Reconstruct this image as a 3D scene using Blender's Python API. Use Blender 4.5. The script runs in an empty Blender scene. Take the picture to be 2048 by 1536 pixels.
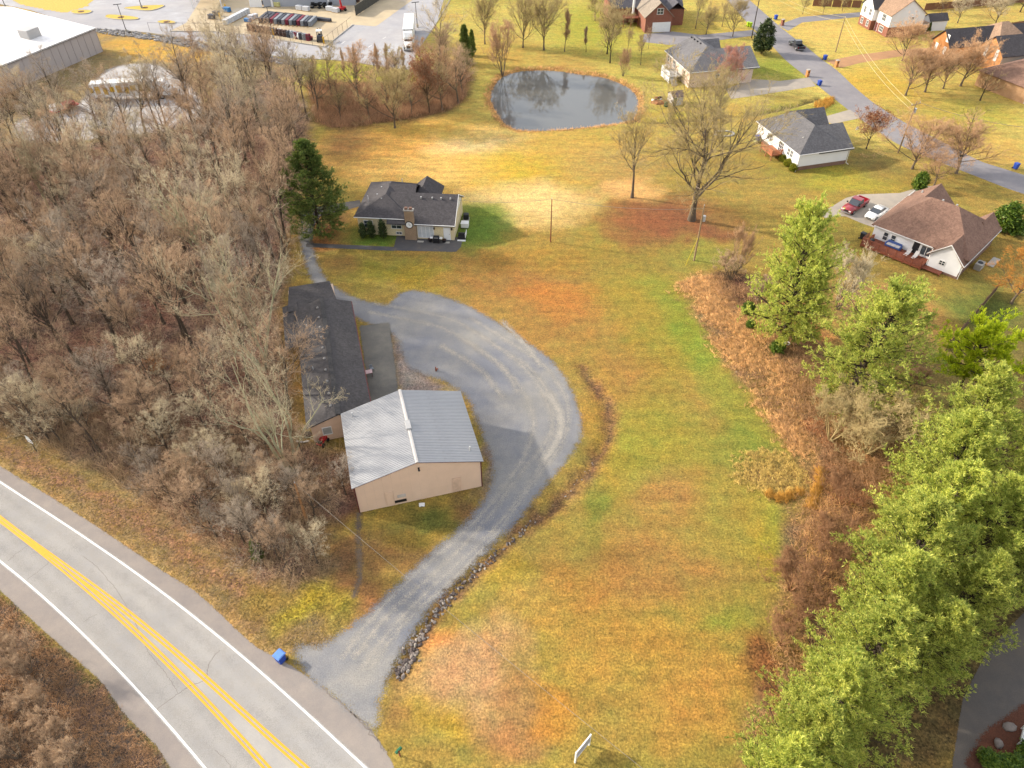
import bpy, math, random
import numpy as np
from mathutils import Vector, Matrix

random.seed(7)
RNG = np.random.default_rng(7)
SC = bpy.context.scene
COL = SC.collection
R = math.radians

# ------------------------------------------------------------------ camera
CAM_F, CAM_P, CAM_R, CAM_H = 1470.0, 42.5, -0.5, 62.0     # focal (px at 2048 wide), pitch, roll, height
_p, _r = R(CAM_P), R(CAM_R)
def _rot(v):
    c, s = math.cos(_r), math.sin(_r)
    return np.array([c * v[0] - s * v[1], s * v[0] + c * v[1], v[2]])
CAM_M = np.array([_rot((1, 0, 0)), _rot((0, -math.sin(_p), math.cos(_p))), -_rot((0, math.cos(_p), math.sin(_p)))])
cam_data = bpy.data.cameras.new("camera")
cam_data.sensor_width = 36.0
cam_data.lens = CAM_F / 2048 * 36.0
cam_data.clip_start = 0.5
cam_data.clip_end = 6000
cam = bpy.data.objects.new("camera", cam_data)
COL.objects.link(cam)
_ex, _eu, _eb = CAM_M @ np.array([1., 0, 0]), CAM_M @ np.array([0, -1., 0]), CAM_M @ np.array([0, 0, -1.])
cam.matrix_world = Matrix(((_ex[0], _eu[0], _eb[0], 0), (_ex[1], _eu[1], _eb[1], 0), (_ex[2], _eu[2], _eb[2], CAM_H), (0, 0, 0, 1)))
SC.camera = cam

# ------------------------------------------------------------------ sky, sun, exposure
SUN_AZ, SUN_EL = -17.0, 26.0          # heading of the shadows on the ground, sun height
world = bpy.data.worlds.new("World"); SC.world = world; world.use_nodes = True
_wn = world.node_tree.nodes; _wl = world.node_tree.links
_sky = _wn.new("ShaderNodeTexSky"); _sky.sky_type = 'NISHITA'; _sky.sun_disc = False
_sky.sun_elevation = R(SUN_EL)
_sky.sun_rotation = math.atan2(-math.cos(R(SUN_AZ)), -math.sin(R(SUN_AZ)))
_sky.air_density = 1.0; _sky.dust_density = 4.0; _sky.ozone_density = 1.0
_wn["Background"].inputs["Strength"].default_value = 0.15
_wt = _wn.new("ShaderNodeTexCoord"); _wc = _wn.new("ShaderNodeTexNoise"); _wc.inputs["Scale"].default_value = 2.2; _wc.inputs["Detail"].default_value = 5.0     # thin broken cloud over the whole sky
_wl.new(_wt.outputs["Generated"], _wc.inputs["Vector"])
_wr = _wn.new("ShaderNodeMapRange"); _wr.inputs[1].default_value = 0.3; _wr.inputs[2].default_value = 0.7; _wr.inputs[3].default_value = 0.35; _wr.inputs[4].default_value = 0.85
_wl.new(_wc.outputs["Fac"], _wr.inputs[0])
_wm = _wn.new("ShaderNodeMix"); _wm.data_type = 'RGBA'; _wl.new(_wr.outputs[0], _wm.inputs[0]); _wl.new(_sky.outputs["Color"], _wm.inputs[6]); _wm.inputs[7].default_value = (5.5, 5.55, 5.65, 1)
_wl.new(_wm.outputs[2], _wn["Background"].inputs["Color"])
sun_data = bpy.data.lights.new("sun", 'SUN'); sun_data.energy = 3.4; sun_data.angle = R(2.2); sun_data.color = (1.0, 0.91, 0.77)
sun = bpy.data.objects.new("sun", sun_data); COL.objects.link(sun)
sun.rotation_euler = Vector((math.cos(R(SUN_AZ)) * math.cos(R(SUN_EL)), math.sin(R(SUN_AZ)) * math.cos(R(SUN_EL)), -math.sin(R(SUN_EL)))).to_track_quat('-Z', 'Y').to_euler()
sun.location = (-100, 60, 120)
SC.view_settings.view_transform = 'Standard'
SC.view_settings.look = 'None'
SC.view_settings.gamma = 1.0
SC.view_settings.use_curve_mapping = False
SC.view_settings.exposure = 1.08
SC.render.engine = 'CYCLES'
SC.cycles.max_bounces = 5
SC.cycles.diffuse_bounces = 2
SC.cycles.glossy_bounces = 2
SC.cycles.use_adaptive_sampling = True
SC.cycles.adaptive_threshold = 0.02
SC.cycles.use_denoising = True
SC.cycles.transparent_max_bounces = 12

# ------------------------------------------------------------------ layout helpers
def G(px, py, z=0.0):
    "plan position (x, y) of a survey mark read from the picture, at height z"
    d = CAM_M @ np.array([(px - 1024) / CAM_F, (py - 768) / CAM_F, 1.0])
    t = (z - CAM_H) / d[2]
    return np.array([t * d[0], t * d[1], z])
def GP(pts, z=0.0):
    return [tuple(G(a, b, z)[:2]) for a, b in pts]
def rise(base, top_py):
    "height of an upright thing standing at base whose top is read at row top_py"
    b = G(*base); lo, hi = 0.0, 45.0
    for _ in range(40):
        h = (lo + hi) / 2
        v = CAM_M.T @ (np.array([b[0], b[1], h]) - [0, 0, CAM_H])
        if 768 + CAM_F * v[1] / v[2] > top_py: lo = h
        else: hi = h
    return lo
def lin(c):
    c = np.asarray(c, float) / 255.0
    return np.where(c <= 0.04045, c / 12.92, ((c + 0.055) / 1.055) ** 2.4)
def S(r, g, b, k=0.62):
    "surface colour from an 8-bit reading of the lit surface"
    return tuple(np.clip(lin((r, g, b)) * k, 0.002, 0.85))

# ------------------------------------------------------------------ mesh helpers
def mesh_np(name, verts, faces):
    "mesh from an (n,3) array and a list of (m,k) index arrays"
    me = bpy.data.meshes.new(name)
    verts = np.asarray(verts, np.float32)
    me.vertices.add(len(verts)); me.vertices.foreach_set("co", verts.ravel())
    faces = [np.asarray(f, np.int32) for f in faces if len(f)]
    tot = sum(f.size for f in faces); n = sum(len(f) for f in faces)
    me.loops.add(tot); me.polygons.add(n)
    me.loops.foreach_set("vertex_index", np.concatenate([f.ravel() for f in faces]))
    sizes = np.concatenate([np.full(len(f), f.shape[1], np.int32) for f in faces])
    starts = np.concatenate([[0], np.cumsum(sizes)[:-1]]).astype(np.int32)
    me.polygons.foreach_set("loop_start", starts)
    me.update(calc_edges=True)
    return me
def obj(name, me, mat=None, parent=None, smooth=False, loc=None, rz=None):
    o = bpy.data.objects.new(name, me); COL.objects.link(o)
    if mat is not None and me is not None and len(me.materials) == 0: me.materials.append(mat)
    if parent is not None: o.parent = parent
    if smooth and me is not None: me.polygons.foreach_set("use_smooth", np.ones(len(me.polygons), bool))
    if loc is not None: o.location = loc
    if rz is not None: o.rotation_euler = (0, 0, rz)
    return o
def tag(o, label, cat, group=None):
    o["label"] = label; o["category"] = cat
    if group: o["group"] = group
    return o
def thing(name, label, cat, loc=(0, 0, 0), rz=0.0, group=None, scale=None):
    o = bpy.data.objects.new(name, None); COL.objects.link(o)
    o.empty_display_size = 0.3
    o.location = (loc[0], loc[1], loc[2] if len(loc) > 2 else 0.0); o.rotation_euler = (0, 0, rz)
    if scale is not None: o.scale = (scale,) * 3 if not hasattr(scale, '__len__') else scale
    return tag(o, label, cat, group)
def struct(o, kind="structure"):
    o["kind"] = kind; return o
def dup(root, loc, rz, label, group=None, scale=None):
    r = root.copy(); COL.objects.link(r)
    r.location = (loc[0], loc[1], loc[2] if len(loc) > 2 else 0.0); r.rotation_euler = (0, 0, rz)
    if scale is not None: r.scale = (scale,) * 3 if not hasattr(scale, '__len__') else scale
    r["label"] = label
    if group: r["group"] = group
    for ch in list(root.children):
        c = ch.copy(); COL.objects.link(c); c.parent = r
        for q in list(ch.children):
            d = q.copy(); COL.objects.link(d); d.parent = c
    return r

class MB:
    def __init__(s): s.v = []; s.f = []
    def poly(s, pts):
        n = len(s.v); s.v += [tuple(map(float, p)) for p in pts]; s.f.append(tuple(range(n, n + len(pts)))); return s
    def box(s, x0, x1, y0, y1, z0, z1):
        n = len(s.v)
        s.v += [(x0, y0, z0), (x1, y0, z0), (x1, y1, z0), (x0, y1, z0), (x0, y0, z1), (x1, y0, z1), (x1, y1, z1), (x0, y1, z1)]
        s.f += [tuple(n + i for i in q) for q in ((3, 2, 1, 0), (4, 5, 6, 7), (0, 1, 5, 4), (1, 2, 6, 5), (2, 3, 7, 6), (3, 0, 4, 7))]
        return s
    def obox(s, c, size, rz=0.0, taper=1.0):
        "box centred on c in plan, standing on c.z, turned by rz; top scaled by taper"
        n = len(s.v); ca, sa = math.cos(rz), math.sin(rz)
        for k, z in ((1.0, c[2]), (taper, c[2] + size[2])):
            for a, b in ((-.5, -.5), (.5, -.5), (.5, .5), (-.5, .5)):
                x, y = a * size[0] * k, b * size[1] * k
                s.v.append((c[0] + x * ca - y * sa, c[1] + x * sa + y * ca, z))
        s.f += [tuple(n + i for i in q) for q in ((3, 2, 1, 0), (4, 5, 6, 7), (0, 1, 5, 4), (1, 2, 6, 5), (2, 3, 7, 6), (3, 0, 4, 7))]
        return s
    def prism(s, poly, z0, z1):
        n = len(s.v); k = len(poly)
        s.v += [(p[0], p[1], z0) for p in poly] + [(p[0], p[1], z1) for p in poly]
        s.f.append(tuple(range(n + k - 1, n - 1, -1))); s.f.append(tuple(range(n + k, n + 2 * k)))
        s.f += [(n + i, n + (i + 1) % k, n + k + (i + 1) % k, n + k + i) for i in range(k)]
        return s
    def extr(s, poly, vec):
        "solid from a 3-d polygon swept along vec"
        n = len(s.v); k = len(poly)
        s.v += [tuple(p) for p in poly] + [tuple(p[i] + vec[i] for i in range(3)) for p in poly]
        s.f.append(tuple(range(n + k - 1, n - 1, -1))); s.f.append(tuple(range(n + k, n + 2 * k)))
        s.f += [(n + i, n + (i + 1) % k, n + k + (i + 1) % k, n + k + i) for i in range(k)]
        return s
    def tube(s, a, b, r0, r1=None, n=8, caps=True):
        r1 = r0 if r1 is None else r1
        a, b = Vector(a), Vector(b); d = (b - a).normalized()
        u = d.orthogonal().normalized(); w = d.cross(u); m = len(s.v)
        for c, r in ((a, r0), (b, r1)):
            for i in range(n):
                t = 2 * math.pi * i / n
                s.v.append(tuple(c + (u * math.cos(t) + w * math.sin(t)) * r))
        s.f += [(m + i, m + (i + 1) % n, m + n + (i + 1) % n, m + n + i) for i in range(n)]
        if caps: s.f.append(tuple(range(m + n - 1, m - 1, -1))); s.f.append(tuple(range(m + n, m + 2 * n)))
        return s
    def path(s, pts, r, n=5):
        for a, b in zip(pts[:-1], pts[1:]): s.tube(a, b, r, r, n, False)
        return s
    def blob(s, c, rad, seed=0, seg=7, rings=5, rough=0.15):
        rr = random.Random(seed); m = len(s.v)
        for j in range(rings + 1):
            ph = math.pi * j / rings
            for i in range(seg):
                th = 2 * math.pi * i / seg; k = 1 + rr.uniform(-rough, rough)
                s.v.append((c[0] + rad[0] * math.sin(ph) * math.cos(th) * k, c[1] + rad[1] * math.sin(ph) * math.sin(th) * k, c[2] + rad[2] * math.cos(ph) * k))
        for j in range(rings):
            for i in range(seg):
                s.f.append((m + j * seg + i, m + (j + 1) * seg + i, m + (j + 1) * seg + (i + 1) % seg, m + j * seg + (i + 1) % seg))
        return s
    def mesh(s, name):
        me = bpy.data.meshes.new(name); me.from_pydata(s.v, [], s.f); me.update()
        return me
    def build(s, name, mat, parent=None, smooth=False, loc=None, rz=None, bevel=0.0):
        o = obj(name, s.mesh(name), mat, parent, smooth, loc, rz)
        if bevel:
            b = o.modifiers.new("bevel", 'BEVEL'); b.width = bevel; b.segments = 2; b.limit_method = 'ANGLE'
        return o

# ------------------------------------------------------------------ materials
def nodes_of(name):
    m = bpy.data.materials.new(name); m.use_nodes = True
    nt = m.node_tree; return m, nt.nodes, nt.links, nt.nodes["Principled BSDF"]
def N(nd, typ, **kw):
    n = nd.new(typ)
    for k, v in kw.items():
        if k in n.inputs: n.inputs[k].default_value = v
        else: setattr(n, k, v)
    return n
def mixc(nd, ln, fac, a, b, blend='MIX'):
    m = nd.new("ShaderNodeMix"); m.data_type = 'RGBA'; m.blend_type = blend; m.clamp_factor = True
    for sock, val in ((m.inputs[0], fac), (m.inputs[6], a), (m.inputs[7], b)):
        if hasattr(val, "is_linked") or hasattr(val, "links"): ln.new(val, sock)
        else: sock.default_value = val if not hasattr(val, "__len__") else tuple(val)[:3] + (1,)
    return m.outputs[2]
def ramp(nd, ln, src, lo, hi):
    m = nd.new("ShaderNodeMapRange"); m.inputs[1].default_value = lo; m.inputs[2].default_value = hi
    ln.new(src, m.inputs[0]); return m.outputs[0]
_MC = {}
def mat(name, c, rough=0.8, metal=0.0, var=0.18, scale=1.5, bump=0.0, bscale=20.0, coord="Object", stain=None, stain_scale=0.4, stain_lo=0.5, spec=0.4, island=0.0, coat=0.0):
    "painted, mineral or wooden surface: base colour, two sizes of mottling, fine relief"
    if name in _MC: return _MC[name]
    m, nd, ln, bs = nodes_of(name)
    tc = nd.new("ShaderNodeTexCoord"); co = tc.outputs[coord]
    n1 = N(nd, "ShaderNodeTexNoise", Scale=scale, Detail=6.0, Roughness=0.65); ln.new(co, n1.inputs["Vector"])
    f = ramp(nd, ln, n1.outputs["Fac"], 0.3, 0.7)
    c = np.array(c[:3])
    out = mixc(nd, ln, f, np.clip(c * (1 - var), 0, 1), np.clip(c * (1 + var), 0, 1))
    if stain is not None:
        n2 = N(nd, "ShaderNodeTexNoise", Scale=stain_scale, Detail=8.0, Roughness=0.7); ln.new(co, n2.inputs["Vector"])
        out = mixc(nd, ln, ramp(nd, ln, n2.outputs["Fac"], stain_lo, stain_lo + 0.22), out, stain)
    if island:
        ge = nd.new("ShaderNodeNewGeometry")
        hs = nd.new("ShaderNodeHueSaturation"); ln.new(out, hs.inputs["Color"])
        mr = nd.new("ShaderNodeMapRange"); mr.inputs[3].default_value = 1 - island; mr.inputs[4].default_value = 1 + island
        ln.new(ge.outputs["Random Per Island"], mr.inputs[0]); ln.new(mr.outputs[0], hs.inputs["Value"]); out = hs.outputs["Color"]
    ln.new(out, bs.inputs["Base Color"])
    bs.inputs["Roughness"].default_value = rough; bs.inputs["Metallic"].default_value = metal
    bs.inputs["Specular IOR Level"].default_value = spec; bs.inputs["Coat Weight"].default_value = coat
    if bump:
        n3 = N(nd, "ShaderNodeTexNoise", Scale=bscale, Detail=4.0); ln.new(co, n3.inputs["Vector"])
        b = N(nd, "ShaderNodeBump", Strength=bump, Distance=0.05); ln.new(n3.outputs["Fac"], b.inputs["Height"]); ln.new(b.outputs[0], bs.inputs["Normal"])
    _MC[name] = m; return m
def shingle_mat(name, c, streak=(0.5, 0.5, 0.5)):
    if name in _MC: return _MC[name]
    m, nd, ln, bs = nodes_of(name); tc = nd.new("ShaderNodeTexCoord")
    c = np.array(c)
    n1 = N(nd, "ShaderNodeTexNoise", Scale=0.55, Detail=7.0, Roughness=0.7); ln.new(tc.outputs["Object"], n1.inputs["Vector"])
    n2 = N(nd, "ShaderNodeTexNoise", Scale=7.0, Detail=2.0); ln.new(tc.outputs["Object"], n2.inputs["Vector"])
    v = N(nd, "ShaderNodeTexVoronoi", Scale=4.5); v.distance = 'MANHATTAN'; ln.new(tc.outputs["Object"], v.inputs["Vector"])
    o = mixc(nd, ln, ramp(nd, ln, n1.outputs["Fac"], 0.3, 0.75), c * 0.78, c * 1.25)
    o = mixc(nd, ln, 0.35, o, mixc(nd, ln, n2.outputs["Fac"], c * 0.5, c * 1.5))
    hs = nd.new("ShaderNodeHueSaturation"); ln.new(o, hs.inputs["Color"])
    sv = nd.new("ShaderNodeSeparateColor"); ln.new(v.outputs["Color"], sv.inputs[0])
    mr = nd.new("ShaderNodeMapRange"); mr.inputs[3].default_value = 0.82; mr.inputs[4].default_value = 1.18; ln.new(sv.outputs[0], mr.inputs[0]); ln.new(mr.outputs[0], hs.inputs["Value"])
    ln.new(hs.outputs["Color"], bs.inputs["Base Color"]); bs.inputs["Roughness"].default_value = 0.92; bs.inputs["Specular IOR Level"].default_value = 0.25
    b = N(nd, "ShaderNodeBump", Strength=0.35, Distance=0.03); ln.new(v.outputs["Distance"], b.inputs["Height"]); ln.new(b.outputs[0], bs.inputs["Normal"])
    _MC[name] = m; return m
def brick_mat(name, c, mortar, scale=4.0):
    if name in _MC: return _MC[name]
    m, nd, ln, bs = nodes_of(name); tc = nd.new("ShaderNodeTexCoord"); c = np.array(c)
    mp = nd.new("ShaderNodeSeparateXYZ"); ln.new(tc.outputs["Object"], mp.inputs[0])
    add = nd.new("ShaderNodeMath"); add.operation = 'ADD'; ln.new(mp.outputs[0], add.inputs[0]); ln.new(mp.outputs[1], add.inputs[1])
    cb = nd.new("ShaderNodeCombineXYZ"); ln.new(add.outputs[0], cb.inputs[0]); ln.new(mp.outputs[2], cb.inputs[1])
    br = N(nd, "ShaderNodeTexBrick", Scale=scale); ln.new(cb.outputs[0], br.inputs["Vector"])
    br.inputs["Color1"].default_value = tuple(c * 1.2) + (1,); br.inputs["Color2"].default_value = tuple(c * 0.78) + (1,); br.inputs["Mortar"].default_value = tuple(mortar) + (1,)
    br.inputs["Mortar Size"].default_value = 0.025
    n1 = N(nd, "ShaderNodeTexNoise", Scale=0.8, Detail=5.0); ln.new(tc.outputs["Object"], n1.inputs["Vector"])
    o = mixc(nd, ln, ramp(nd, ln, n1.outputs["Fac"], 0.35, 0.75), br.outputs["Color"], c * 0.85)
    ln.new(o, bs.inputs["Base Color"]); bs.inputs["Roughness"].default_value = 0.9; _MC[name] = m; return m
def leaf_mat(name, cols, rough=0.6, trans=0.35, scale=0.35):
    "foliage: each leaf or tuft takes its own tone; light passes through"
    if name in _MC: return _MC[name]
    m, nd, ln, bs = nodes_of(name)
    ge = nd.new("ShaderNodeNewGeometry"); cr = nd.new("ShaderNodeValToRGB")
    el = cr.color_ramp.elements
    while len(el) < len(cols): el.new(0.5)
    for i, cc in enumerate(cols): el[i].position = i / (len(cols) - 1); el[i].color = tuple(cc[:3]) + (1,)
    ln.new(ge.outputs["Random Per Island"], cr.inputs[0])
    oi = nd.new("ShaderNodeObjectInfo"); hs = nd.new("ShaderNodeHueSaturation"); ln.new(cr.outputs[0], hs.inputs["Color"])
    mr = nd.new("ShaderNodeMapRange"); mr.inputs[3].default_value = 0.82; mr.inputs[4].default_value = 1.15; ln.new(oi.outputs["Random"], mr.inputs[0]); ln.new(mr.outputs[0], hs.inputs["Value"])
    tc = nd.new("ShaderNodeTexCoord"); n1 = N(nd, "ShaderNodeTexNoise", Scale=scale, Detail=3.0); ln.new(tc.outputs["Object"], n1.inputs["Vector"])
    o = mixc(nd, ln, ramp(nd, ln, n1.outputs["Fac"], 0.35, 0.7), hs.outputs["Color"], mixc(nd, ln, 0.45, hs.outputs["Color"], cols[0]))
    ln.new(o, bs.inputs["Base Color"]); bs.inputs["Roughness"].default_value = rough; bs.inputs["Specular IOR Level"].default_value = 0.25
    tr = nd.new("ShaderNodeBsdfTranslucent"); ln.new(o, tr.inputs["Color"])
    ms = nd.new("ShaderNodeMixShader"); ms.inputs[0].default_value = trans
    ln.new(bs.outputs[0], ms.inputs[1]); ln.new(tr.outputs[0], ms.inputs[2]); ln.new(ms.outputs[0], nd["Material Output"].inputs["Surface"])
    _MC[name] = m; return m
def bark_mat(name, c, c2):
    if name in _MC: return _MC[name]
    m, nd, ln, bs = nodes_of(name)
    tc = nd.new("ShaderNodeTexCoord"); n1 = N(nd, "ShaderNodeTexNoise", Scale=1.3, Detail=6.0, Roughness=0.7); ln.new(tc.outputs["Object"], n1.inputs["Vector"])
    ge = nd.new("ShaderNodeNewGeometry"); oi = nd.new("ShaderNodeObjectInfo")
    o = mixc(nd, ln, ramp(nd, ln, n1.outputs["Fac"], 0.35, 0.65), c, c2)
    hs = nd.new("ShaderNodeHueSaturation"); ln.new(o, hs.inputs["Color"])
    mr = nd.new("ShaderNodeMapRange"); mr.inputs[3].default_value = 0.7; mr.inputs[4].default_value = 1.3
    ad = nd.new("ShaderNodeMath"); ad.operation = 'ADD'; ln.new(ge.outputs["Random Per Island"], ad.inputs[0]); ln.new(oi.outputs["Random"], ad.inputs[1])
    ml = nd.new("ShaderNodeMath"); ml.operation = 'MULTIPLY'; ml.inputs[1].default_value = 0.5; ln.new(ad.outputs[0], ml.inputs[0])
    ln.new(ml.outputs[0], mr.inputs[0]); ln.new(mr.outputs[0], hs.inputs["Value"]); ln.new(hs.outputs[0], bs.inputs["Base Color"])
    bs.inputs["Roughness"].default_value = 0.9; bs.inputs["Specular IOR Level"].default_value = 0.2
    _MC[name] = m; return m
def glass_mat(name="window_glass", c=(0.04, 0.05, 0.06)):
    if name in _MC: return _MC[name]
    m, nd, ln, bs = nodes_of(name); bs.inputs["Base Color"].default_value = tuple(c) + (1,); bs.inputs["Roughness"].default_value = 0.08; bs.inputs["Specular IOR Level"].default_value = 0.8
    _MC[name] = m; return m

# ------------------------------------------------------------------ plan geometry helpers
def vnoise(x, y, scale, seed):
    rg = np.random.default_rng(seed); L = 256; tab = rg.random((L, L))
    u, v = x * scale, y * scale
    i, j = np.floor(u).astype(int), np.floor(v).astype(int); a, b = u - i, v - j
    a = a * a * (3 - 2 * a); b = b * b * (3 - 2 * b)
    t = lambda p, q: tab[p % L, q % L]
    return (t(i, j) * (1 - a) + t(i + 1, j) * a) * (1 - b) + (t(i, j + 1) * (1 - a) + t(i + 1, j + 1) * a) * b
def fbm(x, y, scale, seed, oct=4):
    s = 0; w = 0.5; tot = 0
    for k in range(oct):
        s = s + w * vnoise(x, y, scale * 2 ** k, seed + k * 17); tot += w; w *= 0.55
    return s / tot
def sdist(x, y, poly):
    "signed distance to a closed polygon, positive inside"
    P = np.asarray(poly, float); d = np.full(x.shape, 1e9); ins = np.zeros(x.shape, bool)
    for (ax, ay), (bx, by) in zip(P, np.roll(P, -1, 0)):
        ex, ey = bx - ax, by - ay
        t = np.clip(((x - ax) * ex + (y - ay) * ey) / max(ex * ex + ey * ey, 1e-9), 0, 1)
        d = np.minimum(d, np.hypot(x - ax - t * ex, y - ay - t * ey))
        if ay != by:
            c = ((ay > y) != (by > y)) & (x < (bx - ax) * (y - ay) / (by - ay) + ax); ins ^= c
    return np.where(ins, d, -d)
def ldist(x, y, line):
    P = np.asarray(line, float); d = np.full(np.shape(x), 1e9)
    for (ax, ay), (bx, by) in zip(P[:-1], P[1:]):
        ex, ey = bx - ax, by - ay
        t = np.clip(((x - ax) * ex + (y - ay) * ey) / max(ex * ex + ey * ey, 1e-9), 0, 1)
        d = np.minimum(d, np.hypot(x - ax - t * ex, y - ay - t * ey))
    return d
def smooth_line(pts, n=6, ends=False):
    "Catmull-Rom through plan points"
    P = np.asarray(pts, float); P = np.vstack([2 * P[0] - P[1], P, 2 * P[-1] - P[-2]]); out = []
    for i in range(1, len(P) - 2):
        for k in range(n):
            t = k / n; a, b, c, d = P[i - 1], P[i], P[i + 1], P[i + 2]
            out.append(0.5 * (2 * b + (c - a) * t + (2 * a - 5 * b + 4 * c - d) * t * t + (3 * b - 3 * c + d - a) * t ** 3))
    out.append(P[-2]); return np.array(out)
def smooth_poly(pts, n=4):
    P = np.asarray(pts, float); P = np.vstack([P[-1], P, P[0], P[1]]); out = []
    for i in range(1, len(P) - 2):
        for k in range(n):
            t = k / n; a, b, c, d = P[i - 1], P[i], P[i + 1], P[i + 2]
            out.append(0.5 * (2 * b + (c - a) * t + (2 * a - 5 * b + 4 * c - d) * t * t + (3 * b - 3 * c + d - a) * t ** 3))
    return np.array(out)
def offset_line(line, off):
    L = np.asarray(line, float); d = np.gradient(L, axis=0); d /= np.linalg.norm(d, axis=1)[:, None] + 1e-9
    return L + np.stack([-d[:, 1], d[:, 0]], 1) * (np.asarray(off)[:, None] if np.ndim(off) else off)

POND = smooth_poly(GP([(983, 190), (993, 165), (1010, 150), (1040, 141), (1100, 139), (1160, 147), (1205, 153), (1250, 170), (1271, 190), (1274, 212), (1262, 236), (1225, 245), (1180, 250), (1100, 257), (1035, 256), (1008, 240), (993, 218)]))
DITCH = smooth_line(GP([(1165, 735), (1195, 775), (1214, 815), (1219, 850), (1213, 882), (1190, 925), (1145, 975), (1085, 1028), (1022, 1080), (962, 1132), (905, 1188), (858, 1245), (822, 1305), (800, 1345)]))
BROOK = smooth_line(GP([(1268, 238), (1300, 243), (1350, 243), (1400, 238), (1450, 232), (1520, 226), (1580, 213), (1640, 196)]))
WOODS = GP([(-500, 330), (-120, 300), (60, 292), (150, 288), (250, 270), (330, 262), (400, 235), (440, 170), (520, 150), (600, 190), (625, 240), (605, 330), (590, 420), (575, 480), (578, 560), (560, 640), (570, 700), (585, 780), (592, 880), (690, 905), (705, 1010), (640, 1060), (655, 1130), (630, 1180), (560, 1190), (500, 1150), (400, 1080), (300, 1018), (200, 955), (100, 898), (0, 866), (-300, 760), (-700, 680)])
BRUSH = GP([(1360, 565), (1430, 540), (1500, 560), (1560, 640), (1640, 690), (1670, 800), (1660, 900), (1720, 1000), (1760, 1100), (1700, 1300), (1560, 1536), (1460, 1560), (1480, 1480), (1520, 1350), (1555, 1180), (1590, 1050), (1615, 960), (1590, 900), (1545, 840), (1480, 760), (1400, 650)])

# ------------------------------------------------------------------ ground sheet
def axis_coords(lo, mid0, mid1, hi, step, grow=1.12, far=60):
    a = list(np.arange(mid0, mid1, step)); s = step
    while a[-1] < hi: s = min(s * grow, far); a.append(a[-1] + s)
    s = step; b = []
    c = mid0
    while c > lo: s = min(s * grow, far); c -= s; b.append(c)
    return np.array(b[::-1] + a)
def ground_height(x, y):
    z = np.zeros_like(x)
    d = ldist(x, y, DITCH); z -= 0.28 * np.exp(-(d / 0.9) ** 2)
    d = ldist(x, y, BROOK); z -= 0.5 * np.exp(-(d / 0.7) ** 2)
    s = sdist(x, y, POND); z -= np.where(s > -1.2, np.minimum(0.9, 0.35 * (s + 1.2)), 0)
    return z
gx = axis_coords(-1500, -70, 75, 1500, 0.5); gy = axis_coords(-400, 14, 160, 2500, 0.55)
GX, GY = np.meshgrid(gx, gy); fx, fy = GX.ravel(), GY.ravel()
fz = ground_height(fx, fy)
wx = fx + (fbm(fx, fy, 0.16, 3) - 0.5) * 7; wy = fy + (fbm(fx, fy, 0.16, 31) - 0.5) * 9
vx = fx + (fbm(fx, fy, 0.6, 5) - 0.5) * 2.4; vy = fy + (fbm(fx, fy, 0.6, 51) - 0.5) * 2.4
gcol = np.tile(np.array(S(166, 140, 62)), (len(fx), 1)); grough = np.full(len(fx), 0.35)
def put(w, c, rough=None):
    global gcol, grough
    w = np.clip(w, 0, 1); gcol = gcol * (1 - w[:, None]) + np.array(c) * w[:, None]
    if rough is not None: grough = grough * (1 - w) + rough * w
def zone(poly, c, feather=1.0, k=1.0, rough=None, warp=True, px=True):
    P = GP(poly) if px else poly
    s = sdist(vx if warp else fx, vy if warp else fy, P); put(k * np.clip(s / feather + 0.5, 0, 1), c, rough)
def spot(px, py, rx, ry, c, k=0.8, rough=None):
    c0 = G(px, py); r0 = abs(G(px + rx, py)[0] - c0[0]); r1 = abs(G(px, py - ry)[1] - G(px, py + ry)[1]) / 2
    d = np.hypot((wx - c0[0]) / r0, (wy - c0[1]) / r1); put(k * np.clip(1.45 - d, 0, 1) ** 0.8, S(*c), rough)
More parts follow.
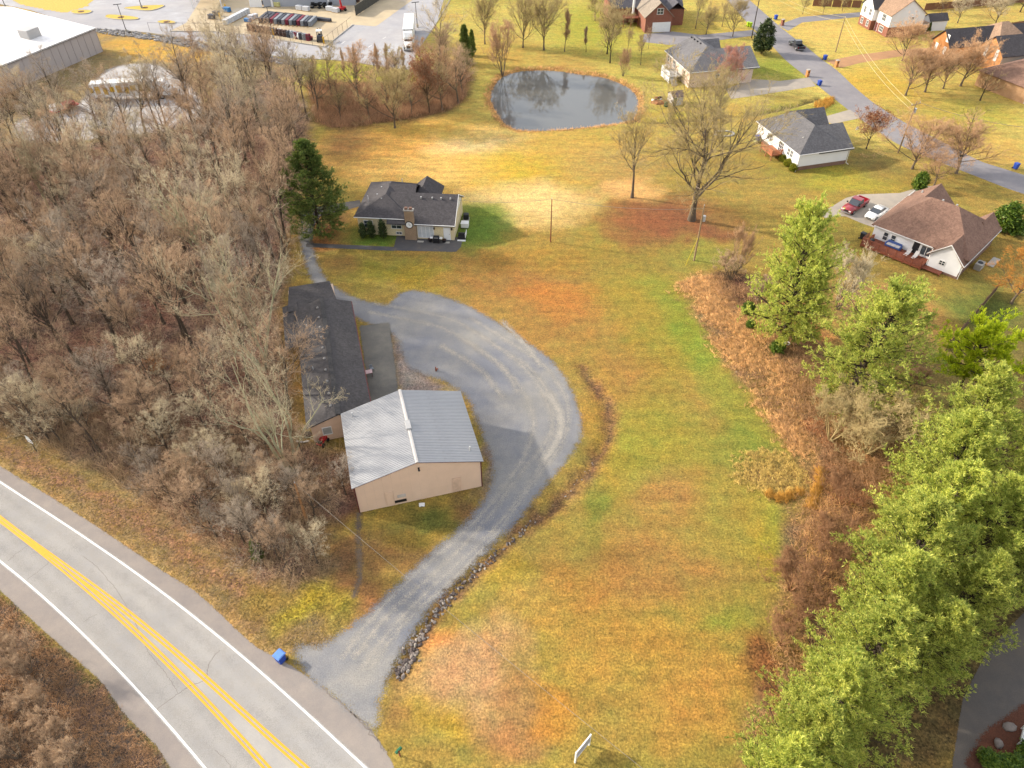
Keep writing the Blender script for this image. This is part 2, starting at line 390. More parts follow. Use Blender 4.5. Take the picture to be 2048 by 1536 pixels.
# broad lawns
put(np.clip((fy - 128) / 25, 0, 1) * 0.85, S(198, 180, 80))
put(np.clip((fy - 120) / 15, 0, 1) * np.clip((fx - 55) / 10, 0, 1) * 0.7, S(206, 184, 86))
n = fbm(fx, fy, 0.06, 71); put(np.clip((n - 0.52) * 5, 0, 1) * 0.5, S(150, 142, 52)); put(np.clip((0.47 - n) * 5, 0, 1) * 0.45, S(178, 128, 62))
for s in [(810, 300, 190, 55, (232, 176, 80), .95), (960, 288, 95, 30, (236, 204, 126), .9), (880, 340, 150, 30, (232, 186, 92), .9), (1060, 330, 120, 40, (204, 172, 48), .85), (1060, 402, 110, 44, (232, 198, 116), 1.),
          (900, 262, 120, 14, (190, 158, 62), .6), (690, 285, 50, 40, (142, 104, 62), .7), (1150, 290, 140, 30, (204, 164, 70), .7), (1200, 330, 100, 40, (188, 154, 80), .6), (960, 440, 62, 30, (118, 134, 45), 1.), (950, 470, 60, 25, (112, 132, 45), .8),
          (760, 482, 60, 12, (102, 128, 40), .9), (760, 540, 110, 35, (148, 138, 46), .85), (850, 556, 60, 25, (176, 148, 46), .8), (670, 535, 50, 25, (162, 118, 66), .6), (650, 452, 45, 26, (150, 98, 60), .9), (650, 482, 45, 9, (176, 112, 60), .7),
          (1340, 440, 105, 46, (146, 94, 58), .95), (1268, 440, 60, 40, (152, 96, 56), .7), (1255, 380, 58, 20, (226, 176, 98), .9), (1425, 470, 34, 15, (146, 92, 58), .8), (1404, 512, 46, 26, (150, 146, 58), 1.),
          (1060, 560, 130, 52, (166, 118, 58), .8), (1130, 590, 72, 28, (200, 128, 52), .75), (1150, 645, 95, 50, (174, 124, 60), .6), (1000, 530, 70, 26, (166, 126, 52), .6), (1130, 505, 120, 30, (166, 132, 50), .7), (1250, 520, 80, 30, (150, 130, 56), .6),
          (1290, 600, 80, 60, (166, 144, 50), .6), (1370, 650, 42, 62, (138, 148, 46), .9), (1320, 720, 60, 60, (154, 140, 46), .6), (1250, 750, 60, 50, (172, 122, 60), .5), (1290, 850, 90, 60, (154, 146, 50), .7), (1480, 900, 75, 60, (128, 144, 50), .75),
          (1190, 1010, 32, 50, (118, 130, 46), .75), (1200, 870, 22, 100, (186, 154, 48), .6), (1330, 1000, 90, 40, (174, 130, 66), .8), (1340, 945, 90, 30, (164, 132, 60), .6), (1180, 1170, 120, 48, (186, 128, 56), .6), (1310, 1120, 130, 50, (172, 126, 62), .8),
          (1250, 1280, 190, 90, (186, 140, 56), .7), (1440, 1240, 50, 25, (148, 148, 50), .8), (1530, 1120, 36, 110, (172, 150, 48), .8), (1420, 1420, 130, 80, (194, 142, 60), .8), (1000, 1180, 40, 30, (174, 150, 46), .7), (1050, 1230, 60, 50, (186, 150, 66), .6),
          (930, 1345, 95, 85, (196, 152, 96), .95), (885, 1290, 36, 40, (206, 156, 92), .8), (1020, 1450, 95, 50, (176, 126, 72), .8), (866, 1268, 20, 40, (216, 146, 72), .9), (1120, 1420, 60, 36, (206, 140, 52), .75), (855, 1450, 50, 40, (184, 150, 46), .85), (795, 1400, 18, 60, (148, 114, 62), .7),
          (780, 1095, 90, 50, (150, 110, 62), .8), (850, 1038, 75, 30, (112, 112, 46), .95), (830, 1072, 70, 16, (164, 138, 52), .7), (690, 1150, 36, 60, (122, 86, 58), .8), (720, 1200, 50, 26, (176, 122, 68), .8), (930, 1020, 20, 50, (128, 92, 60), .7),
          (690, 990, 28, 60, (118, 78, 58), 1.), (1190, 815, 32, 90, (170, 130, 56), .7), (1175, 890, 20, 40, (150, 130, 60), .5), (1080, 1010, 18, 26, (130, 96, 62), .6),
          (1780, 620, 90, 40, (164, 120, 80), .8), (1850, 630, 60, 40, (176, 136, 66), .8), (1990, 640, 60, 70, (112, 124, 52), .95), (1620, 420, 80, 30, (186, 150, 66), .7), (1700, 362, 80, 20, (176, 164, 52), .8), (1750, 330, 60, 26, (118, 104, 60), .55),
          (1640, 222, 120, 18, (148, 150, 52), .8), (1560, 135, 60, 24, (138, 148, 46), .9), (1750, 170, 80, 30, (204, 168, 56), .8), (1680, 70, 80, 24, (216, 182, 88), .9), (1940, 225, 80, 24, (174, 164, 60), .8), (1990, 300, 60, 30, (202, 166, 76), .8), (1940, 262, 30, 12, (150, 150, 40), .8),
          (1190, 55, 90, 45, (166, 164, 52), .85), (1000, 110, 80, 26, (188, 150, 62), .7), (1400, 50, 90, 26, (190, 164, 62), .6), (1340, 235, 70, 18, (178, 162, 52), .7), (1540, 400, 60, 30, (168, 140, 66), .5), (1330, 590, 40, 40, (146, 146, 52), .7), (1410, 715, 42, 60, (138, 150, 50), .8), (1490, 820, 50, 60, (140, 148, 50), .7), (1545, 1060, 30, 80, (150, 152, 48), .7), (1250, 900, 40, 50, (150, 148, 50), .6), (970, 455, 60, 34, (112, 136, 46), .8), (770, 470, 40, 16, (106, 130, 44), .7), (1420, 1000, 60, 40, (160, 146, 56), .6), (1640, 335, 40, 16, (132, 142, 48), .8)]:
    spot(*s[:4], s[4], s[5])
# woodland and thicket floors, verges
woods_sd = sdist(vx, vy, WOODS)
leafn = fbm(fx, fy, 0.12, 91)
put(np.clip(woods_sd / 3 + 0.5, 0, 1), S(138, 110, 86), 1.0)
put(np.clip(woods_sd / 3 + 0.5, 0, 1) * np.clip((leafn - 0.5) * 6, 0, 1) * .6, S(146, 104, 78))
zone([(610, 160), (700, 165), (830, 165), (880, 120), (940, 120), (950, 160), (935, 200), (900, 225), (840, 240), (760, 250), (680, 262), (630, 250)], S(118, 88, 58), 3, .95, 0.9)
bs_ = sdist(vx, vy, BRUSH); put(np.clip(bs_ / 1.5 + 0.5, 0, 1) * (.55 + .45 * np.clip((fbm(fx, fy, .3, 191) - .42) * 8, 0, 1)), S(152, 120, 78), 0.9)
for s in [(1600, 625, 45, 45, (172, 108, 66), .9), (1620, 860, 16, 44, (176, 108, 62), .9), (1610, 1150, 45, 130, (124, 96, 68), 1.), (1700, 960, 80, 60, (150, 100, 62), .9), (1480, 570, 50, 30, (96, 66, 50), .9), (1540, 1340, 24, 70, (130, 84, 46), .9), (1720, 830, 90, 60, (104, 76, 50), .9)]: spot(*s[:4], s[4], s[5], 1.0)
spot(1538, 945, 74, 44, (150, 124, 66), 1., 1.0)
spot(1490, 950, 22, 36, (128, 98, 66), .8, 1.0)
zone([(1400, 1700), (1560, 1560), (1640, 1400), (1720, 1200), (1800, 1050), (1900, 900), (2000, 820), (2500, 500), (2900, 1200)], S(100, 84, 48), 3, .95, .9)
zone([(1760, 690), (1830, 640), (1900, 700), (2048, 640), (2300, 620), (2300, 860), (1960, 860), (1850, 800)], S(128, 112, 56), 2, .8)
VERGE = [(-200, 830), (-60, 845), (20, 870), (100, 908), (200, 968), (300, 1030), (400, 1092), (500, 1160), (560, 1200), (640, 1200), (700, 1230), (650, 1300), (560, 1305), (519, 1298), (478, 1264), (393, 1185), (328, 1144), (222, 1072), (103, 995), (0, 932), (-250, 800)]
zone(VERGE, S(142, 118, 74), .8, 1., .7)
_ped = ldist(vx, vy, GP([(-200, 800), (0, 900), (103, 945), (222, 1012), (328, 1080), (430, 1150), (540, 1215)]))
put(np.clip(1.4 - _ped / 1.0, 0, 1) * .75, S(148, 108, 78), 1.0)
_ped = ldist(vx, vy, GP([(-100, 880), (0, 932), (103, 995), (222, 1072), (328, 1144), (393, 1185), (478, 1264), (519, 1298), (570, 1300)]))
put(np.clip(1.5 - _ped / .5, 0, 1) * .8, S(184, 150, 88), .5)
spot(600, 1232, 56, 42, (166, 148, 44), 1., .9); spot(520, 1190, 40, 30, (150, 126, 52), .8)
zone([(-400, 1000), (0, 1180), (61, 1237), (137, 1305), (202, 1363), (249, 1428), (308, 1486), (345, 1540), (500, 1800), (-900, 1800)], S(112, 94, 74), .8, 1., 1.)
_ped = ldist(vx, vy, GP([(0, 1184), (61, 1241), (137, 1309), (202, 1367), (249, 1432), (308, 1490), (345, 1545)])); put(np.clip(1.3 - _ped / .45, 0, 1) * .7, S(120, 112, 50))
pd = sdist(vx, vy, POND); put(np.clip(1.3 - np.abs(pd + 0.4) / 1.1, 0, 1) * .85, S(150, 104, 60), .8)
bd = ldist(vx, vy, BROOK); put(np.clip(1.3 - bd / .6, 0, 1) * .85, S(90, 80, 50), .8)
dd = ldist(vx, vy, DITCH); put(np.clip(1.2 - dd / 1.2, 0, 1) * .7, S(140, 100, 62), .8); put(np.clip(1.2 - dd / .35, 0, 1) * .6, S(108, 82, 64), .8)
# brown fringe round the gravel yard, dark track beside the big shed
spot(850, 760, 70, 16, (150, 124, 92), .95); spot(800, 700, 14, 60, (140, 112, 80), .8); spot(972, 890, 12, 80, (150, 126, 98), .95)
zone([(790, 655), (812, 685), (826, 735), (870, 758), (915, 780), (800, 805), (785, 720)], S(148, 134, 116), 1.2, .95, .6)
# commercial ground, far right
zone([(-600, -60), (-600, 330), (60, 292), (250, 270), (400, 232), (430, 165), (610, 150), (640, 125), (560, 110), (400, 60), (200, -60)], S(150, 128, 84), 2, .9)
zone([(205, 66), (380, 92), (470, 105), (400, 125), (280, 118), (215, 100)], S(208, 162, 60), 1.5, .95)
zone([(615, 122), (700, 126), (825, 143), (836, 100), (862, 95), (858, 150), (830, 165), (640, 160)], S(168, 166, 44), 1.5, 1.)
zone([(20, -5), (188, -5), (172, 12), (133, 25), (91, 18), (45, 8)], S(226, 186, 60), .6, 1.)
nxg, nyg = len(gx), len(gy)
ii = np.arange((nyg - 1) * (nxg - 1)); rr_, cc_ = ii // (nxg - 1), ii % (nxg - 1); a_ = rr_ * nxg + cc_
gme = mesh_np("ground", np.stack([fx, fy, fz], 1), [np.stack([a_, a_ + 1, a_ + nxg + 1, a_ + nxg], 1)])
gcol = np.clip(gcol * np.array([1.03, 1.09, 1.5]), 0, .85); gcol = gcol * .97 + .03 * (gcol @ np.array([.35, .55, .1]))[:, None]
at = gme.attributes.new("tone", 'FLOAT_COLOR', 'POINT'); at.data.foreach_set("color", np.concatenate([gcol, np.ones((len(fx), 1))], 1).astype(np.float32).ravel())
at = gme.attributes.new("coarse", 'FLOAT', 'POINT'); at.data.foreach_set("value", grough.astype(np.float32))
def ground_mat():
    m, nd, ln, bs = nodes_of("ground_cover"); tc = nd.new("ShaderNodeTexCoord"); co = tc.outputs["Object"]
    a = nd.new("ShaderNodeAttribute"); a.attribute_name = "tone"; b = nd.new("ShaderNodeAttribute"); b.attribute_name = "coarse"
    n1 = N(nd, "ShaderNodeTexNoise", Scale=5.0, Detail=3.0, Roughness=0.85); ln.new(co, n1.inputs["Vector"])
    n2 = N(nd, "ShaderNodeTexNoise", Scale=0.9, Detail=3.0, Roughness=0.75); ln.new(co, n2.inputs["Vector"])
    n3 = N(nd, "ShaderNodeTexNoise", Scale=0.35, Detail=2.0, Roughness=0.7); ln.new(co, n3.inputs["Vector"])
    v = N(nd, "ShaderNodeTexVoronoi", Scale=5.5); ln.new(co, v.inputs["Vector"])
    sp = nd.new("ShaderNodeSeparateColor"); ln.new(v.outputs["Color"], sp.inputs[0])
    base = a.outputs["Color"]
    # blades and thatch: light and dark flecks
    c1 = mixc(nd, ln, ramp(nd, ln, n1.outputs["Fac"], 0.34, 0.66), (0.58, 0.58, 0.61, 1), (1.42, 1.39, 1.35, 1))
    o = mixc(nd, ln, 1.0, base, c1, 'MULTIPLY')
    c2 = mixc(nd, ln, ramp(nd, ln, n2.outputs["Fac"], 0.32, 0.7), (0.76, 0.78, 0.82, 1), (1.22, 1.17, 1.06, 1))
    o = mixc(nd, ln, 1.0, o, c2, 'MULTIPLY')
    c3 = mixc(nd, ln, ramp(nd, ln, n3.outputs["Fac"], 0.35, 0.68), (1.08, 0.98, 0.92, 1), (0.94, 1.03, 0.96, 1))
    o = mixc(nd, ln, 1.0, o, c3, 'MULTIPLY')
    # mower lines and long shadow streaks, both painted into the ground colour
    mp = nd.new("ShaderNodeMapping"); mp.inputs["Rotation"].default_value = (0, 0, R(17)); mp.inputs["Scale"].default_value = (0.10, 0.9, 1); ln.new(co, mp.inputs["Vector"])
    n4 = N(nd, "ShaderNodeTexNoise", Scale=1.0, Detail=2.0, Roughness=0.6); ln.new(mp.outputs[0], n4.inputs["Vector"])
    o = mixc(nd, ln, 1.0, o, mixc(nd, ln, ramp(nd, ln, n4.outputs["Fac"], 0.35, 0.65), (0.90, 0.90, 0.92, 1), (1.10, 1.10, 1.08, 1)), 'MULTIPLY')
    # fallen leaves where the cover is coarse
    lf = mixc(nd, ln, ramp(nd, ln, sp.outputs[0], 0.0, 1.0), (0.34, 0.33, 0.34, 1), (1.82, 1.72, 1.56, 1))
    o2 = mixc(nd, ln, 1.0, o, lf, 'MULTIPLY')
    mf = nd.new("ShaderNodeMath"); mf.operation = 'MULTIPLY'; mf.inputs[1].default_value = 0.75; ln.new(b.outputs["Fac"], mf.inputs[0])
    o = mixc(nd, ln, mf.outputs[0], o, o2)
    ln.new(o, bs.inputs["Base Color"]); bs.inputs["Roughness"].default_value = 0.95; bs.inputs["Specular IOR Level"].default_value = 0.12
    bp = N(nd, "ShaderNodeBump", Strength=0.9, Distance=0.12); ln.new(n1.outputs["Fac"], bp.inputs["Height"])
    ln.new(bp.outputs[0], bs.inputs["Normal"])
    return m
struct(obj("ground", gme, ground_mat()))

# ------------------------------------------------------------------ paved and gravelled sheets
def sheet(name, poly, z, material, step=0.5, margin=0.6):
    "level sheet over a plan polygon, with distance-to-edge stored for a ragged rim"
    P = np.asarray(poly, float); x0, y0 = P.min(0) - margin; x1, y1 = P.max(0) + margin
    xs, ys = np.arange(x0, x1 + step, step), np.arange(y0, y1 + step, step)
    X, Y = np.meshgrid(xs, ys); s = sdist(X.ravel(), Y.ravel(), P); nx = len(xs)
    k = np.arange((len(ys) - 1) * (nx - 1)); a = (k // (nx - 1)) * nx + k % (nx - 1)
    q = np.stack([a, a + 1, a + nx + 1, a + nx], 1); q = q[(s[q] > -margin).any(1)]
    used, inv = np.unique(q, return_inverse=True)
    V = np.stack([X.ravel(), Y.ravel(), np.full(X.size, z)], 1)[used]
    me = mesh_np(name, V, [inv.reshape(-1, 4)])
    at = me.attributes.new("edge", 'FLOAT', 'POINT'); at.data.foreach_set("value", s[used].astype(np.float32))
    return struct(obj(name, me, material))
def paving(name, c, c2, rough=0.9, ragged=0.25, soft=0.12, fine=14.0, mid=0.7, var=0.25, patch=None, wet=None, bump=0.4, tracks=None):
    m, nd, ln, bs = nodes_of(name); tc = nd.new("ShaderNodeTexCoord"); co = tc.outputs["Object"]
    ed = nd.new("ShaderNodeAttribute"); ed.attribute_name = "edge"; c = np.array(c); c2 = np.array(c2)
    n1 = N(nd, "ShaderNodeTexNoise", Scale=fine, Detail=3.0, Roughness=0.8); ln.new(co, n1.inputs["Vector"])
    n2 = N(nd, "ShaderNodeTexNoise", Scale=mid, Detail=7.0, Roughness=0.7); ln.new(co, n2.inputs["Vector"])
    n3 = N(nd, "ShaderNodeTexNoise", Scale=mid * 0.22, Detail=6.0, Roughness=0.65); ln.new(co, n3.inputs["Vector"])
    o = mixc(nd, ln, ramp(nd, ln, n3.outputs["Fac"], 0.38, 0.66), c, c2)
    o = mixc(nd, ln, 1.0, o, mixc(nd, ln, ramp(nd, ln, n1.outputs["Fac"], 0.28, 0.72), (1 - var,) * 3, (1 + var,) * 3), 'MULTIPLY')
    o = mixc(nd, ln, 1.0, o, mixc(nd, ln, ramp(nd, ln, n2.outputs["Fac"], 0.3, 0.7), (0.86, 0.87, 0.9), (1.12, 1.1, 1.06)), 'MULTIPLY')
    if patch is not None: o = mixc(nd, ln, ramp(nd, ln, n2.outputs["Fac"], 0.56, 0.72), o, patch)
    ln.new(o, bs.inputs["Base Color"]); bs.inputs["Roughness"].default_value = rough; bs.inputs["Specular IOR Level"].default_value = 0.3
    if wet:
        w = ramp(nd, ln, n3.outputs["Fac"], 0.5, 0.6); mr = nd.new("ShaderNodeMapRange"); mr.inputs[3].default_value = rough; mr.inputs[4].default_value = wet
        ln.new(w, mr.inputs[0]); ln.new(mr.outputs[0], bs.inputs["Roughness"])
    b = N(nd, "ShaderNodeBump", Strength=bump, Distance=0.05); ln.new(n1.outputs["Fac"], b.inputs["Height"]); ln.new(b.outputs[0], bs.inputs["Normal"])
    # ragged rim: stones and crumbs thin out across the edge
    n4 = N(nd, "ShaderNodeTexNoise", Scale=1.2, Detail=8.0, Roughness=0.8); ln.new(co, n4.inputs["Vector"])
    sub = nd.new("ShaderNodeMath"); sub.operation = 'SUBTRACT'; sub.inputs[1].default_value = 0.5; ln.new(n4.outputs["Fac"], sub.inputs[0])
    mul = nd.new("ShaderNodeMath"); mul.operation = 'MULTIPLY_ADD'; mul.inputs[1].default_value = ragged * 4; ln.new(sub.outputs[0], mul.inputs[0]); ln.new(ed.outputs["Fac"], mul.inputs[2])
    # crumbs and single stones: a crisp rim broken up by fine grain, no half-transparent film
    n5 = N(nd, "ShaderNodeTexNoise", Scale=13.0, Detail=2.0, Roughness=0.8); ln.new(co, n5.inputs["Vector"])
    gr = nd.new("ShaderNodeMapRange"); gr.inputs[1].default_value = 0.3; gr.inputs[2].default_value = 0.7; gr.inputs[3].default_value = -soft * 1.3; gr.inputs[4].default_value = soft * 1.3; ln.new(n5.outputs["Fac"], gr.inputs[0])
    ad = nd.new("ShaderNodeMath"); ad.operation = 'ADD'; ln.new(mul.outputs[0], ad.inputs[0]); ln.new(gr.outputs[0], ad.inputs[1])
    al = ramp(nd, ln, ad.outputs[0], -0.004, 0.004); tr = nd.new("ShaderNodeBsdfTransparent"); ms = nd.new("ShaderNodeMixShader")
    ln.new(al, ms.inputs[0]); ln.new(tr.outputs[0], ms.inputs[1]); ln.new(bs.outputs[0], ms.inputs[2]); ln.new(ms.outputs[0], nd["Material Output"].inputs["Surface"])
    return m

M_GRAVEL = paving("gravel_yard", S(136, 138, 146), S(166, 162, 156), ragged=0.55, soft=0.5, fine=9, mid=0.55, var=0.3, bump=0.8)
M_HIGHWAY = paving("highway_asphalt", S(186, 182, 177), S(176, 172, 168), ragged=0.05, soft=0.05, fine=16, mid=0.3, var=0.10, bump=0.2)
M_SHOULDER = paving("shoulder_asphalt", S(158, 148, 142), S(168, 158, 150), ragged=0.1, soft=0.08, fine=16, mid=0.5, var=0.14, bump=0.3)
M_STREET = paving("street_asphalt", S(146, 142, 146), S(158, 154, 156), ragged=0.06, soft=0.06, fine=12, mid=0.4, var=0.12)
M_DRIVE = paving("drive_concrete", S(176, 166, 154), S(190, 178, 162), ragged=0.05, soft=0.05, fine=12, mid=0.5, var=0.08)
M_DRIVE2 = paving("drive_aggregate", S(186, 142, 104), S(204, 156, 112), ragged=0.05, soft=0.05, fine=12, mid=0.5, var=0.1)
M_DARKDRIVE = paving("dark_asphalt", S(92, 90, 92), S(106, 102, 100), ragged=0.06, soft=0.05, fine=12, mid=0.6, var=0.12, patch=S(128, 112, 96))
M_SLAB = paving("old_concrete", S(142, 136, 126), S(108, 106, 102), ragged=0.22, soft=0.15, fine=10, mid=0.6, var=0.14)
M_LOT = paving("lot_asphalt", S(176, 174, 178), S(192, 190, 192), ragged=0.05, soft=0.05, fine=6, mid=0.12, var=0.08, wet=0.28)
M_YARD = paving("yard_concrete", S(214, 196, 164), S(196, 176, 144), ragged=0.05, soft=0.05, fine=6, mid=0.25, var=0.08, wet=0.4)
M_WHITELOT = paving("limestone_lot", S(206, 202, 200), S(186, 180, 176), ragged=0.9, soft=0.8, fine=8, mid=0.3, var=0.15)
M_MULCH = paving("bark_mulch", S(112, 66, 46), S(92, 58, 44), ragged=0.3, soft=0.2, fine=8, mid=0.9, var=0.4, bump=1.0)

# highway: edge lines traced in plan, extended both ways
def fair(pts, deg=4):
    "smooth surveyed line: low-order fit through the traced points"
    P = np.asarray(pts, float); t = np.r_[0, np.cumsum(np.linalg.norm(np.diff(P, axis=0), axis=1))]; t /= t[-1]; u = np.linspace(0, 1, 14)
    return np.stack([np.polyval(np.polyfit(t, P[:, k], deg), u) for k in (0, 1)], 1)
def extend(L, a, b):
    L = np.asarray(L, float); d0 = (L[0] - L[1]) / np.linalg.norm(L[0] - L[1]); d1 = (L[-1] - L[-2]) / np.linalg.norm(L[-1] - L[-2])
    return np.vstack([[L[0] + d0 * q for q in np.arange(a, 4, -8.0)], L, [L[-1] + d1 * q for q in np.arange(8.0, b + 1, 8.0)]])
HW_UP = extend(GP([(0, 932), (103, 995), (222, 1072), (328, 1144), (393, 1185), (478, 1264), (519, 1298), (560, 1318), (616, 1354), (665, 1391), (699, 1421), (740, 1459), (770, 1500), (789, 1536)]), 60, 40)
HW_LO = extend(GP([(0, 1180), (61, 1237), (137, 1305), (202, 1363), (249, 1428), (308, 1486), (342, 1536)]), 60, 40)
sheet("highway_shoulder", np.vstack([smooth_line(HW_UP, 4), smooth_line(HW_LO, 4)[::-1]]), 0.006, M_SHOULDER, 0.6)
W_UP = smooth_line(extend(fair(GP([(0, 964), (171, 1076), (260, 1138), (342, 1198), (403, 1245), (513, 1339), (601, 1414), (700, 1507)])), 60, 40), 6)
W_LO = smooth_line(extend(fair(GP([(0, 1122), (102, 1209), (171, 1271), (239, 1344), (314, 1423), (410, 1536)]), 3), 60, 40), 6)
sheet("highway", np.vstack([offset_line(W_UP, .18), offset_line(W_LO, -.18)[::-1]]), 0.012, M_HIGHWAY, 0.5)
Y_UP = smooth_line(extend(fair(GP([(0, 1037), (68, 1087), (137, 1137), (219, 1199), (308, 1267), (407, 1351), (478, 1420), (608, 1534)])), 60, 40), 6)
Y_LO = smooth_line(extend(fair(GP([(0, 1039), (68, 1090), (128, 1138), (184, 1189), (273, 1261), (379, 1370), (427, 1418), (533, 1534)])), 60, 40), 6)
M_WLINE = mat("white_road_paint", S(246, 244, 240, .72), 0.7, var=0.06, scale=3, stain=S(196, 190, 182), stain_scale=2.2, stain_lo=0.62)
M_YLINE = mat("yellow_road_paint", S(250, 180, 34, .62), 0.7, var=0.08, scale=3, stain=S(206, 168, 84), stain_scale=2.2, stain_lo=0.62)
def ribbon(name, line, width, z, material, parent=None, off=0.0):
    a, b = offset_line(line, off + width / 2), offset_line(line, off - width / 2); n = len(line)
    V = np.concatenate([np.c_[a, np.full(n, z)], np.c_[b, np.full(n, z)]]); i = np.arange(n - 1)
    return obj(name, mesh_np(name, V, [np.stack([i, i + n, i + n + 1, i + 1], 1)]), material, parent)
_hw = bpy.data.objects["highway"]
ribbon("edge_line", W_UP, 0.17, 0.018, M_WLINE, _hw); ribbon("edge_line", W_LO, 0.17, 0.018, M_WLINE, _hw)
for off in (-.16, .16):
    ribbon("centre_line", Y_UP, 0.19, 0.018, M_YLINE, _hw, off)
    ribbon("centre_line", Y_LO, 0.19, 0.0215, M_YLINE, _hw, off - 0.02)
# tyre-darkened wheel paths along both lanes
M_WORN = paving("worn_lane", S(174, 169, 164), S(166, 162, 157), ragged=1.1, soft=.9, fine=14, mid=.35, var=.1, bump=.2)
def soft_band(name, L, width, z, material, parent):
    n = len(L); offs = np.linspace(-width / 2 - .6, width / 2 + .6, 9); V, E = [], []
    for o in offs: V.append(np.c_[offset_line(L, o), np.full(n, z)]); E.append(np.full(n, width / 2 - abs(o)))
    i = np.arange(n - 1); F = [np.stack([r * n + i, r * n + i + 1, (r + 1) * n + i + 1, (r + 1) * n + i], 1) for r in range(8)]
    me = mesh_np(name, np.concatenate(V), F); at = me.attributes.new("edge", 'FLOAT', 'POINT'); at.data.foreach_set("value", np.concatenate(E).astype(np.float32)); return obj(name, me, material, parent)
for k, (L, o) in enumerate(((W_UP, -.95), (W_UP, -2.6), (W_LO, .95), (W_LO, 2.6))): soft_band("wheel_path", offset_line(L, o), .55, .0140 + .0005 * k, M_WORN, _hw)
M_CRACK = mat("crack_fill", S(140, 130, 122), 0.9)
def crack(pts, w=0.05, seed=0, step=0.35, amp=0.16):
    L = smooth_line(GP(pts), 14); rg = np.random.default_rng(seed)
    L = L + np.cumsum(rg.normal(0, amp * .35, L.shape), 0) * np.sin(np.linspace(0, math.pi, len(L)))[:, None] * .5 + rg.normal(0, .03, L.shape)
    ribbon("crack", L, w, 0.0165, M_CRACK, _hw)
crack([(165, 1112), (190, 1130), (210, 1150), (240, 1185), (275, 1250), (300, 1300), (330, 1340), (356, 1385)], .035, 1)
crack([(314, 1420), (356, 1385), (380, 1370), (407, 1355), (420, 1318), (440, 1300)], .05, 2)
crack([(55, 1158), (70, 1148), (95, 1128), (108, 1112)], .04, 3)
crack([(16, 1122), (40, 1105), (60, 1088)], .035, 4)
crack([(165, 1245), (180, 1235), (195, 1228)], .03, 5)
crack([(430, 1500), (455, 1530), (470, 1560)], .03, 6)
for k, P in enumerate(([(640, 1372), (680, 1405), (720, 1440), (748, 1466)], [(700, 1424), (735, 1458), (770, 1502)])):
    L = smooth_line(GP(P), 10) + np.random.default_rng(k).normal(0, .07, (21 if k else 31, 2)); ribbon("crack", L, .12, 0.0165, M_CRACK, _hw)

GRAVEL = smooth_poly(GP([(590, 1296), (640, 1292), (690, 1262), (740, 1222), (800, 1165), (860, 1108), (920, 1056), (962, 1008), (984, 965), (985, 925), (972, 885), (955, 840), (935, 795), (905, 772), (880, 758), (848, 748), (818, 732), (804, 702), (794, 674), (755, 655), (700, 628), (650, 592), (625, 560), (610, 520), (600, 478), (604, 452), (622, 452), (622, 478), (632, 520), (655, 562), (700, 592), (745, 606), (775, 610), (800, 588), (830, 582), (880, 592), (930, 610), (985, 640), (1040, 676), (1092, 712), (1132, 760), (1154, 812), (1162, 862), (1144, 905), (1108, 950), (1066, 1000), (1034, 1042), (990, 1084), (945, 1128), (900, 1172), (862, 1212), (832, 1252), (802, 1302), (776, 1352), (758, 1402), (748, 1462), (700, 1424), (660, 1390), (620, 1358)]), 3)
sheet("gravel_driveway", GRAVEL, 0.010, M_GRAVEL, 0.4, 1.2)
sheet("concrete_apron", GP([(719, 652), (779, 645), (786, 700), (794, 760), (798, 800), (742, 806), (728, 720)]), 0.016, M_SLAB, 0.4)
sheet("asphalt_path", GP([(612, 486), (700, 490), (792, 494), (790, 502), (700, 498), (612, 494)]), 0.014, M_DARKDRIVE, 0.4)
sheet("asphalt_pad", GP([(794, 470), (926, 475), (922, 494), (912, 504), (786, 501)]), 0.018, M_DARKDRIVE, 0.4)
sheet("asphalt_lane", GP([(598, 425), (604, 452), (606, 480), (626, 480), (626, 455), (640, 432), (700, 418), (722, 412), (720, 400), (640, 412)]), 0.007, M_DARKDRIVE, 0.4)
sheet("dark_track", smooth_poly(GP([(713, 1030), (722, 1030), (721, 1080), (724, 1120), (722, 1160), (712, 1190), (706, 1190), (716, 1150), (714, 1100)])), 0.005, paving("dark_soil", S(112, 98, 86), S(126, 110, 94), ragged=.35, soft=.3, fine=9, mid=.8, var=.25), 0.25, .8)  # darker brown ragged strip running out from the shed's corner
# the residential street and its drives
ST_L = smooth_line(extend(GP([(1470, 18), (1502, 53), (1535, 82), (1571, 120), (1619, 158), (1669, 198), (1710, 230), (1743, 254), (1790, 285), (1850, 312), (1938, 347), (2007, 374), (2048, 388)]), 90, 60), 4)
ST_R = smooth_line(extend(GP([(1508, 8), (1549, 44), (1583, 72), (1613, 94), (1644, 119), (1674, 141), (1710, 175), (1746, 205), (1780, 227), (1813, 247), (1868, 275), (1951, 318), (1993, 333), (2048, 350)]), 90, 60), 4)
sheet("street", np.vstack([ST_L, ST_R[::-1]]), 0.008, M_STREET, 0.6)
sheet("stucco_house_driveway", GP([(1452, 178), (1505, 158), (1560, 162), (1618, 155), (1632, 172), (1570, 182), (1520, 190), (1462, 198)]), 0.013, M_DRIVE, 0.5)
sheet("white_house_driveway", GP([(1640, 236), (1700, 219), (1722, 236), (1664, 248)]), 0.013, M_DRIVE, 0.5)
sheet("brick_house_driveway", GP([(1288, 68), (1345, 63), (1400, 70), (1505, 60), (1518, 70), (1410, 84), (1340, 90), (1285, 84)]), 0.013, M_STREET, 0.5)
sheet("clapboard_house_driveway", GP([(1556, 50), (1600, 34), (1725, 24), (1726, 33), (1604, 45), (1576, 62)]), 0.013, M_STREET, 0.5)
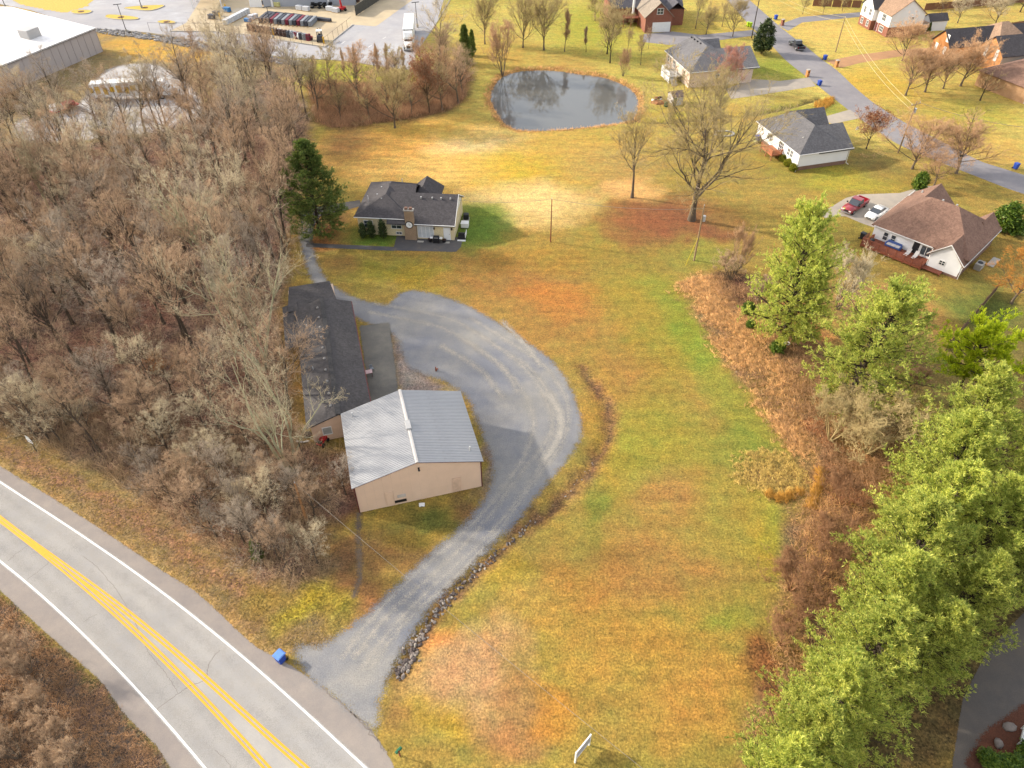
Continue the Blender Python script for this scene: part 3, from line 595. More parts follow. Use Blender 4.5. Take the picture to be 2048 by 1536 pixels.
sheet("ranch_house_driveway", GP([(1652, 122), (1720, 109), (1800, 99), (1880, 95), (1880, 108), (1800, 113), (1720, 126), (1682, 136)]), 0.013, M_DRIVE2, 0.5)
sheet("brown_house_driveway", GP([(1638, 428), (1692, 396), (1718, 389), (1800, 386), (1850, 372), (1880, 372), (1850, 430), (1768, 462), (1722, 446), (1690, 432), (1650, 436)]), 0.013, M_DRIVE, 0.4)
M_NDRIVE = paving("neighbour_asphalt", S(104, 98, 94), S(118, 108, 98), ragged=.06, soft=.05, fine=10, mid=.6, var=.14)  # asphalt colour darkened to carry the shade lying on this drive
sheet("neighbour_driveway", GP([(1900, 1560), (1925, 1400), (1975, 1300), (2048, 1225), (2200, 1100), (2200, 1300), (2048, 1420), (2010, 1440), (1960, 1560)]), 0.010, M_NDRIVE, 0.4)
sheet("mulch_bed", smooth_poly(GP([(1935, 1545), (1965, 1470), (2010, 1435), (2080, 1400), (2080, 1560)])), 0.016, M_MULCH, 0.3)
# commercial lot
sheet("parking_lot", GP([(-400, -40), (-200, 60), (0, 8), (60, 20), (130, 42), (195, 58), (300, 66), (400, 83), (480, 97), (560, 114), (640, 119), (700, 123), (822, 140), (832, 105), (872, 50), (900, -40)]), 0.012, M_LOT, 1.0)
sheet("storage_yard", GP([(340, 62), (372, 46), (420, -30), (880, -40), (752, 53), (704, 49), (648, 94), (560, 80), (500, 70), (440, 63)]), 0.018, M_YARD, 1.0)
sheet("limestone_lot", smooth_poly(GP([(215, 140), (300, 128), (350, 150), (390, 185), (400, 230), (330, 262), (240, 270), (150, 282), (50, 280), (40, 240), (150, 215)])), 0.010, M_WHITELOT, 0.8)
sheet("grass_wedge", GP([(20, -5), (188, -5), (172, 12), (133, 25), (91, 18), (45, 8)]), 0.03, mat("dormant_lawn", S(214, 182, 84), 0.95, var=.2, scale=2), 0.8, 0.0)
# water
M_WATER, _nd, _ln, _bs = nodes_of("pond_water")
_bs.inputs["Base Color"].default_value = (0.095, 0.096, 0.092, 1); _bs.inputs["Roughness"].default_value = 0.01; _bs.inputs["IOR"].default_value = 1.33; _bs.inputs["Specular IOR Level"].default_value = 1.0
_t = _nd.new("ShaderNodeTexCoord"); _n = N(_nd, "ShaderNodeTexNoise", Scale=1.6, Detail=3.0); _ln.new(_t.outputs["Object"], _n.inputs["Vector"])
_b = N(_nd, "ShaderNodeBump", Strength=0.004, Distance=0.02); _ln.new(_n.outputs["Fac"], _b.inputs["Height"]); _ln.new(_b.outputs[0], _bs.inputs["Normal"])
_c = POND.mean(0); _pv = [(p[0] + (p[0] - _c[0]) * .03, p[1] + (p[1] - _c[1]) * .03) for p in POND]
struct(obj("pond_water", MB().poly([(a, b, -0.32) for a, b in _pv]).mesh("pond_water"), M_WATER))

# ------------------------------------------------------------------ vegetation
def _unit(v): return v / (np.linalg.norm(v, axis=-1, keepdims=True) + 1e-9)
def grow(start, dirn, length, r0, k, rg, wob=0.15, up=0.0, tip=0.25):
    "polylines: N branches of k segments that wander and bend up"
    n = len(start); pts = np.zeros((n, k + 1, 3)); pts[:, 0] = start; d = _unit(dirn)
    for i in range(k):
        d = _unit(d + rg.normal(0, wob, (n, 3)) + np.array([0, 0, up]))
        pts[:, i + 1] = pts[:, i] + d * (length / k)[:, None]
    rad = r0[:, None] * np.linspace(1, tip, k + 1)[None, :]
    return pts, rad
def sprout(pts, rad, n, t0, t1, ang, rg, lratio, plen, spread=0.35, rr=0.6, up=0.0, tpow=1.0):
    "n children on each polyline"
    N_, K, _ = pts.shape; k = K - 1
    t = t0 + (t1 - t0) * rg.random((N_, n)) ** tpow * 0.999; s = t * k; i = np.minimum(s.astype(int), k - 1); f = s - i
    idx = np.arange(N_)[:, None]
    p = pts[idx, i] * (1 - f[..., None]) + pts[idx, i + 1] * f[..., None]
    tan = _unit(pts[idx, i + 1] - pts[idx, i])
    rnd = _unit(rg.normal(0, 1, tan.shape)); side = _unit(np.cross(tan, rnd))
    a = ang + rg.normal(0, spread * 0.5, t.shape)
    d = tan * np.cos(a)[..., None] + side * np.sin(a)[..., None] + np.array([0, 0, up])
    ln = plen[:, None] * lratio * (1.15 - 0.55 * t) * rg.uniform(0.65, 1.3, t.shape)
    pr = (rad[idx, i] * (1 - f) + rad[idx, i + 1] * f) * rr
    return p.reshape(-1, 3), _unit(d).reshape(-1, 3), ln.ravel(), pr.ravel()
def tubes(pts, rad, sides):
    n, K, _ = pts.shape
    tan = np.gradient(pts, axis=1); tan = _unit(tan)
    ref = np.where(np.abs(tan[..., 2:3]) > 0.9, np.array([1., 0, 0]), np.array([0, 0, 1.]))
    u = _unit(np.cross(tan, ref)); w = np.cross(tan, u)
    th = np.arange(sides) * 2 * math.pi / sides
    V = pts[:, :, None] + rad[:, :, None, None] * (u[:, :, None] * np.cos(th)[None, None, :, None] + w[:, :, None] * np.sin(th)[None, None, :, None])
    b = (np.arange(n) * K * sides)[:, None, None] + (np.arange(K - 1) * sides)[None, :, None]; j = np.arange(sides)[None, None, :]; j2 = (j + 1) % sides
    F = np.stack(np.broadcast_arrays(b + j, b + j2, b + sides + j2, b + sides + j), -1).reshape(-1, 4)
    return V.reshape(-1, 3), F
def spikes(p, d, ln, r, rg, wob=0.0):
    "slender three-sided twigs ending in a point"
    n = len(p); d = _unit(d); ref = np.where(np.abs(d[:, 2:3]) > 0.9, np.array([1., 0, 0]), np.array([0, 0, 1.]))
    u = _unit(np.cross(d, ref)); w = np.cross(d, u); V = np.zeros((n, 4, 3))
    for q in range(3):
        t = q * 2 * math.pi / 3; V[:, q] = p + r[:, None] * (u * math.cos(t) + w * math.sin(t))
    V[:, 3] = p + d * ln[:, None]; b = np.arange(n)[:, None] * 4
    F = np.concatenate([b + np.array([0, 1, 3]), b + np.array([1, 2, 3]), b + np.array([2, 0, 3])])
    return V.reshape(-1, 3), F
class Bag:
    def __init__(s): s.V = []; s.Q = []; s.T = []; s.n = 0
    def add(s, V, F):
        F = np.asarray(F) + s.n; s.V.append(V); s.n += len(V)
        (s.Q if F.shape[1] == 4 else s.T).append(F); return s
    def mesh(s, name):
        fs = ([np.concatenate(s.Q)] if s.Q else []) + ([np.concatenate(s.T)] if s.T else [])
        return mesh_np(name, np.concatenate(s.V), fs)
def leaves(p, size, rg, flat=0.5):
    "four-cornered leaves lying every way"
    n = len(p); a = _unit(rg.normal(0, 1, (n, 3)) * np.array([1, 1, flat])); b = _unit(np.cross(a, rg.normal(0, 1, (n, 3))))
    s = size * rg.uniform(0.6, 1.3, n)[:, None]; V = np.stack([p - a * s, p + b * s * .55, p + a * s, p - b * s * .55], 1)
    return V.reshape(-1, 3), np.arange(n * 4).reshape(-1, 4)
def tufts(p, d, size, rg, blades=7, width=0.16):
    "sprays of narrow blades opening about a direction"
    n = len(p); P = np.repeat(p, blades, 0); D = _unit(np.repeat(d, blades, 0) + rg.normal(0, 0.62, (n * blades, 3)))
    L = (size * rg.uniform(0.7, 1.2, n * blades))[:, None]; sd = _unit(np.cross(D, rg.normal(0, 1, D.shape))) * L * width
    V = np.stack([P - sd * .5, P + D * L * .55 + sd, P + D * L, P + D * L * .5 - sd], 1)
    # the blades of one spray share its first point, so the spray reads as one island of tone
    V = V.reshape(-1, 3); F = np.arange(n * blades * 4).reshape(-1, 4)
    return V, F

BARK = bark_mat("grey_bark", S(124, 110, 94, 0.8), S(100, 88, 74, 0.8)); TWIG = bark_mat("brown_twigs", S(172, 146, 116, 1.25), S(146, 120, 96, 1.25))
PALEBARK = bark_mat("pale_lichen_bark", S(186, 182, 150, 0.95), S(150, 144, 112, 0.95)); PALETWIG = bark_mat("pale_twigs", S(190, 176, 146, 1.15), S(164, 148, 120, 1.15))
DARKBARK = bark_mat("dark_bark", S(92, 80, 66), S(74, 64, 54)); OLIVETWIG = bark_mat("olive_twigs", S(174, 156, 108, 1.0), S(150, 130, 92, 1.0))
TANTWIG = bark_mat("tan_twigs", S(192, 156, 118, 1.05), S(164, 128, 96, 1.05)); REDTWIG = bark_mat("red_twigs", S(190, 138, 120, 1.0), S(166, 116, 100, 1.0)); RUSTTWIG = bark_mat("rust_stems", S(156, 116, 82, .9), S(128, 94, 68, .9))

GREYTWIG = bark_mat("grey_twigs", S(162, 148, 130, 1.25), S(136, 122, 106, 1.25))
WOODBARK = bark_mat("shaded_bark", S(108, 94, 80, .75), S(84, 72, 62, .75))  # woodland trunks: shade among the trees put into a darker bark colour
def bare_tree(seed, H, spread=0.3, clear=0.35, limbs=14, ang=0.7, up=0.06, wob=0.13, fine=1.0, trunk_r=None, lean=0.0, n2=6, n3=6, n4=5, n5=3, lr=(0.62, 0.5, 0.45, 0.5), stems=1, twig_r=0.011):
    "leafless tree of height H: (trunk mesh, crown mesh)"
    rg = np.random.default_rng(seed); r0 = trunk_r or 0.012 * H + 0.05
    st = np.zeros((stems, 3)); dr = np.tile([lean, 0, 1.0], (stems, 1))
    if stems > 1:
        th = np.arange(stems) * 2 * math.pi / stems + rg.uniform(0, 1, stems); dr = np.stack([np.cos(th) * .38, np.sin(th) * .38, np.ones(stems)], 1); st = dr * np.array([.15, .15, 0]); st = st
    st[:, 2] = -0.15
    T, tr = grow(st, dr, np.full(stems, H * 0.92), np.full(stems, r0 / math.sqrt(stems)), 9, rg, 0.05 if stems == 1 else 0.07, 0.05, 0.12)
    tr[:, 0] *= 1.5
    a = Bag(); a.add(*tubes(T, tr, 7))
    L = np.full(stems, H)
    p, d, ln, r = sprout(T, tr, limbs // stems + 1, clear, 0.97, ang, rg, spread * 1.5, L, 0.4, 0.55, 0.15)
    P1, R1 = grow(p, d, ln, np.minimum(r, r0 * .55), 6, rg, wob, up); a.add(*tubes(P1, R1, 5))
    p, d, l2, r = sprout(P1, R1, n2, 0.2, 1.0, 0.65, rg, lr[0], ln, 0.5, 0.62, 0.1)
    P2, R2 = grow(p, d, l2, np.maximum(r, .018), 5, rg, wob * 1.2, up); a.add(*tubes(P2, R2, 4))
    b = Bag()
    p, d, l3, r = sprout(P2, R2, n3, 0.2, 1.0, 0.6, rg, lr[1], l2, 0.5, 0.62, 0.1)
    P3, R3 = grow(p, d, l3, np.clip(r, .012, .05), 3, rg, wob * 1.3, up); b.add(*tubes(P3, R3, 3))
    # twigs on the leaders too
    p, d, l4, r = sprout(P3, R3, n4, 0.15, 1.0, 0.6, rg, lr[2], np.maximum(l3, .8), 0.5, 0.7, 0.08)
    P4, R4 = grow(p, d, np.maximum(l4, .35), np.clip(r, twig_r * .8, .02), 2, rg, wob, up); b.add(*tubes(P4, R4, 3))
    p, d, l5, r = sprout(P4, R4, n5, 0.2, 1.0, 0.55, rg, lr[3], np.maximum(l4, .6), 0.5, 0.7, 0.05)
    b.add(*spikes(p, d, np.maximum(l5, .22) * fine, np.full(len(p), twig_r), rg))
    return a.mesh("trunk"), b.mesh("crown"), P4[:, -1]
def tree_proto(name, label, cat, meshes, bark, twig, loc=(0, 0, 0), rz=0.0, group=None, scale=None):
    t = thing(name, label, cat, loc, rz, group, scale)
    obj("trunk", meshes[0], bark, t); obj("crown", meshes[1], twig, t); return t

# --- white pines: whorled limbs carrying sprays of needles
NEEDLE = leaf_mat("pine_needles", [S(104, 130, 56, .92), S(160, 174, 78, 1.05), S(202, 200, 96, 1.18), S(238, 220, 112, 1.25)], 0.55, 0.42)
NEEDLE_DARK = leaf_mat("dark_pine_needles", [S(70, 98, 46, .8), S(112, 132, 62, .9), S(156, 158, 80, 1.)], 0.6, 0.3)
NEEDLE_OLIVE = leaf_mat("olive_needles", [S(120, 118, 56, .8), S(160, 150, 74, .9), S(190, 176, 92, 1.)], 0.6, 0.3)
NEEDLE_YELLOW = leaf_mat("yellow_pine_needles", [S(120, 146, 26, .9), S(178, 192, 34, 1.), S(214, 216, 52, 1.)], 0.55, 0.4)
def pine(seed, H, rad, base=0.12, per=6, gap=0.55, tuft=0.34, dens=1.0, droop=0.0, shape=0.8, blades=8, irregular=0.2, bw=0.075):
    rg = np.random.default_rng(seed); a, b = Bag(), Bag()
    T, tr = grow(np.array([[0, 0, -.15]]), np.array([[0, 0, 1.]]), np.array([H]), np.array([0.014 * H + .04]), 10, rg, 0.02, 0.02, 0.1); a.add(*tubes(T, tr, 7))
    zs = np.arange(H * base, H * 0.99, gap); st, dr, ln = [], [], []
    for z in zs:
        t = (z / H - base) / (1 - base); env = rad * ((1 - t) ** (0.72 * shape)) * (0.45 + 0.55 * min(1, t * 4 + .35)); n = per if t < .85 else 4; o = rg.uniform(0, 6.28)
        for k in range(n):
            th = o + k * 6.283 / n + rg.normal(0, .25); l = max(.35, env * rg.uniform(1 - irregular * 1.6, 1 + irregular)); el = 0.12 + 0.75 * t - droop * (1 - t) + rg.normal(0, .08)
            st.append((T[0, int(np.clip(z / H * 10, 0, 10)), 0], T[0, int(np.clip(z / H * 10, 0, 10)), 1], z)); dr.append((math.cos(th) * math.cos(el), math.sin(th) * math.cos(el), math.sin(el))); ln.append(l)
    st, dr, ln = np.array(st), np.array(dr), np.array(ln)
    P1, R1 = grow(st, dr, ln, 0.02 + ln * .011, 5, rg, 0.06, 0.05); a.add(*tubes(P1, R1, 4))
    nb = max(6, int(10 * dens)); p, d, l2, r = sprout(P1, R1, nb, 0.3, 1.0, 0.75, rg, 0.34, ln, 0.4, 0.5, 0.12)
    P2, R2 = grow(p, d, np.clip(l2, .25, 1.3), np.full(len(p), .014), 3, rg, 0.1, 0.06); a.add(*tubes(P2, R2, 3))
    for t0 in np.linspace(0.15, 1.0, max(4, int(6 * dens))):
        s = t0 * 3; i = min(int(s), 2); q = P2[:, i] * (1 - (s - i)) + P2[:, i + 1] * (s - i); dd = _unit(P2[:, 3] - P2[:, 0]) * .7 + np.array([0, 0, .75])
        q = q + rg.normal(0, .09, q.shape); b.add(*tufts(q, dd, np.full(len(q), tuft).repeat(blades), rg, blades, bw))
    q = P1[:, -1]; b.add(*tufts(q, _unit(P1[:, -1] - P1[:, -2]) + np.array([0, 0, .4]), np.full(len(q) * blades, tuft * 1.15), rg, blades, bw))
    return a.mesh("trunk"), b.mesh("crown")

PINES = [pine(11, 15, 4.9, .08, 6, .6, .30), pine(12, 15, 4.6, .10, 6, .6, .30, irregular=.28), pine(13, 15, 5.2, .08, 6, .62, .30, irregular=.3), pine(14, 15, 5.4, .10, 7, .6, .30, shape=.52, irregular=.3)]
pine_roots = []
def place_pine(kind, loc, h, label, rz, wide=1.0, group="white pines along the neighbour's drive"):
    s = h / 15.0
    if kind < len(pine_roots) and pine_roots[kind] is not None: t = dup(pine_roots[kind], loc, rz, label, group, (s * wide, s * wide, s))
    else:
        t = tree_proto("pine_tree", label, "pine tree", PINES[kind], DARKBARK, NEEDLE, loc, rz, group, (s * wide, s * wide, s))
        while len(pine_roots) <= kind: pine_roots.append(None)
        pine_roots[kind] = t
    return t
# row on the right: position of each leader tip and tree height
row = [(1690, 1520, 12.5, "pine at the lower end of the bright green row beside the brown brush"), (1755, 1425, 13, "second pine from the lower end of the bright green row"), (1812, 1335, 13.5, "third pine from the lower end of the bright green row"),
       (1868, 1240, 14, "fourth pine from the lower end of the bright green row"), (1925, 1130, 14.5, "fifth pine up the bright green row, above the drive"), (1975, 1035, 15, "sixth pine up the bright green row, below the brush thicket"), (2005, 935, 15, "seventh pine up the bright green row, beside the brush thicket"),
       (2035, 845, 15.5, "eighth pine up the bright green row, below the yellow-green pine"), (2075, 760, 15.5, "uppermost pine of the bright green row at the picture's edge"), (1990, 1210, 12, "pine behind the fourth in the row, shading the paved drive"), (2070, 1120, 13, "pine at the picture's edge behind the fifth in the row"), (2110, 960, 14, "pine at the picture's edge behind the seventh in the row")]
for k, (px, py, h, lab) in enumerate(row):
    b = G(px - 75, py - 5, h); place_pine(k % 3, (b[0], b[1], 0), h, lab, k * 1.7, 1.12 + .14 * (k % 2))
for k, (px, py, h) in enumerate([(2190, 860, 15), (2200, 740, 15), (2180, 1000, 14)]):
    b = G(px, py, h); place_pine(k % 3, (b[0], b[1], 0), h, ["first", "second", "third"][k] + " pine behind the row just past the picture's right edge", k * 2.1, 1.0)
b = G(1560, 690); place_pine(3, (b[0], b[1], 0), rise((1560, 690), 425), "tall pine below the brown deck, left of the leaning bare trunk", 0.4, .85, None)
b = G(1592, 690); t = place_pine(0, (b[0], b[1], 0), 13.0, "slim pine with a pale bare lower trunk behind the taller pine", 2.2, .8, None)
b = G(1690, 815); place_pine(3, (b[0], b[1], 0), rise((1690, 815), 578), "broad pine standing alone above the brush thicket", 2.6, 1.12, None)
p_ = pine(21, 13, 4.6, .06, 6, .5, tuft=.36, droop=.12, dens=.9)
b = G(640, 470); tree_proto("pine_tree", "dark green conifer beside the cream brick house", "conifer", p_, DARKBARK, NEEDLE_DARK, (b[0], b[1], 0), .5, None, (1.35, 1.35, rise((640, 470), 290) / 13))
p_ = pine(22, 10, 4.3, .45, 6, .55, tuft=.4, shape=.55, irregular=.5)
b = G(1900, 812); tree_proto("pine_tree", "yellow-green spreading pine with dark forked trunk beside the fence", "pine tree", p_, DARKBARK, NEEDLE_YELLOW, (b[0], b[1], 0), .5, None, rise((1900, 812), 662) / 10)
p_ = pine(23, 8, 1.9, .04, 6, .4, tuft=.36, droop=.1, dens=.8)
cedars = [(932, 128, 52, 1., "dark cedar beside the pale bare tree near the parked lorry"), (945, 112, 60, .8, "dark cedar behind another cedar near the parked lorry"), (75, 250, 215, 1.3, "dark cedar in the wood in front of the limestone lot"), (1855, 68, 45, .9, "small dark cone-shaped cedar by the long brown fence")]
c0 = None
for bx, by, ty, wd, lab in cedars:
    b = G(bx, by); h = rise((bx, by), ty); s = h / 8
    if c0 is None: c0 = tree_proto("cedar_tree", lab, "cedar", p_, DARKBARK, NEEDLE_DARK, (b[0], b[1], 0), 0, None, (s * wd, s * wd, s))
    else: dup(c0, (b[0], b[1], 0), bx, lab, None, (s * wd, s * wd, s))

b = G(518, 1118); tree_proto("cedar_tree", "small yellow-green cedar at the wood's edge by the highway", "cedar", (p_[0].copy(), p_[1].copy()), DARKBARK, NEEDLE_OLIVE, (b[0], b[1], 0), 0, None, .38)
# --- broadleaf evergreens
def leafy(seed, H, rad, nl=9000, size=.16, stems=5, low=.05, squash=1.0):
    rg = np.random.default_rng(seed); a, b = Bag(), Bag()
    T, tr = grow(np.zeros((stems, 3)), np.c_[rg.normal(0, .25, (stems, 2)), np.ones(stems)], np.full(stems, H * .8), np.full(stems, .05), 5, rg, .06, .04); a.add(*tubes(T, tr, 5))
    p, d, ln, r = sprout(T, tr, 10, .1, 1, .9, rg, .35, np.full(stems, rad * 2), .4, .5); P1, R1 = grow(p, d, ln, np.clip(r, .01, .04), 3, rg, .1, .05); a.add(*tubes(P1, R1, 3))
    nc = 90; c = rg.normal(0, 1, (nc, 3)); c = _unit(c) * rg.uniform(.35, 1, (nc, 1)) ** .5; c[:, 2] = c[:, 2] * .5 + .5
    cen = np.c_[c[:, :2] * rad * (1.05 - .55 * np.clip(c[:, 2:], 0, 1) * squash), low * H + c[:, 2] * H * .93]
    q = cen[rg.integers(0, nc, nl)] + rg.normal(0, rad * .13, (nl, 3)); b.add(*leaves(q, size, rg))
    return a.mesh("trunk"), b.mesh("crown")
MAGNOLIA = leaf_mat("magnolia_leaves", [S(40, 62, 30), S(78, 96, 50), S(128, 138, 82)], 0.35, 0.15); SHRUBLEAF = leaf_mat("shrub_leaves", [S(60, 92, 34), S(110, 140, 48), S(150, 168, 60)], 0.5, 0.3)
HEDGE = leaf_mat("hedge_leaves", [S(110, 124, 30), S(162, 164, 40), S(196, 184, 60)], 0.5, 0.3); RUSTLEAF = leaf_mat("rust_leaves", [S(120, 62, 38), S(172, 92, 52), S(204, 126, 76)], 0.7, 0.3); TANLEAF = leaf_mat("tan_leaves", [S(168, 100, 66), S(206, 138, 98), S(222, 164, 122)], 0.7, 0.3)
b = G(1522, 108); tree_proto("magnolia_tree", "dark glossy magnolia beside the residential street", "magnolia", leafy(31, rise((1522, 108), 36), 2.6, 9000, .2), DARKBARK, MAGNOLIA, (b[0], b[1], 0))
_sh = leafy(33, 3.0, 1.5, 5000, .13)
sh0 = None
for bx, by, ty, wd, lab, m_ in [(1836, 380, 345, .9, "leafy green shrub at the drive side of the brown-roofed house", SHRUBLEAF), (2005, 462, 408, 1., "tall dark green shrub behind the brown-roofed house", SHRUBLEAF), (2028, 470, 440, 1.3, "rounded green shrub at the edge behind the brown-roofed house", SHRUBLEAF),
                            (1495, 628, 606, 1.2, "low green bush in the dry grass below the deck", SHRUBLEAF), (1552, 705, 682, 1.1, "small green cedar bush among the red pine straw", SHRUBLEAF), (1500, 655, 640, 1.2, "rounded grey-green bush in the dry grass strip", SHRUBLEAF)]:
    b = G(bx, by); s = rise((bx, by), ty) / 3.0
    if sh0 is None: sh0 = tree_proto("evergreen_shrub", lab, "shrub", _sh, DARKBARK, m_, (b[0], b[1], 0), 0, None, (s * wd, s * wd, s))
    else: dup(sh0, (b[0], b[1], 0), bx, lab, None, (s * wd, s * wd, s))
_hd = leafy(34, 1.1, .75, 2200, .09, 3, .0, .6); h0 = None
for k, (bx, by) in enumerate([(1566, 322), (1575, 331), (1585, 341)]):
    b = G(bx, by); lab = ["clipped yellow-green bush nearest the deck of the white house", "middle clipped yellow-green bush along the white house", "clipped yellow-green bush at the corner of the white house"][k]
    if h0 is None: h0 = tree_proto("clipped_bush", lab, "bush", _hd, DARKBARK, HEDGE, (b[0], b[1], 0), 0, "clipped bushes by the white house", 1.15)
    else: dup(h0, (b[0], b[1], 0), k, lab, "clipped bushes by the white house", 1.15)

# --- bare deciduous kinds
FOREST = [bare_tree(101, 18, .24, .42, 15, .75, .05, n5=2), bare_tree(102, 17, .28, .35, 16, .8, .04, n5=2), bare_tree(103, 19, .22, .5, 14, .65, .07, n5=2), bare_tree(104, 15, .30, .3, 16, .85, .03, n5=2), bare_tree(105, 18, .26, .38, 15, .7, .05, lean=.08, n5=2), bare_tree(106, 13, .3, .2, 18, .7, .06, n2=5, n5=2)]
SYC = [bare_tree(111, 19, .34, .3, 11, .65, .09, .17, n2=6, n3=6, n4=4, n5=3, trunk_r=.34, stems=1), bare_tree(112, 17, .34, .12, 12, .55, .1, .18, n2=6, n3=6, n4=4, n5=3, stems=3, trunk_r=.4)]
PEAR = [bare_tree(121, 8, .42, .18, 20, .85, .09, .1, n2=7, n3=6, n4=5, n5=3, trunk_r=.16), bare_tree(122, 8, .40, .2, 20, .8, .1, .1, n2=7, n3=6, n4=5, n5=3, trunk_r=.17), bare_tree(123, 8, .46, .2, 18, 1.0, .06, .12, n2=7, n3=6, n4=5, n5=3, trunk_r=.16)]
COLUMN = bare_tree(124, 8, .16, .18, 20, .4, .2, .07, n2=6, n3=5, n4=4, n5=3, trunk_r=.12)
OAK = bare_tree(131, 17, .40, .22, 18, .95, .07, .16, n2=8, n3=8, n4=6, n5=4, trunk_r=.38, twig_r=.012)
SMALLOAK = bare_tree(132, 12, .34, .3, 13, .75, .07, .15, n2=6, n3=6, n4=5, n5=3, trunk_r=.22)
MULTI = bare_tree(141, 6, .36, .15, 20, .45, .14, .12, n2=5, n3=5, n4=4, n5=3, stems=6, trunk_r=.16)
POLLARD = bare_tree(142, 4, .55, .35, 9, .8, .12, .2, n2=4, n3=2, n4=2, n5=2, trunk_r=.14)
protos = {}
def place_tree(kind, meshes, loc, h, h0, label, rz, bark, twig, group=None, wide=1.0, name="bare_tree", cat="tree"):
    s = h / h0; sc = (s * wide, s * wide, s)
    key = (kind, bark.name, twig.name)
    if key in protos: return dup(protos[key], loc, rz, label, group, sc)
    t = tree_proto(name, label, cat, (meshes[0].copy(), meshes[1].copy()), bark, twig, loc, rz, group, sc); protos[key] = t; return t
# individually seen trees: (kind, base, top row, label, bark, twigs, width)
def one(kind, meshes, h0, bx, by, ty, label, bark=BARK, twig=TWIG, wide=1.0, name="bare_tree"):
    b = G(bx, by); return place_tree(kind, meshes, (b[0], b[1], 0), rise((bx, by), ty), h0, label, bx * .37, bark, twig, None, wide, name)
one('oak', OAK, 17, 1383, 440, 205, "big spreading bare oak over the red leaf carpet", BARK, OLIVETWIG, 1.2, "oak_tree")
one('so', SMALLOAK, 12, 1264, 395, 245, "smaller bare tree left of the big spreading oak", BARK, OLIVETWIG, 1.0)
one('syc0', SYC[0], 19, 428, 578, 330, "pale-barked tree with dark forked trunk inside the wood", PALEBARK, PALETWIG, 1.0, "sycamore_tree")
one('syc1', SYC[1], 17, 527, 738, 478, "many-stemmed pale green sycamore beside the long dark barn", PALEBARK, PALETWIG, .95, "sycamore_tree")
one('syc1', SYC[1], 17, 590, 948, 700, "pale sycamore whose limbs reach over the metal shed roof", PALEBARK, PALETWIG, .85, "sycamore_tree")
one('syc0', SYC[0], 19, 30, 580, 420, "pale-limbed tree at the picture's edge in the wood", PALEBARK, PALETWIG, .8, "sycamore_tree")
one('syc0', SYC[0], 19, 110, 445, 250, "pale-limbed tree in the upper part of the wood", PALEBARK, PALETWIG, .8, "sycamore_tree")
one('pear0', PEAR[0], 8, 790, 256, 160, "fan-shaped bare tree at the top edge of the golden field", BARK, OLIVETWIG, 1.0)
one('for3', FOREST[3], 15, 880, 132, 0, "tall pale bare tree beside the parked lorry", BARK, PALETWIG, .9)
one('pear1', PEAR[1], 8, 970, 88, 0, "bare tree left of the row north of the pond", BARK, OLIVETWIG, .75)
one('pear0', PEAR[0], 8, 1046, 95, 8, "first wide bare tree in the row north of the pond", BARK, OLIVETWIG, .9)
one('pear1', PEAR[1], 8, 1088, 100, 5, "second wide bare tree in the row north of the pond", BARK, OLIVETWIG, .95)
one('col', COLUMN, 8, 1129, 103, 28, "narrow brown column-shaped tree north of the pond", BARK, TANTWIG, .9)
one('col', COLUMN, 8, 1172, 104, 58, "small narrow tree at the end of the row north of the pond", DARKBARK, TWIG, .9)
one('mul', MULTI, 6, 1005, 150, 55, "tangled orange-twigged tree on the pond's far bank", BARK, TANTWIG, .8)
one('pear2', PEAR[2], 8, 1214, 108, 28, "leaning bare tree behind the pond's top corner", DARKBARK, OLIVETWIG, .9)
one('pear2', PEAR[2], 8, 1220, 126, 45, "bare tree in front of the leaning one by the pond", DARKBARK, OLIVETWIG, .8)
one('so', SMALLOAK, 12, 1255, 103, 60, "thin bare tree between the pond and the brick garage", BARK, TWIG, .8)
one('so', SMALLOAK, 12, 1297, 97, 60, "slim bare tree on the lawn below the brick garage drive", BARK, TWIG, .7)
one('so', SMALLOAK, 12, 1281, 130, 76, "slim bare tree on the lawn between pond and pale brick house", BARK, TWIG, .7)
one('pear2', PEAR[2], 8, 1190, 41, -4, "low spreading bare tree on the bright green lawn", DARKBARK, OLIVETWIG, 1.1)
one('so', SMALLOAK, 12, 1391, 57, -10, "bare tree on the lawn beside the brick garage", BARK, OLIVETWIG, .8)
one('pear1', PEAR[1], 8, 1412, 69, 22, "rounded bare tree beside the brick garage drive", BARK, OLIVETWIG, 1.0)
one('so', SMALLOAK, 12, 1444, 53, 5, "thin bare tree on the corner lawn by the street", BARK, OLIVETWIG, .8)
one('pear0', PEAR[0], 8, 1465, 73, 10, "bare tree by the drive's mouth at the street corner", BARK, OLIVETWIG, .9)
one('mul', MULTI, 6, 1246, 152, 105, "brown twiggy bush at the corner of the pond", BARK, TANTWIG, .8)
one('mul', MULTI, 6, 1450, 178, 105, "pale many-stemmed tree with reddish twigs before the pale brick house", PALEBARK, REDTWIG, 1.15)
one('so', SMALLOAK, 12, 1430, 262, 150, "hazy bare tree behind the big oak near the brook", BARK, OLIVETWIG, .8)
one('pear0', PEAR[0], 8, 1804, 122, 56, "round bare tree beside the ranch house drive", BARK, TANTWIG, 1.19)
for k, (bx, by, ty) in enumerate([(1811, 191, 118), (1850, 184, 112), (1886, 177, 114), (1921, 172, 96)]):
    one('pear%d' % (k % 2), PEAR[k % 2], 8, bx, by, ty, ["first", "second", "third", "fourth"][k] + " of four round bare trees in a row before the ranch house", BARK, TANTWIG, 1.3 + .1 * (k % 2))
one('pear1', PEAR[1], 8, 1857, 112, 78, "bare tree close to the ranch house gable", BARK, TANTWIG, 1.38)
one('pol', POLLARD, 4, 1960, 201, 160, "pollarded tree beside the bright orange fence", DARKBARK, OLIVETWIG, 1.1)
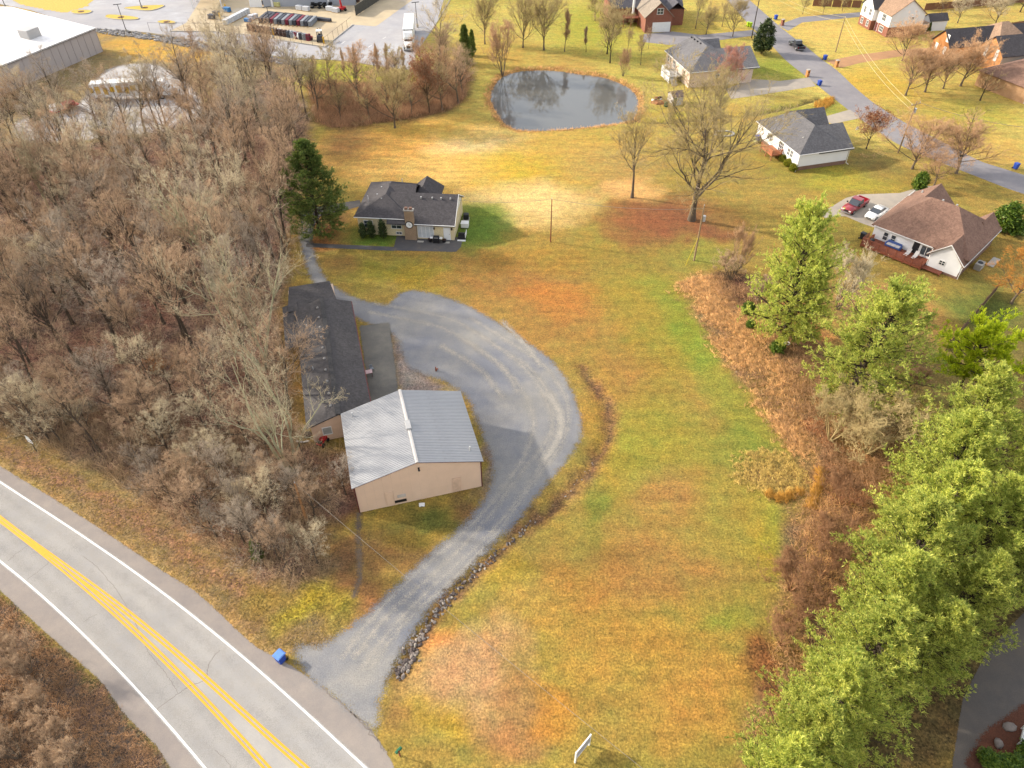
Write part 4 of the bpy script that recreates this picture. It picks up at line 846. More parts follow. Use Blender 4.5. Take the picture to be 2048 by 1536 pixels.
one('pol', POLLARD, 4, 1936, 262, 222, "small pollarded tree alone on the corner lawn", DARKBARK, OLIVETWIG, 1.0)
one('pear0', PEAR[0], 8, 1824, 338, 258, "round bare tree at the foot of the street-side pole", BARK, TANTWIG, 1.38)
one('pear1', PEAR[1], 8, 1912, 347, 266, "round bare tree at the kerb above the brown-roofed house", BARK, TANTWIG, 1.44)
one('pear2', PEAR[2], 8, 1868, 372, 316, "low bare tree right behind the brown-roofed house", BARK, TANTWIG, 1.50)
one('pear2', PEAR[2], 8, 1605, 28, -6, "bare lawn tree nearest the street at the top edge", BARK, OLIVETWIG, .9)
one('pear2', PEAR[2], 8, 1646, 27, -6, "middle bare lawn tree along the top edge", BARK, OLIVETWIG, .9)
one('pear2', PEAR[2], 8, 1684, 22, -8, "bare lawn tree nearest the clapboard house at the top edge", BARK, OLIVETWIG, .9)
one('pear2', PEAR[2], 8, 1915, 46, 3, "pale spreading tree behind the white shed", BARK, PALETWIG, 1.3)
one('pear2', PEAR[2], 8, 1882, 28, -12, "small tree between the clapboard house and the long fence", BARK, OLIVETWIG, .9)
one('pear0', PEAR[0], 8, 1989, 52, 0, "pale tree in front of the long brown fence", BARK, PALETWIG, 1.2)
one('pear1', PEAR[1], 8, 2040, 24, -30, "dark bare tree in the far corner behind the fence", DARKBARK, TWIG, 1.2)
one('mul', MULTI, 6, 1470, 548, 470, "thin bare sapling clump between the pole and the pines", BARK, TANTWIG, .7)
one('mul', MULTI, 6, 1735, 905, 812, "large brush thicket with yellow stems below the broad pine", OLIVETWIG, OLIVETWIG, 1.5, "brush_thicket")
one('mul', MULTI, 6, 1660, 880, 800, "olive-brown bush left of the large brush thicket", OLIVETWIG, OLIVETWIG, 1.3, "brush_thicket")
one('mul', MULTI, 6, 1790, 790, 720, "tan bare brush under the yellow-green pine", BARK, TANTWIG, 1.3, "brush_thicket")
one('mul', MULTI, 6, 1675, 618, 520, "bare pale brush beside the deck steps", BARK, PALETWIG, .9, "brush_thicket")
one('mul', MULTI, 6, 1460, 560, 515, "dark brush pile at the head of the dry grass strip", DARKBARK, TWIG, 1.4, "brush_thicket")
one('mul', MULTI, 6, 1515, 600, 560, "dark brush against the tall pine's foot", DARKBARK, TWIG, 1.4, "brush_thicket")
for k, (bx, by, ty) in enumerate([(1650, 1085, 1030), (1580, 1180, 1120), (1560, 1290, 1250), (1600, 1240, 1190), (1680, 1010, 960), (1640, 1150, 1100)]):
    one('mulr', MULTI, 6, bx, by, ty, "rust-stemmed shrub in the brown brush, " + ["beneath the sixth pine", "at the lawn's middle edge", "at the lower end", "close under the fourth pine", "below the large thicket", "between the lawn and the fifth pine"][k], RUSTTWIG, RUSTTWIG, 1.2, "rust_shrub")
WILLOW = bare_tree(151, 7, .36, .2, 18, .9, -.02, .12, n2=7, n3=6, n4=5, n5=4, trunk_r=.14)
one('willow', WILLOW, 7, 2022, 607, 505, "orange weeping willow beyond the wooden fence", BARK, bark_mat("willow_twigs", S(224, 160, 76), S(196, 132, 64)), 1.1, "willow_tree")
# leaf-holding trees
def leafed(kind, meshes, tips, h0, bx, by, ty, label, leafm, n, wide=1.0, seed=0, twig=TWIG):
    b = G(bx, by); h = rise((bx, by), ty); s = h / h0; rg = np.random.default_rng(seed)
    t = tree_proto("leaf_holding_tree", label, "tree", (meshes[0].copy(), meshes[1].copy()), DARKBARK, twig, (b[0], b[1], 0), bx, None, (s * wide, s * wide, s))
    q = tips[rg.integers(0, len(tips), n)] + rg.normal(0, .16, (n, 3)); bg = Bag(); bg.add(*leaves(q, .13, rg)); obj("leaves", bg.mesh("leaves"), leafm, t); return t
leafed('l0', PEAR[1], PEAR[1][2], 8, 859, 226, 134, "rust-leaved tree at the corner of the golden field", TANLEAF, 5500, .75, 1)
leafed('l1', PEAR[2], PEAR[2][2], 8, 1732, 298, 240, "small oak still holding rusty leaves by the white house", RUSTLEAF, 5000, 1.1, 2)
leafed('l2', FOREST[5], FOREST[5][2], 13, 345, 790, 715, "young tree still holding orange leaves inside the wood", leaf_mat("orange_leaves", [S(180, 110, 50), S(220, 150, 80)], .7, .3), 1600, 1.2, 3)
leafed('l3', FOREST[5], FOREST[5][2], 13, 420, 480, 430, "young tree with orange leaves beside the dark forked trunk", leaf_mat("orange_leaves", [S(180, 110, 50), S(220, 150, 80)], .7, .3), 700, .8, 4)

# --- the wood
def scatter(poly, dist, seed, tries=9000, keep=None):
    rg = np.random.default_rng(seed); P = np.asarray(poly); lo, hi = P.min(0), P.max(0); pts = rg.uniform(lo, hi, (tries, 2)); pts = pts[sdist(pts[:, 0], pts[:, 1], P) > 0.4]; out = []
    for p in pts:
        if keep is not None and not keep(p): continue
        if all((p[0] - q[0]) ** 2 + (p[1] - q[1]) ** 2 > dist * dist for q in out): out.append(p)
    return out
def cam_px(x, y, z=0.0):
    v = CAM_M.T @ (np.array([x, y, z]) - [0, 0, CAM_H]); return 1024 + CAM_F * v[0] / v[2], 768 + CAM_F * v[1] / v[2]
def in_view(p): u, v = cam_px(p[0], p[1]); return u > -330 and p[1] > 30
wpts = scatter(WOODS, 4.45, 5, 9000, in_view)
rg = np.random.default_rng(9); cnt = 0
def wood_place(u, v):
    if u < 0: return "past the picture's left side"
    if v > 905: return "at the wood's edge along the highway verge"
    if u > 430: return "beside the metal shed" if v > 760 else "beside the long barn" if v > 560 else "beside the lane's bend" if v > 400 else "near the dark conifer and golden field"
    return "close to the highway verge" if v > 760 else "deep in the wood level with the barn" if v > 560 else "deep in the wood level with the cream house" if v > 400 else "in front of the limestone lot"
for p in wpts:
    if cnt >= 292: break
    u, v = cam_px(*p); k = int(rg.integers(0, 6)); far = 0 if v > 640 else (1 if v > 400 else 2)
    if v > 905: k = 5
    h = [18, 17, 19, 15, 18, 13][k] * rg.uniform(.62, 1.02) * (.55 if v > 905 else .8 if v > 760 else 1.0)
    tw = [TWIG, TWIG, GREYTWIG, PALETWIG][int(rg.integers(0, 4))]
    lab = "%s %s bare tree %s" % ("tall" if h > 14.5 else "middling" if h > 10 else "short", {TWIG.name: "brown-twigged", GREYTWIG.name: "grey-twigged", PALETWIG.name: "pale-twigged"}[tw.name], wood_place(u, v))
    place_tree('for%d' % k, FOREST[k], (p[0], p[1], 0), h, [18, 17, 19, 15, 18, 13][k], lab, rg.uniform(0, 6.28), WOODBARK, tw, "bare trees " + wood_place(u, v), rg.uniform(.8, 1.15)); cnt += 1
LOWW = GP([(-120, 800), (100, 790), (300, 830), (480, 860), (590, 900), (690, 960), (640, 1060), (650, 1130), (600, 1175), (500, 1140), (400, 1070), (300, 1008), (200, 945), (100, 890), (0, 856), (-120, 830)])
for k, p in enumerate(scatter(LOWW, 2.5, 16, 2500)):
    if k > 42: break
    u, v = cam_px(*p); tw = [TWIG, GREYTWIG, TWIG, PALETWIG][k % 4]
    place_tree('for5', FOREST[5], (p[0], p[1], 0), rg.uniform(3.5, 7.5), 13, "%s sapling in the thicket %s" % ({TWIG.name: "brown-twigged", GREYTWIG.name: "grey-twigged", PALETWIG.name: "pale-twigged"}[tw.name], "below the metal shed" if u > 430 else "above the highway bend" if u > 200 else "near the route sign"), rg.uniform(0, 6.28), WOODBARK, tw, "saplings along the wood's highway side", rg.uniform(.9, 1.4), "sapling")
BELT = GP([(615, 165), (700, 170), (820, 172), (890, 130), (940, 150), (925, 205), (890, 222), (800, 240), (680, 258), (632, 245)])
for k, p in enumerate(scatter(BELT, 4.4, 6, 900)):
    place_tree('for5', FOREST[5], (p[0], p[1], 0), rg.uniform(6, 10.5), 13, ["brown", "tan", "olive"][k % 3] + "-twigged young bare tree in the hedge belt below the lot", rg.uniform(0, 6.28), BARK, [TWIG, TANTWIG, OLIVETWIG][k % 3], "young trees in the hedge belt", 1.3)
for k, (bx, by, ty) in enumerate([(690, 165, 105), (718, 180, 100), (760, 175, 98), (782, 170, 96), (810, 172, 105)]):
    one('col2', COLUMN, 8, bx, by, ty, ["first", "second", "third", "fourth", "fifth"][k] + " thin whip-like sapling in the row along the lorry lot", BARK, TWIG, .6)
LOWLEFT = GP([(-60, 1260), (30, 1290), (110, 1370), (150, 1440), (190, 1536), (150, 1600), (-200, 1600)])
for k, p in enumerate(scatter(LOWLEFT, 2.1, 8, 800)):
    if k > 13: break
    place_tree('mul', MULTI, (p[0], p[1], 0), rg.uniform(2.5, 4.6), 6, "grey leafless shrub on the bank below the highway", rg.uniform(0, 6.28), BARK, TWIG, "shrubs on the bank below the highway", 1.1, "bare_shrub", "shrub")

# --- undergrowth, dry grass, reeds: masses nobody could count
def mass(name, label, pts, hts, material, blades, r, spread, seed, tri=True, lean=0.35):
    rg = np.random.default_rng(seed); P = np.repeat(np.c_[pts, np.zeros(len(pts))], blades, 0); P[:, :2] += rg.normal(0, spread, (len(P), 2)); P[:, 2] = ground_height(P[:, 0], P[:, 1]) - .02
    H = np.repeat(hts, blades) * rg.uniform(.5, 1.15, len(P)); D = np.c_[rg.normal(0, lean, (len(P), 2)), np.ones(len(P))]
    V, F = spikes(P, D, H, np.full(len(P), r) * rg.uniform(.7, 1.3, len(P)), rg); o = obj(name, mesh_np(name, V, [F]), material); o["label"] = label; return struct(o, "stuff")
def fill(poly, n, seed, clump=None):
    rg = np.random.default_rng(seed); P = np.asarray(poly); lo, hi = P.min(0), P.max(0); q = rg.uniform(lo, hi, (n * 4, 2)); s = sdist(q[:, 0], q[:, 1], P); q = q[s > 0]
    if clump is not None: f = fbm(q[:, 0], q[:, 1], clump, seed); q = q[f > .46]
    return q[:n]
GRASSTAN = mat("dry_grass", S(216, 168, 112, 1.), .9, var=.25, scale=.8, island=.35, spec=.15); GRASSGOLD = mat("golden_grass", S(226, 168, 78), .9, var=.2, scale=.8, island=.3, spec=.15)
BRUSHMAT = mat("brush_stems", S(170, 132, 96, 1.0), .9, var=.3, scale=.5, island=.4, spec=.15); UNDER = mat("undergrowth_stems", S(158, 132, 100, 1.0), .9, var=.3, scale=.3, island=.45, spec=.15); MEADOW = mat("rough_grass", S(176, 146, 76, .8), .9, var=.3, scale=.5, island=.35, spec=.15)
w = fill(WOODS, 4200, 41); w = w[[in_view(p) for p in w]]
mass("undergrowth", "leafless twiggy undergrowth covering the woodland floor", w, np.random.default_rng(1).uniform(.7, 2.8, len(w)), UNDER, 9, .017, .35, 42, lean=.5)
w = fill(LOWW, 1500, 141); mass("undergrowth", "denser twiggy undergrowth along the wood's highway side", w, np.random.default_rng(31).uniform(.8, 2.6, len(w)), UNDER, 10, .016, .4, 142, lean=.5)
w = fill(BELT, 2600, 43); mass("undergrowth", "brown twiggy undergrowth of the hedge belt below the lot", w, np.random.default_rng(2).uniform(1, 2.6, len(w)), mat("belt_stems", S(172, 130, 96, .95), .9, var=.3, scale=.4, island=.4), 9, .02, .4, 44, lean=.45)
DRY = GP([(1362, 570), (1420, 548), (1450, 600), (1520, 640), (1570, 720), (1590, 800), (1610, 860), (1620, 920), (1590, 900), (1545, 840), (1480, 760), (1400, 650)])
def fray(q, sd, seed): return q + np.random.default_rng(seed).normal(0, sd, q.shape)
w = fray(fill(DRY, 3300, 45, .35), .7, 1); mass("dry_grass", "tall matted tan grass strip between lawn and pines", w, np.random.default_rng(3).uniform(.15, .75, len(w)), GRASSTAN, 12, .026, .14, 46, lean=.9)
w = fray(fill(DRY, 500, 145, .5), .9, 2); mass("dead_weeds", "brown dead weeds mixed through the tan grass strip", w, np.random.default_rng(13).uniform(.3, 1.1, len(w)), BRUSHMAT, 9, .02, .2, 146, lean=.6)
w = fray(fill(DRY, 900, 245, .4), 1.1, 3); mass("green_weeds", "olive weeds along the edge of the tan grass strip", w, np.random.default_rng(23).uniform(.1, .35, len(w)), MEADOW, 9, .022, .2, 246, lean=.9)
w = fray(fill(smooth_poly(GP([(1470, 930), (1500, 903), (1560, 905), (1600, 935), (1605, 975), (1570, 995), (1520, 985), (1480, 965)])), 520, 47), .35, 4); mass("dry_grass", "unmown olive tussock patch in the mown lawn", w, np.random.default_rng(4).uniform(.25, .55, len(w)), mat("tussock_grass", S(196, 166, 92, 1.), .9, var=.3, scale=.8, island=.35), 13, .028, .12, 48, lean=.8)
w = np.vstack([np.array(GP([(a, b)])[0]) + np.random.default_rng(a).normal(0, .22, (30, 2)) for a, b in [(1640, 945), (1638, 960), (1636, 975), (1630, 985), (1625, 1000), (1622, 1012), (1540, 990), (1555, 996), (1568, 996), (1582, 990), (1598, 985)]])
mass("golden_grass", "bright golden ornamental grass clumps beside the tussock patch", w, np.full(len(w), .75), GRASSGOLD, 8, .03, .1, 49, lean=.6)
LOWB = GP([(1610, 1000), (1650, 960), (1720, 1000), (1760, 1100), (1690, 1300), (1600, 1500), (1515, 1560), (1522, 1470), (1552, 1350), (1582, 1180), (1606, 1050)])
w = fray(fill(LOWB, 900, 50, .3), .6, 5); mass("brush", "low red-brown brush between lawn and pine row", w, np.random.default_rng(5).uniform(.4, 1.5, len(w)), BRUSHMAT, 11, .018, .28, 51, lean=.6)
w = fray(fill(LOWB, 900, 150, .4), .7, 6); mass("brush", "pale tan stems standing in the brush by the pine row", w, np.random.default_rng(15).uniform(.5, 1.7, len(w)), GRASSTAN, 6, .014, .3, 151, lean=.45)
w = fray(fill(LOWB, 1400, 250, .5), .8, 7); mass("weeds", "olive weeds at the foot of the brush by the pine row", w, np.random.default_rng(25).uniform(.1, .5, len(w)), MEADOW, 9, .02, .25, 251, lean=.8)
w = fray(fill(GP([(1420, 548), (1500, 560), (1560, 640), (1640, 690), (1670, 800), (1780, 830), (1800, 950), (1720, 1000), (1650, 960), (1610, 860), (1590, 800), (1570, 720), (1520, 640), (1450, 600)]), 1500, 52, .3), .6, 8); mass("brush", "brown brush and briars around the pine trunks", w, np.random.default_rng(6).uniform(.3, 1.4, len(w)), BRUSHMAT, 10, .018, .3, 53, lean=.6)
w = fill(GP([(-150, 1150), (0, 1190), (61, 1247), (137, 1315), (202, 1373), (249, 1438), (308, 1496), (330, 1560), (-200, 1600)]), 5200, 54); mass("bank_grass", "brown weeds on the bank below the highway", w, np.random.default_rng(7).uniform(.15, .5, len(w)), BRUSHMAT, 8, .02, .15, 55, lean=.8)
w = fill(GP(VERGE), 9000, 56); mass("verge_grass", "rough olive and tan grass along the highway verge", w, np.random.default_rng(8).uniform(.06, .2, len(w)), MEADOW, 7, .02, .12, 57, lean=.9)
_t = np.random.default_rng(60); _k = np.vstack([offset_line(np.vstack([POND, POND[:1]]), o) for o in (.3, .6, .9, -.1)]); _k = _k + _t.normal(0, .3, _k.shape); _k = np.vstack([_k + _t.normal(0, .5, _k.shape) for _ in range(5)]); _k = _k[sdist(_k[:, 0], _k[:, 1], POND) < -.1]
mass("bank_reeds", "brown reeds and dead grass fringing the pond", _k, _t.uniform(.2, .75, len(_k)), GRASSTAN, 7, .025, .2, 61, lean=.5)
w = fill(smooth_poly(GP([(1628, 208), (1660, 195), (1668, 205), (1640, 222)])), 130, 62); mass("ornamental_grass", "orange ornamental grass clump by the street at the brook", w, np.full(len(w), .8), GRASSGOLD, 9, .04, .15, 63, lean=.4)

# ------------------------------------------------------------------ buildings
M_TRIM = mat("white_trim", S(244, 242, 240, .75), .6, var=.04); M_GLASS = glass_mat(); M_GUTTER = mat("white_gutter", S(240, 238, 234, .75), .5, var=.05)
M_SIDING = mat("white_siding", S(246, 246, 248, .75), .6, var=.04, scale=.7); M_WHITEPAINT = mat("white_paint", S(246, 246, 244, .75), .55, var=.05)
M_CREAM = brick_mat("cream_brick", S(228, 210, 168, .85), S(204, 190, 158, .85)); M_RED = brick_mat("red_brick", S(164, 100, 78), S(150, 124, 108)); M_ORANGE = brick_mat("orange_brick", S(226, 150, 84), S(206, 164, 118)); M_PINK = brick_mat("pink_brick", S(222, 196, 178, .85), S(220, 206, 192, .85))
M_FOUND = brick_mat("foundation_brick", S(150, 112, 94), S(160, 140, 126)); M_CONC = mat("cast_concrete", S(190, 184, 174), .85, var=.1, bump=.2)
SH_DARK = shingle_mat("charcoal_shingles", S(88, 84, 86)); SH_BARN = shingle_mat("weathered_shingles", S(92, 88, 88)); SH_BROWN = shingle_mat("brown_shingles", S(146, 114, 98)); SH_GREY = shingle_mat("grey_shingles", S(102, 100, 106)); SH_TAUPE = shingle_mat("taupe_shingles", S(170, 140, 116))
M_VENT = mat("vent_cap", S(206, 204, 202), .4, .3, var=.05); M_DARKMETAL = mat("dark_metal", S(52, 52, 56), .5, .2, var=.1); M_REDWOOD = mat("stained_deck", S(150, 84, 60), .75, var=.2, scale=3, bump=.2); M_CEDARWOOD = mat("cedar_deck", S(196, 122, 84), .75, var=.15, scale=3)
M_PIPE = mat("vent_pipe", S(220, 220, 220), .5, var=.05); M_BLACK = mat("black_plastic", S(36, 36, 40), .5, var=.1); M_TAN = mat("tan_panel", S(228, 198, 172, .9), .55, var=.05, scale=.5, stain=S(204, 178, 150, .85), stain_scale=.9, stain_lo=.68); M_MAROON = mat("maroon_trim", S(112, 50, 50), .6, var=.1)

def slab(mb, pts, t=0.16):
    "roof plane: polygon given anticlockwise from above, thickened downwards"
    mb.extr([(p[0], p[1], p[2] - t) for p in pts], (0, 0, t)); return mb
def gable(mb, x0, x1, y0, y1, ze, zr, axis='x', ov=0.35, rk=0.3, t=0.16, rpos=None):
    if axis == 'x':
        ym = (y0 + y1) / 2 if rpos is None else rpos; s0 = (zr - ze) / (ym - y0); s1 = (zr - ze) / (y1 - ym); a, b = x0 - rk, x1 + rk
        slab(mb, [(a, y0 - ov, ze - ov * s0), (b, y0 - ov, ze - ov * s0), (b, ym, zr), (a, ym, zr)], t); slab(mb, [(a, ym, zr), (b, ym, zr), (b, y1 + ov, ze - ov * s1), (a, y1 + ov, ze - ov * s1)], t)
    else:
        xm = (x0 + x1) / 2 if rpos is None else rpos; s0 = (zr - ze) / (xm - x0); s1 = (zr - ze) / (x1 - xm); a, b = y0 - rk, y1 + rk
        slab(mb, [(x0 - ov, a, ze - ov * s0), (xm, a, zr), (xm, b, zr), (x0 - ov, b, ze - ov * s0)], t); slab(mb, [(xm, a, zr), (x1 + ov, a, ze - ov * s1), (x1 + ov, b, ze - ov * s1), (xm, b, zr)], t)
    return mb
def hip(mb, x0, x1, y0, y1, ze, zr, axis='x', ov=0.4, t=0.16, h0=None, h1=None):
    x0 -= ov; x1 += ov; y0 -= ov; y1 += ov
    if axis == 'x':
        ym = (y0 + y1) / 2; d = (y1 - y0) / 2; a, b = (x0 + (d if h0 is None else h0), ym, zr), (x1 - (d if h1 is None else h1), ym, zr)
        slab(mb, [(x0, y0, ze), (x1, y0, ze), b, a], t); slab(mb, [(x1, y1, ze), (x0, y1, ze), a, b], t); slab(mb, [(x0, y1, ze), (x0, y0, ze), a], t); slab(mb, [(x1, y0, ze), (x1, y1, ze), b], t)
    else:
        xm = (x0 + x1) / 2; d = (x1 - x0) / 2; a, b = (xm, y0 + (d if h0 is None else h0), zr), (xm, y1 - (d if h1 is None else h1), zr)
        slab(mb, [(x0, y0, ze), (x1, y0, ze), a], t); slab(mb, [(x1, y1, ze), (x0, y1, ze), b], t); slab(mb, [(x0, y1, ze), (x0, y0, ze), a, b], t); slab(mb, [(x1, y0, ze), (x1, y1, ze), b, a], t)
    return mb
def gwall(mb, x0, x1, y, ze, zr, depth, axis='x', z0=None):
    "triangular gable infill on the plane y (axis x) or x (axis y), thickened by depth"
    zr -= .17; m = (x0 + x1) / 2
    if axis == 'x': mb.extr([(x0, y, ze - .02), (x1, y, ze - .02), (m, y, zr)], (0, depth, 0))
    else: mb.extr([(y, x0, ze - .02), (y, x1, ze - .02), (y, m, zr)], (depth, 0, 0))
    return mb
_F = {'f': ((1, 0), (0, -1)), 'b': ((-1, 0), (0, 1)), 'l': ((0, -1), (-1, 0)), 'r': ((0, 1), (1, 0))}
def wall_box(face, c, u0, u1, z0, z1, n0, n1, mb):
    "box on a wall: c = (x, y) on the wall plane, u along the wall, n outwards"
    (ux, uy), (nx, ny) = _F[face]
    xs = sorted([c[0] + ux * u0 + nx * n0, c[0] + ux * u1 + nx * n1]); ys = sorted([c[1] + uy * u0 + ny * n0, c[1] + uy * u1 + ny * n1])
    return mb.box(xs[0], xs[1], ys[0], ys[1], z0, z1)
def window(parent, face, x, y, z, w, h, bars=(1, 1), frame=None, fw=.08, name="window", glass=None):
    mb = MB(); c = (x, y)
    wall_box(face, c, -w / 2, w / 2, z, z + fw, 0, .07, mb); wall_box(face, c, -w / 2, w / 2, z + h - fw, z + h, 0, .07, mb)
    wall_box(face, c, -w / 2, -w / 2 + fw, z + fw, z + h - fw, 0, .07, mb); wall_box(face, c, w / 2 - fw, w / 2, z + fw, z + h - fw, 0, .07, mb)
    for i in range(1, bars[0] + 1): u = -w / 2 + w * i / (bars[0] + 1); wall_box(face, c, u - .03, u + .03, z + fw, z + h - fw, .005, .06, mb)
    for i in range(1, bars[1] + 1): q = z + h * i / (bars[1] + 1); wall_box(face, c, -w / 2 + fw, w / 2 - fw, q - .025, q + .025, .005, .055, mb)
    o = mb.build(name, frame or M_TRIM, parent)
    wall_box(face, c, -w / 2 + fw, w / 2 - fw, z + fw, z + h - fw, .003, .02, MB()).build("pane", glass or M_GLASS, o); return o
def door(parent, face, x, y, w, h, material, z=0.05, name="door", panels=0):
    mb = MB(); wall_box(face, (x, y), -w / 2, w / 2, z, z + h, .003, .06, mb)
    o = mb.build(name, material, parent); t = MB()
    for a, b, e, f in ((-w / 2 - .08, -w / 2, z, z + h + .08), (w / 2, w / 2 + .08, z, z + h + .08), (-w / 2, w / 2, z + h, z + h + .08)): wall_box(face, (x, y), a, b, e, f, 0, .08, t)
    t.build("door_frame", M_TRIM, o)
    if panels:
        for i in range(panels): wall_box(face, (x, y), -w / 2 + .05, w / 2 - .05, z + h * i / panels + .03, z + h * (i + 1) / panels - .03, .06, .075, MB()).build("door_panel", material, o)
    else: wall_box(face, (x, y), w / 2 - .14, w / 2 - .08, z + 1, z + 1.08, .06, .11, MB()).build("handle", M_DARKMETAL, o)
    return o
def vents(parent, pts, material=None, s=.28):
    for x, y, z in pts: MB().obox((x, y, z - .1), (s, s, .28), 0, .8).build("roof_vent", material or M_VENT, parent)
def pipes(parent, pts, h=.6, r=.06):
    for x, y, z in pts: MB().tube((x, y, z - .2), (x, y, z + h), r).build("vent_pipe", M_PIPE, parent)
def gutter(parent, a, b, r=.07):
    MB().tube(a, b, r, r, 6).build("gutter", M_GUTTER, parent)

# --- metal shed -------------------------------------------------------------
A15 = R(15)
shed = thing("metal_shed", "tan metal shed with ribbed silver gable roof inside the gravel loop", "shed", (-16.1, 47.9, 0), A15)
SW, SL, SE, SR = 13.2, 10.7, 4.2, 6.05
MB().box(.02, SW - .02, .02, SL - .02, 0, SE - .05).build("wall", mat("tan_wall_core", S(210, 186, 160), .6), shed)
M_GALVROOF = mat("galvanised_roof", S(186, 186, 188), .45, .3, var=.08, scale=.6, stain=S(150, 142, 138), stain_scale=.35, stain_lo=.58)  # one galvanised tone shared by both roof slopes
def rib_panel(width, run, ribs=3, h=.045):
    "one ribbed sheet lying in the xy plane: ribs run along y"
    prof = [(0, 0)]; p = width / ribs
    for i in range(ribs): c = p * (i + .5); prof += [(c - .07, 0), (c - .035, h), (c + .035, h), (c + .07, 0)]
    prof.append((width, 0)); n = len(prof)
    V = [(x, 0, z) for x, z in prof] + [(x, run, z) for x, z in prof]; F = [(i, i + 1, n + i + 1, n + i) for i in range(n - 1)]
    me = bpy.data.meshes.new("panel"); me.from_pydata(V, [], F); return me
ov = .25; slope = math.atan2(SR - SE, SW / 2); run = (SW / 2 + ov) / math.cos(slope); npan = 12; pw = (SL + .5) / npan
me = rib_panel(pw, run, 4); me.materials.append(M_GALVROOF)
for k in range(npan):
    y = -.25 + k * pw
    o = obj("roof_panel", me, None, shed); o.matrix_local = Matrix.Translation((-ov, y + pw, SE - ov * math.tan(slope) + .06)) @ Matrix.Rotation(-slope, 4, 'Y') @ Matrix.Rotation(-math.pi / 2, 4, 'Z')
    o = obj("roof_panel", me, None, shed); o.matrix_local = Matrix.Translation((SW + ov, y, SE - ov * math.tan(slope) + .06)) @ Matrix.Rotation(slope, 4, 'Y') @ Matrix.Rotation(math.pi / 2, 4, 'Z')
slab(slab(MB(), [(-ov + .02, -.22, SE - ov * math.tan(slope) + .03), (SW / 2, -.22, SR + .03), (SW / 2, SL + .22, SR + .03), (-ov + .02, SL + .22, SE - ov * math.tan(slope) + .03)], .08), [(SW / 2, -.22, SR + .03), (SW + ov - .02, -.22, SE - ov * math.tan(slope) + .03), (SW + ov - .02, SL + .22, SE - ov * math.tan(slope) + .03), (SW / 2, SL + .22, SR + .03)], .08).build("roof_deck", M_MAROON, shed)
slab(slab(MB(), [(SW / 2 - .17, -.27, SR + .11), (SW / 2, -.27, SR + .15), (SW / 2, SL + .27, SR + .15), (SW / 2 - .17, SL + .27, SR + .11)], .03), [(SW / 2, -.27, SR + .15), (SW / 2 + .17, -.27, SR + .11), (SW / 2 + .17, SL + .27, SR + .11), (SW / 2, SL + .27, SR + .15)], .03).build("ridge_cap", mat("ridge_metal", S(236, 228, 220), .45, .3, var=.05), shed)
nw = 14; ww = SW / nw
for k in range(nw):
    x0, x1 = k * ww + .004, (k + 1) * ww - .004; mb = MB(); zz = lambda x: SE + (SR - SE) * (1 - abs(x - SW / 2) / (SW / 2)) - .12
    for yy, s in ((-.03, -1),):
        for j in range(4):
            a, b = x0 + (x1 - x0) * j / 4, x0 + (x1 - x0) * (j + 1) / 4; m = (a + b) / 2
            mb.extr([(a, yy, .02), (b - .05, yy, .02), (b - .05, yy, zz(b - .05)), (a, yy, zz(a))], (0, .03, 0)); mb.extr([(b - .05, yy - .025, .02), (b, yy - .025, .02), (b, yy - .025, zz(b)), (b - .05, yy - .025, zz(b - .05))], (0, .055, 0))
    mb.build("wall_panel", M_TAN, shed)
MB().extr([(.02, SL - .3, SE - .06), (SW - .02, SL - .3, SE - .06), (SW / 2, SL - .3, SR - .12)], (0, .28, 0)).build("gable_wall", M_TAN, shed)
MB().box(-.05, .06, -.09, .06, 0, SE - .06).box(SW - .06, SW + .05, -.09, .06, 0, SE - .06).build("corner_trim", M_MAROON, shed)
M_TANDOOR = mat("tan_door", S(222, 190, 163, .9), .55, var=.04)
MB().box(2.9, 3.7, -.11, -.06, .1, 2.3).build("door", M_TANDOOR, shed); MB().box(10.0, 10.9, -.11, -.06, .15, 2.35).build("door", mat("tan_door_patch", S(214, 182, 156, .88), .55), shed)
MB().box(3.75, 5.0, -.10, -.055, .35, .72).build("wall_opening", M_BLACK, shed); MB().box(4.1, 5.0, -.095, -.06, 1.1, 1.55).build("pale_patch", mat("pale_patch", S(226, 214, 204), .6), shed)
MB().obox((6.7, -.2, 5.0), (.16, .25, .16)).blob((6.7, -.38, 5.02), (.12, .12, .12), 1).build("flood_light", M_DARKMETAL, shed)
pipes(shed, [(1.0, SL - .9, 4.6), (SW - .8, 1.4, 4.6)], .5, .09)
MB().box(SW / 2 - .28, SW / 2 + .28, SL * .42, SL * .42 + 1.3, SR + .02, SR + .32).build("ridge_vent", M_VENT, shed, bevel=.03)

# --- long barn --------------------------------------------------------------
u15 = np.array([math.cos(A15), math.sin(A15)]); v15 = np.array([-math.sin(A15), math.cos(A15)])
bo = np.array([-23.0, 57.6]) + v15 * .3
barn = thing("long_barn", "long low barn with dark shingle roof between wood and gravel", "barn", (bo[0], bo[1], 0), A15)
M_BARNW = mat("beige_block", S(220, 190, 164, .85), .85, var=.08, scale=1, bump=.2)
MB().box(.3, 6.9, 0, 22.6, 0, 2.7).build("wall", M_BARNW, barn)
gwall(gwall(MB(), .3, 6.9, .0, 2.7, 3.85, .2), .3, 6.9, 22.4, 2.7, 3.85, .2).build("gable_wall", M_BARNW, barn)
gable(MB(), .2, 7.0, 0, 22.6, 2.75, 3.95, 'y', .35, .25).build("roof", SH_BARN, barn)
MB().box(3.3, 3.9, -.2, 22.8, 3.93, 3.99).build("ridge_cap", shingle_mat("ridge_shingles", S(80, 78, 78)), barn)
MB().tube((7.38, -.2, 2.55), (7.38, 22.8, 2.55), .08, .08, 6).build("gutter", M_MAROON, barn)
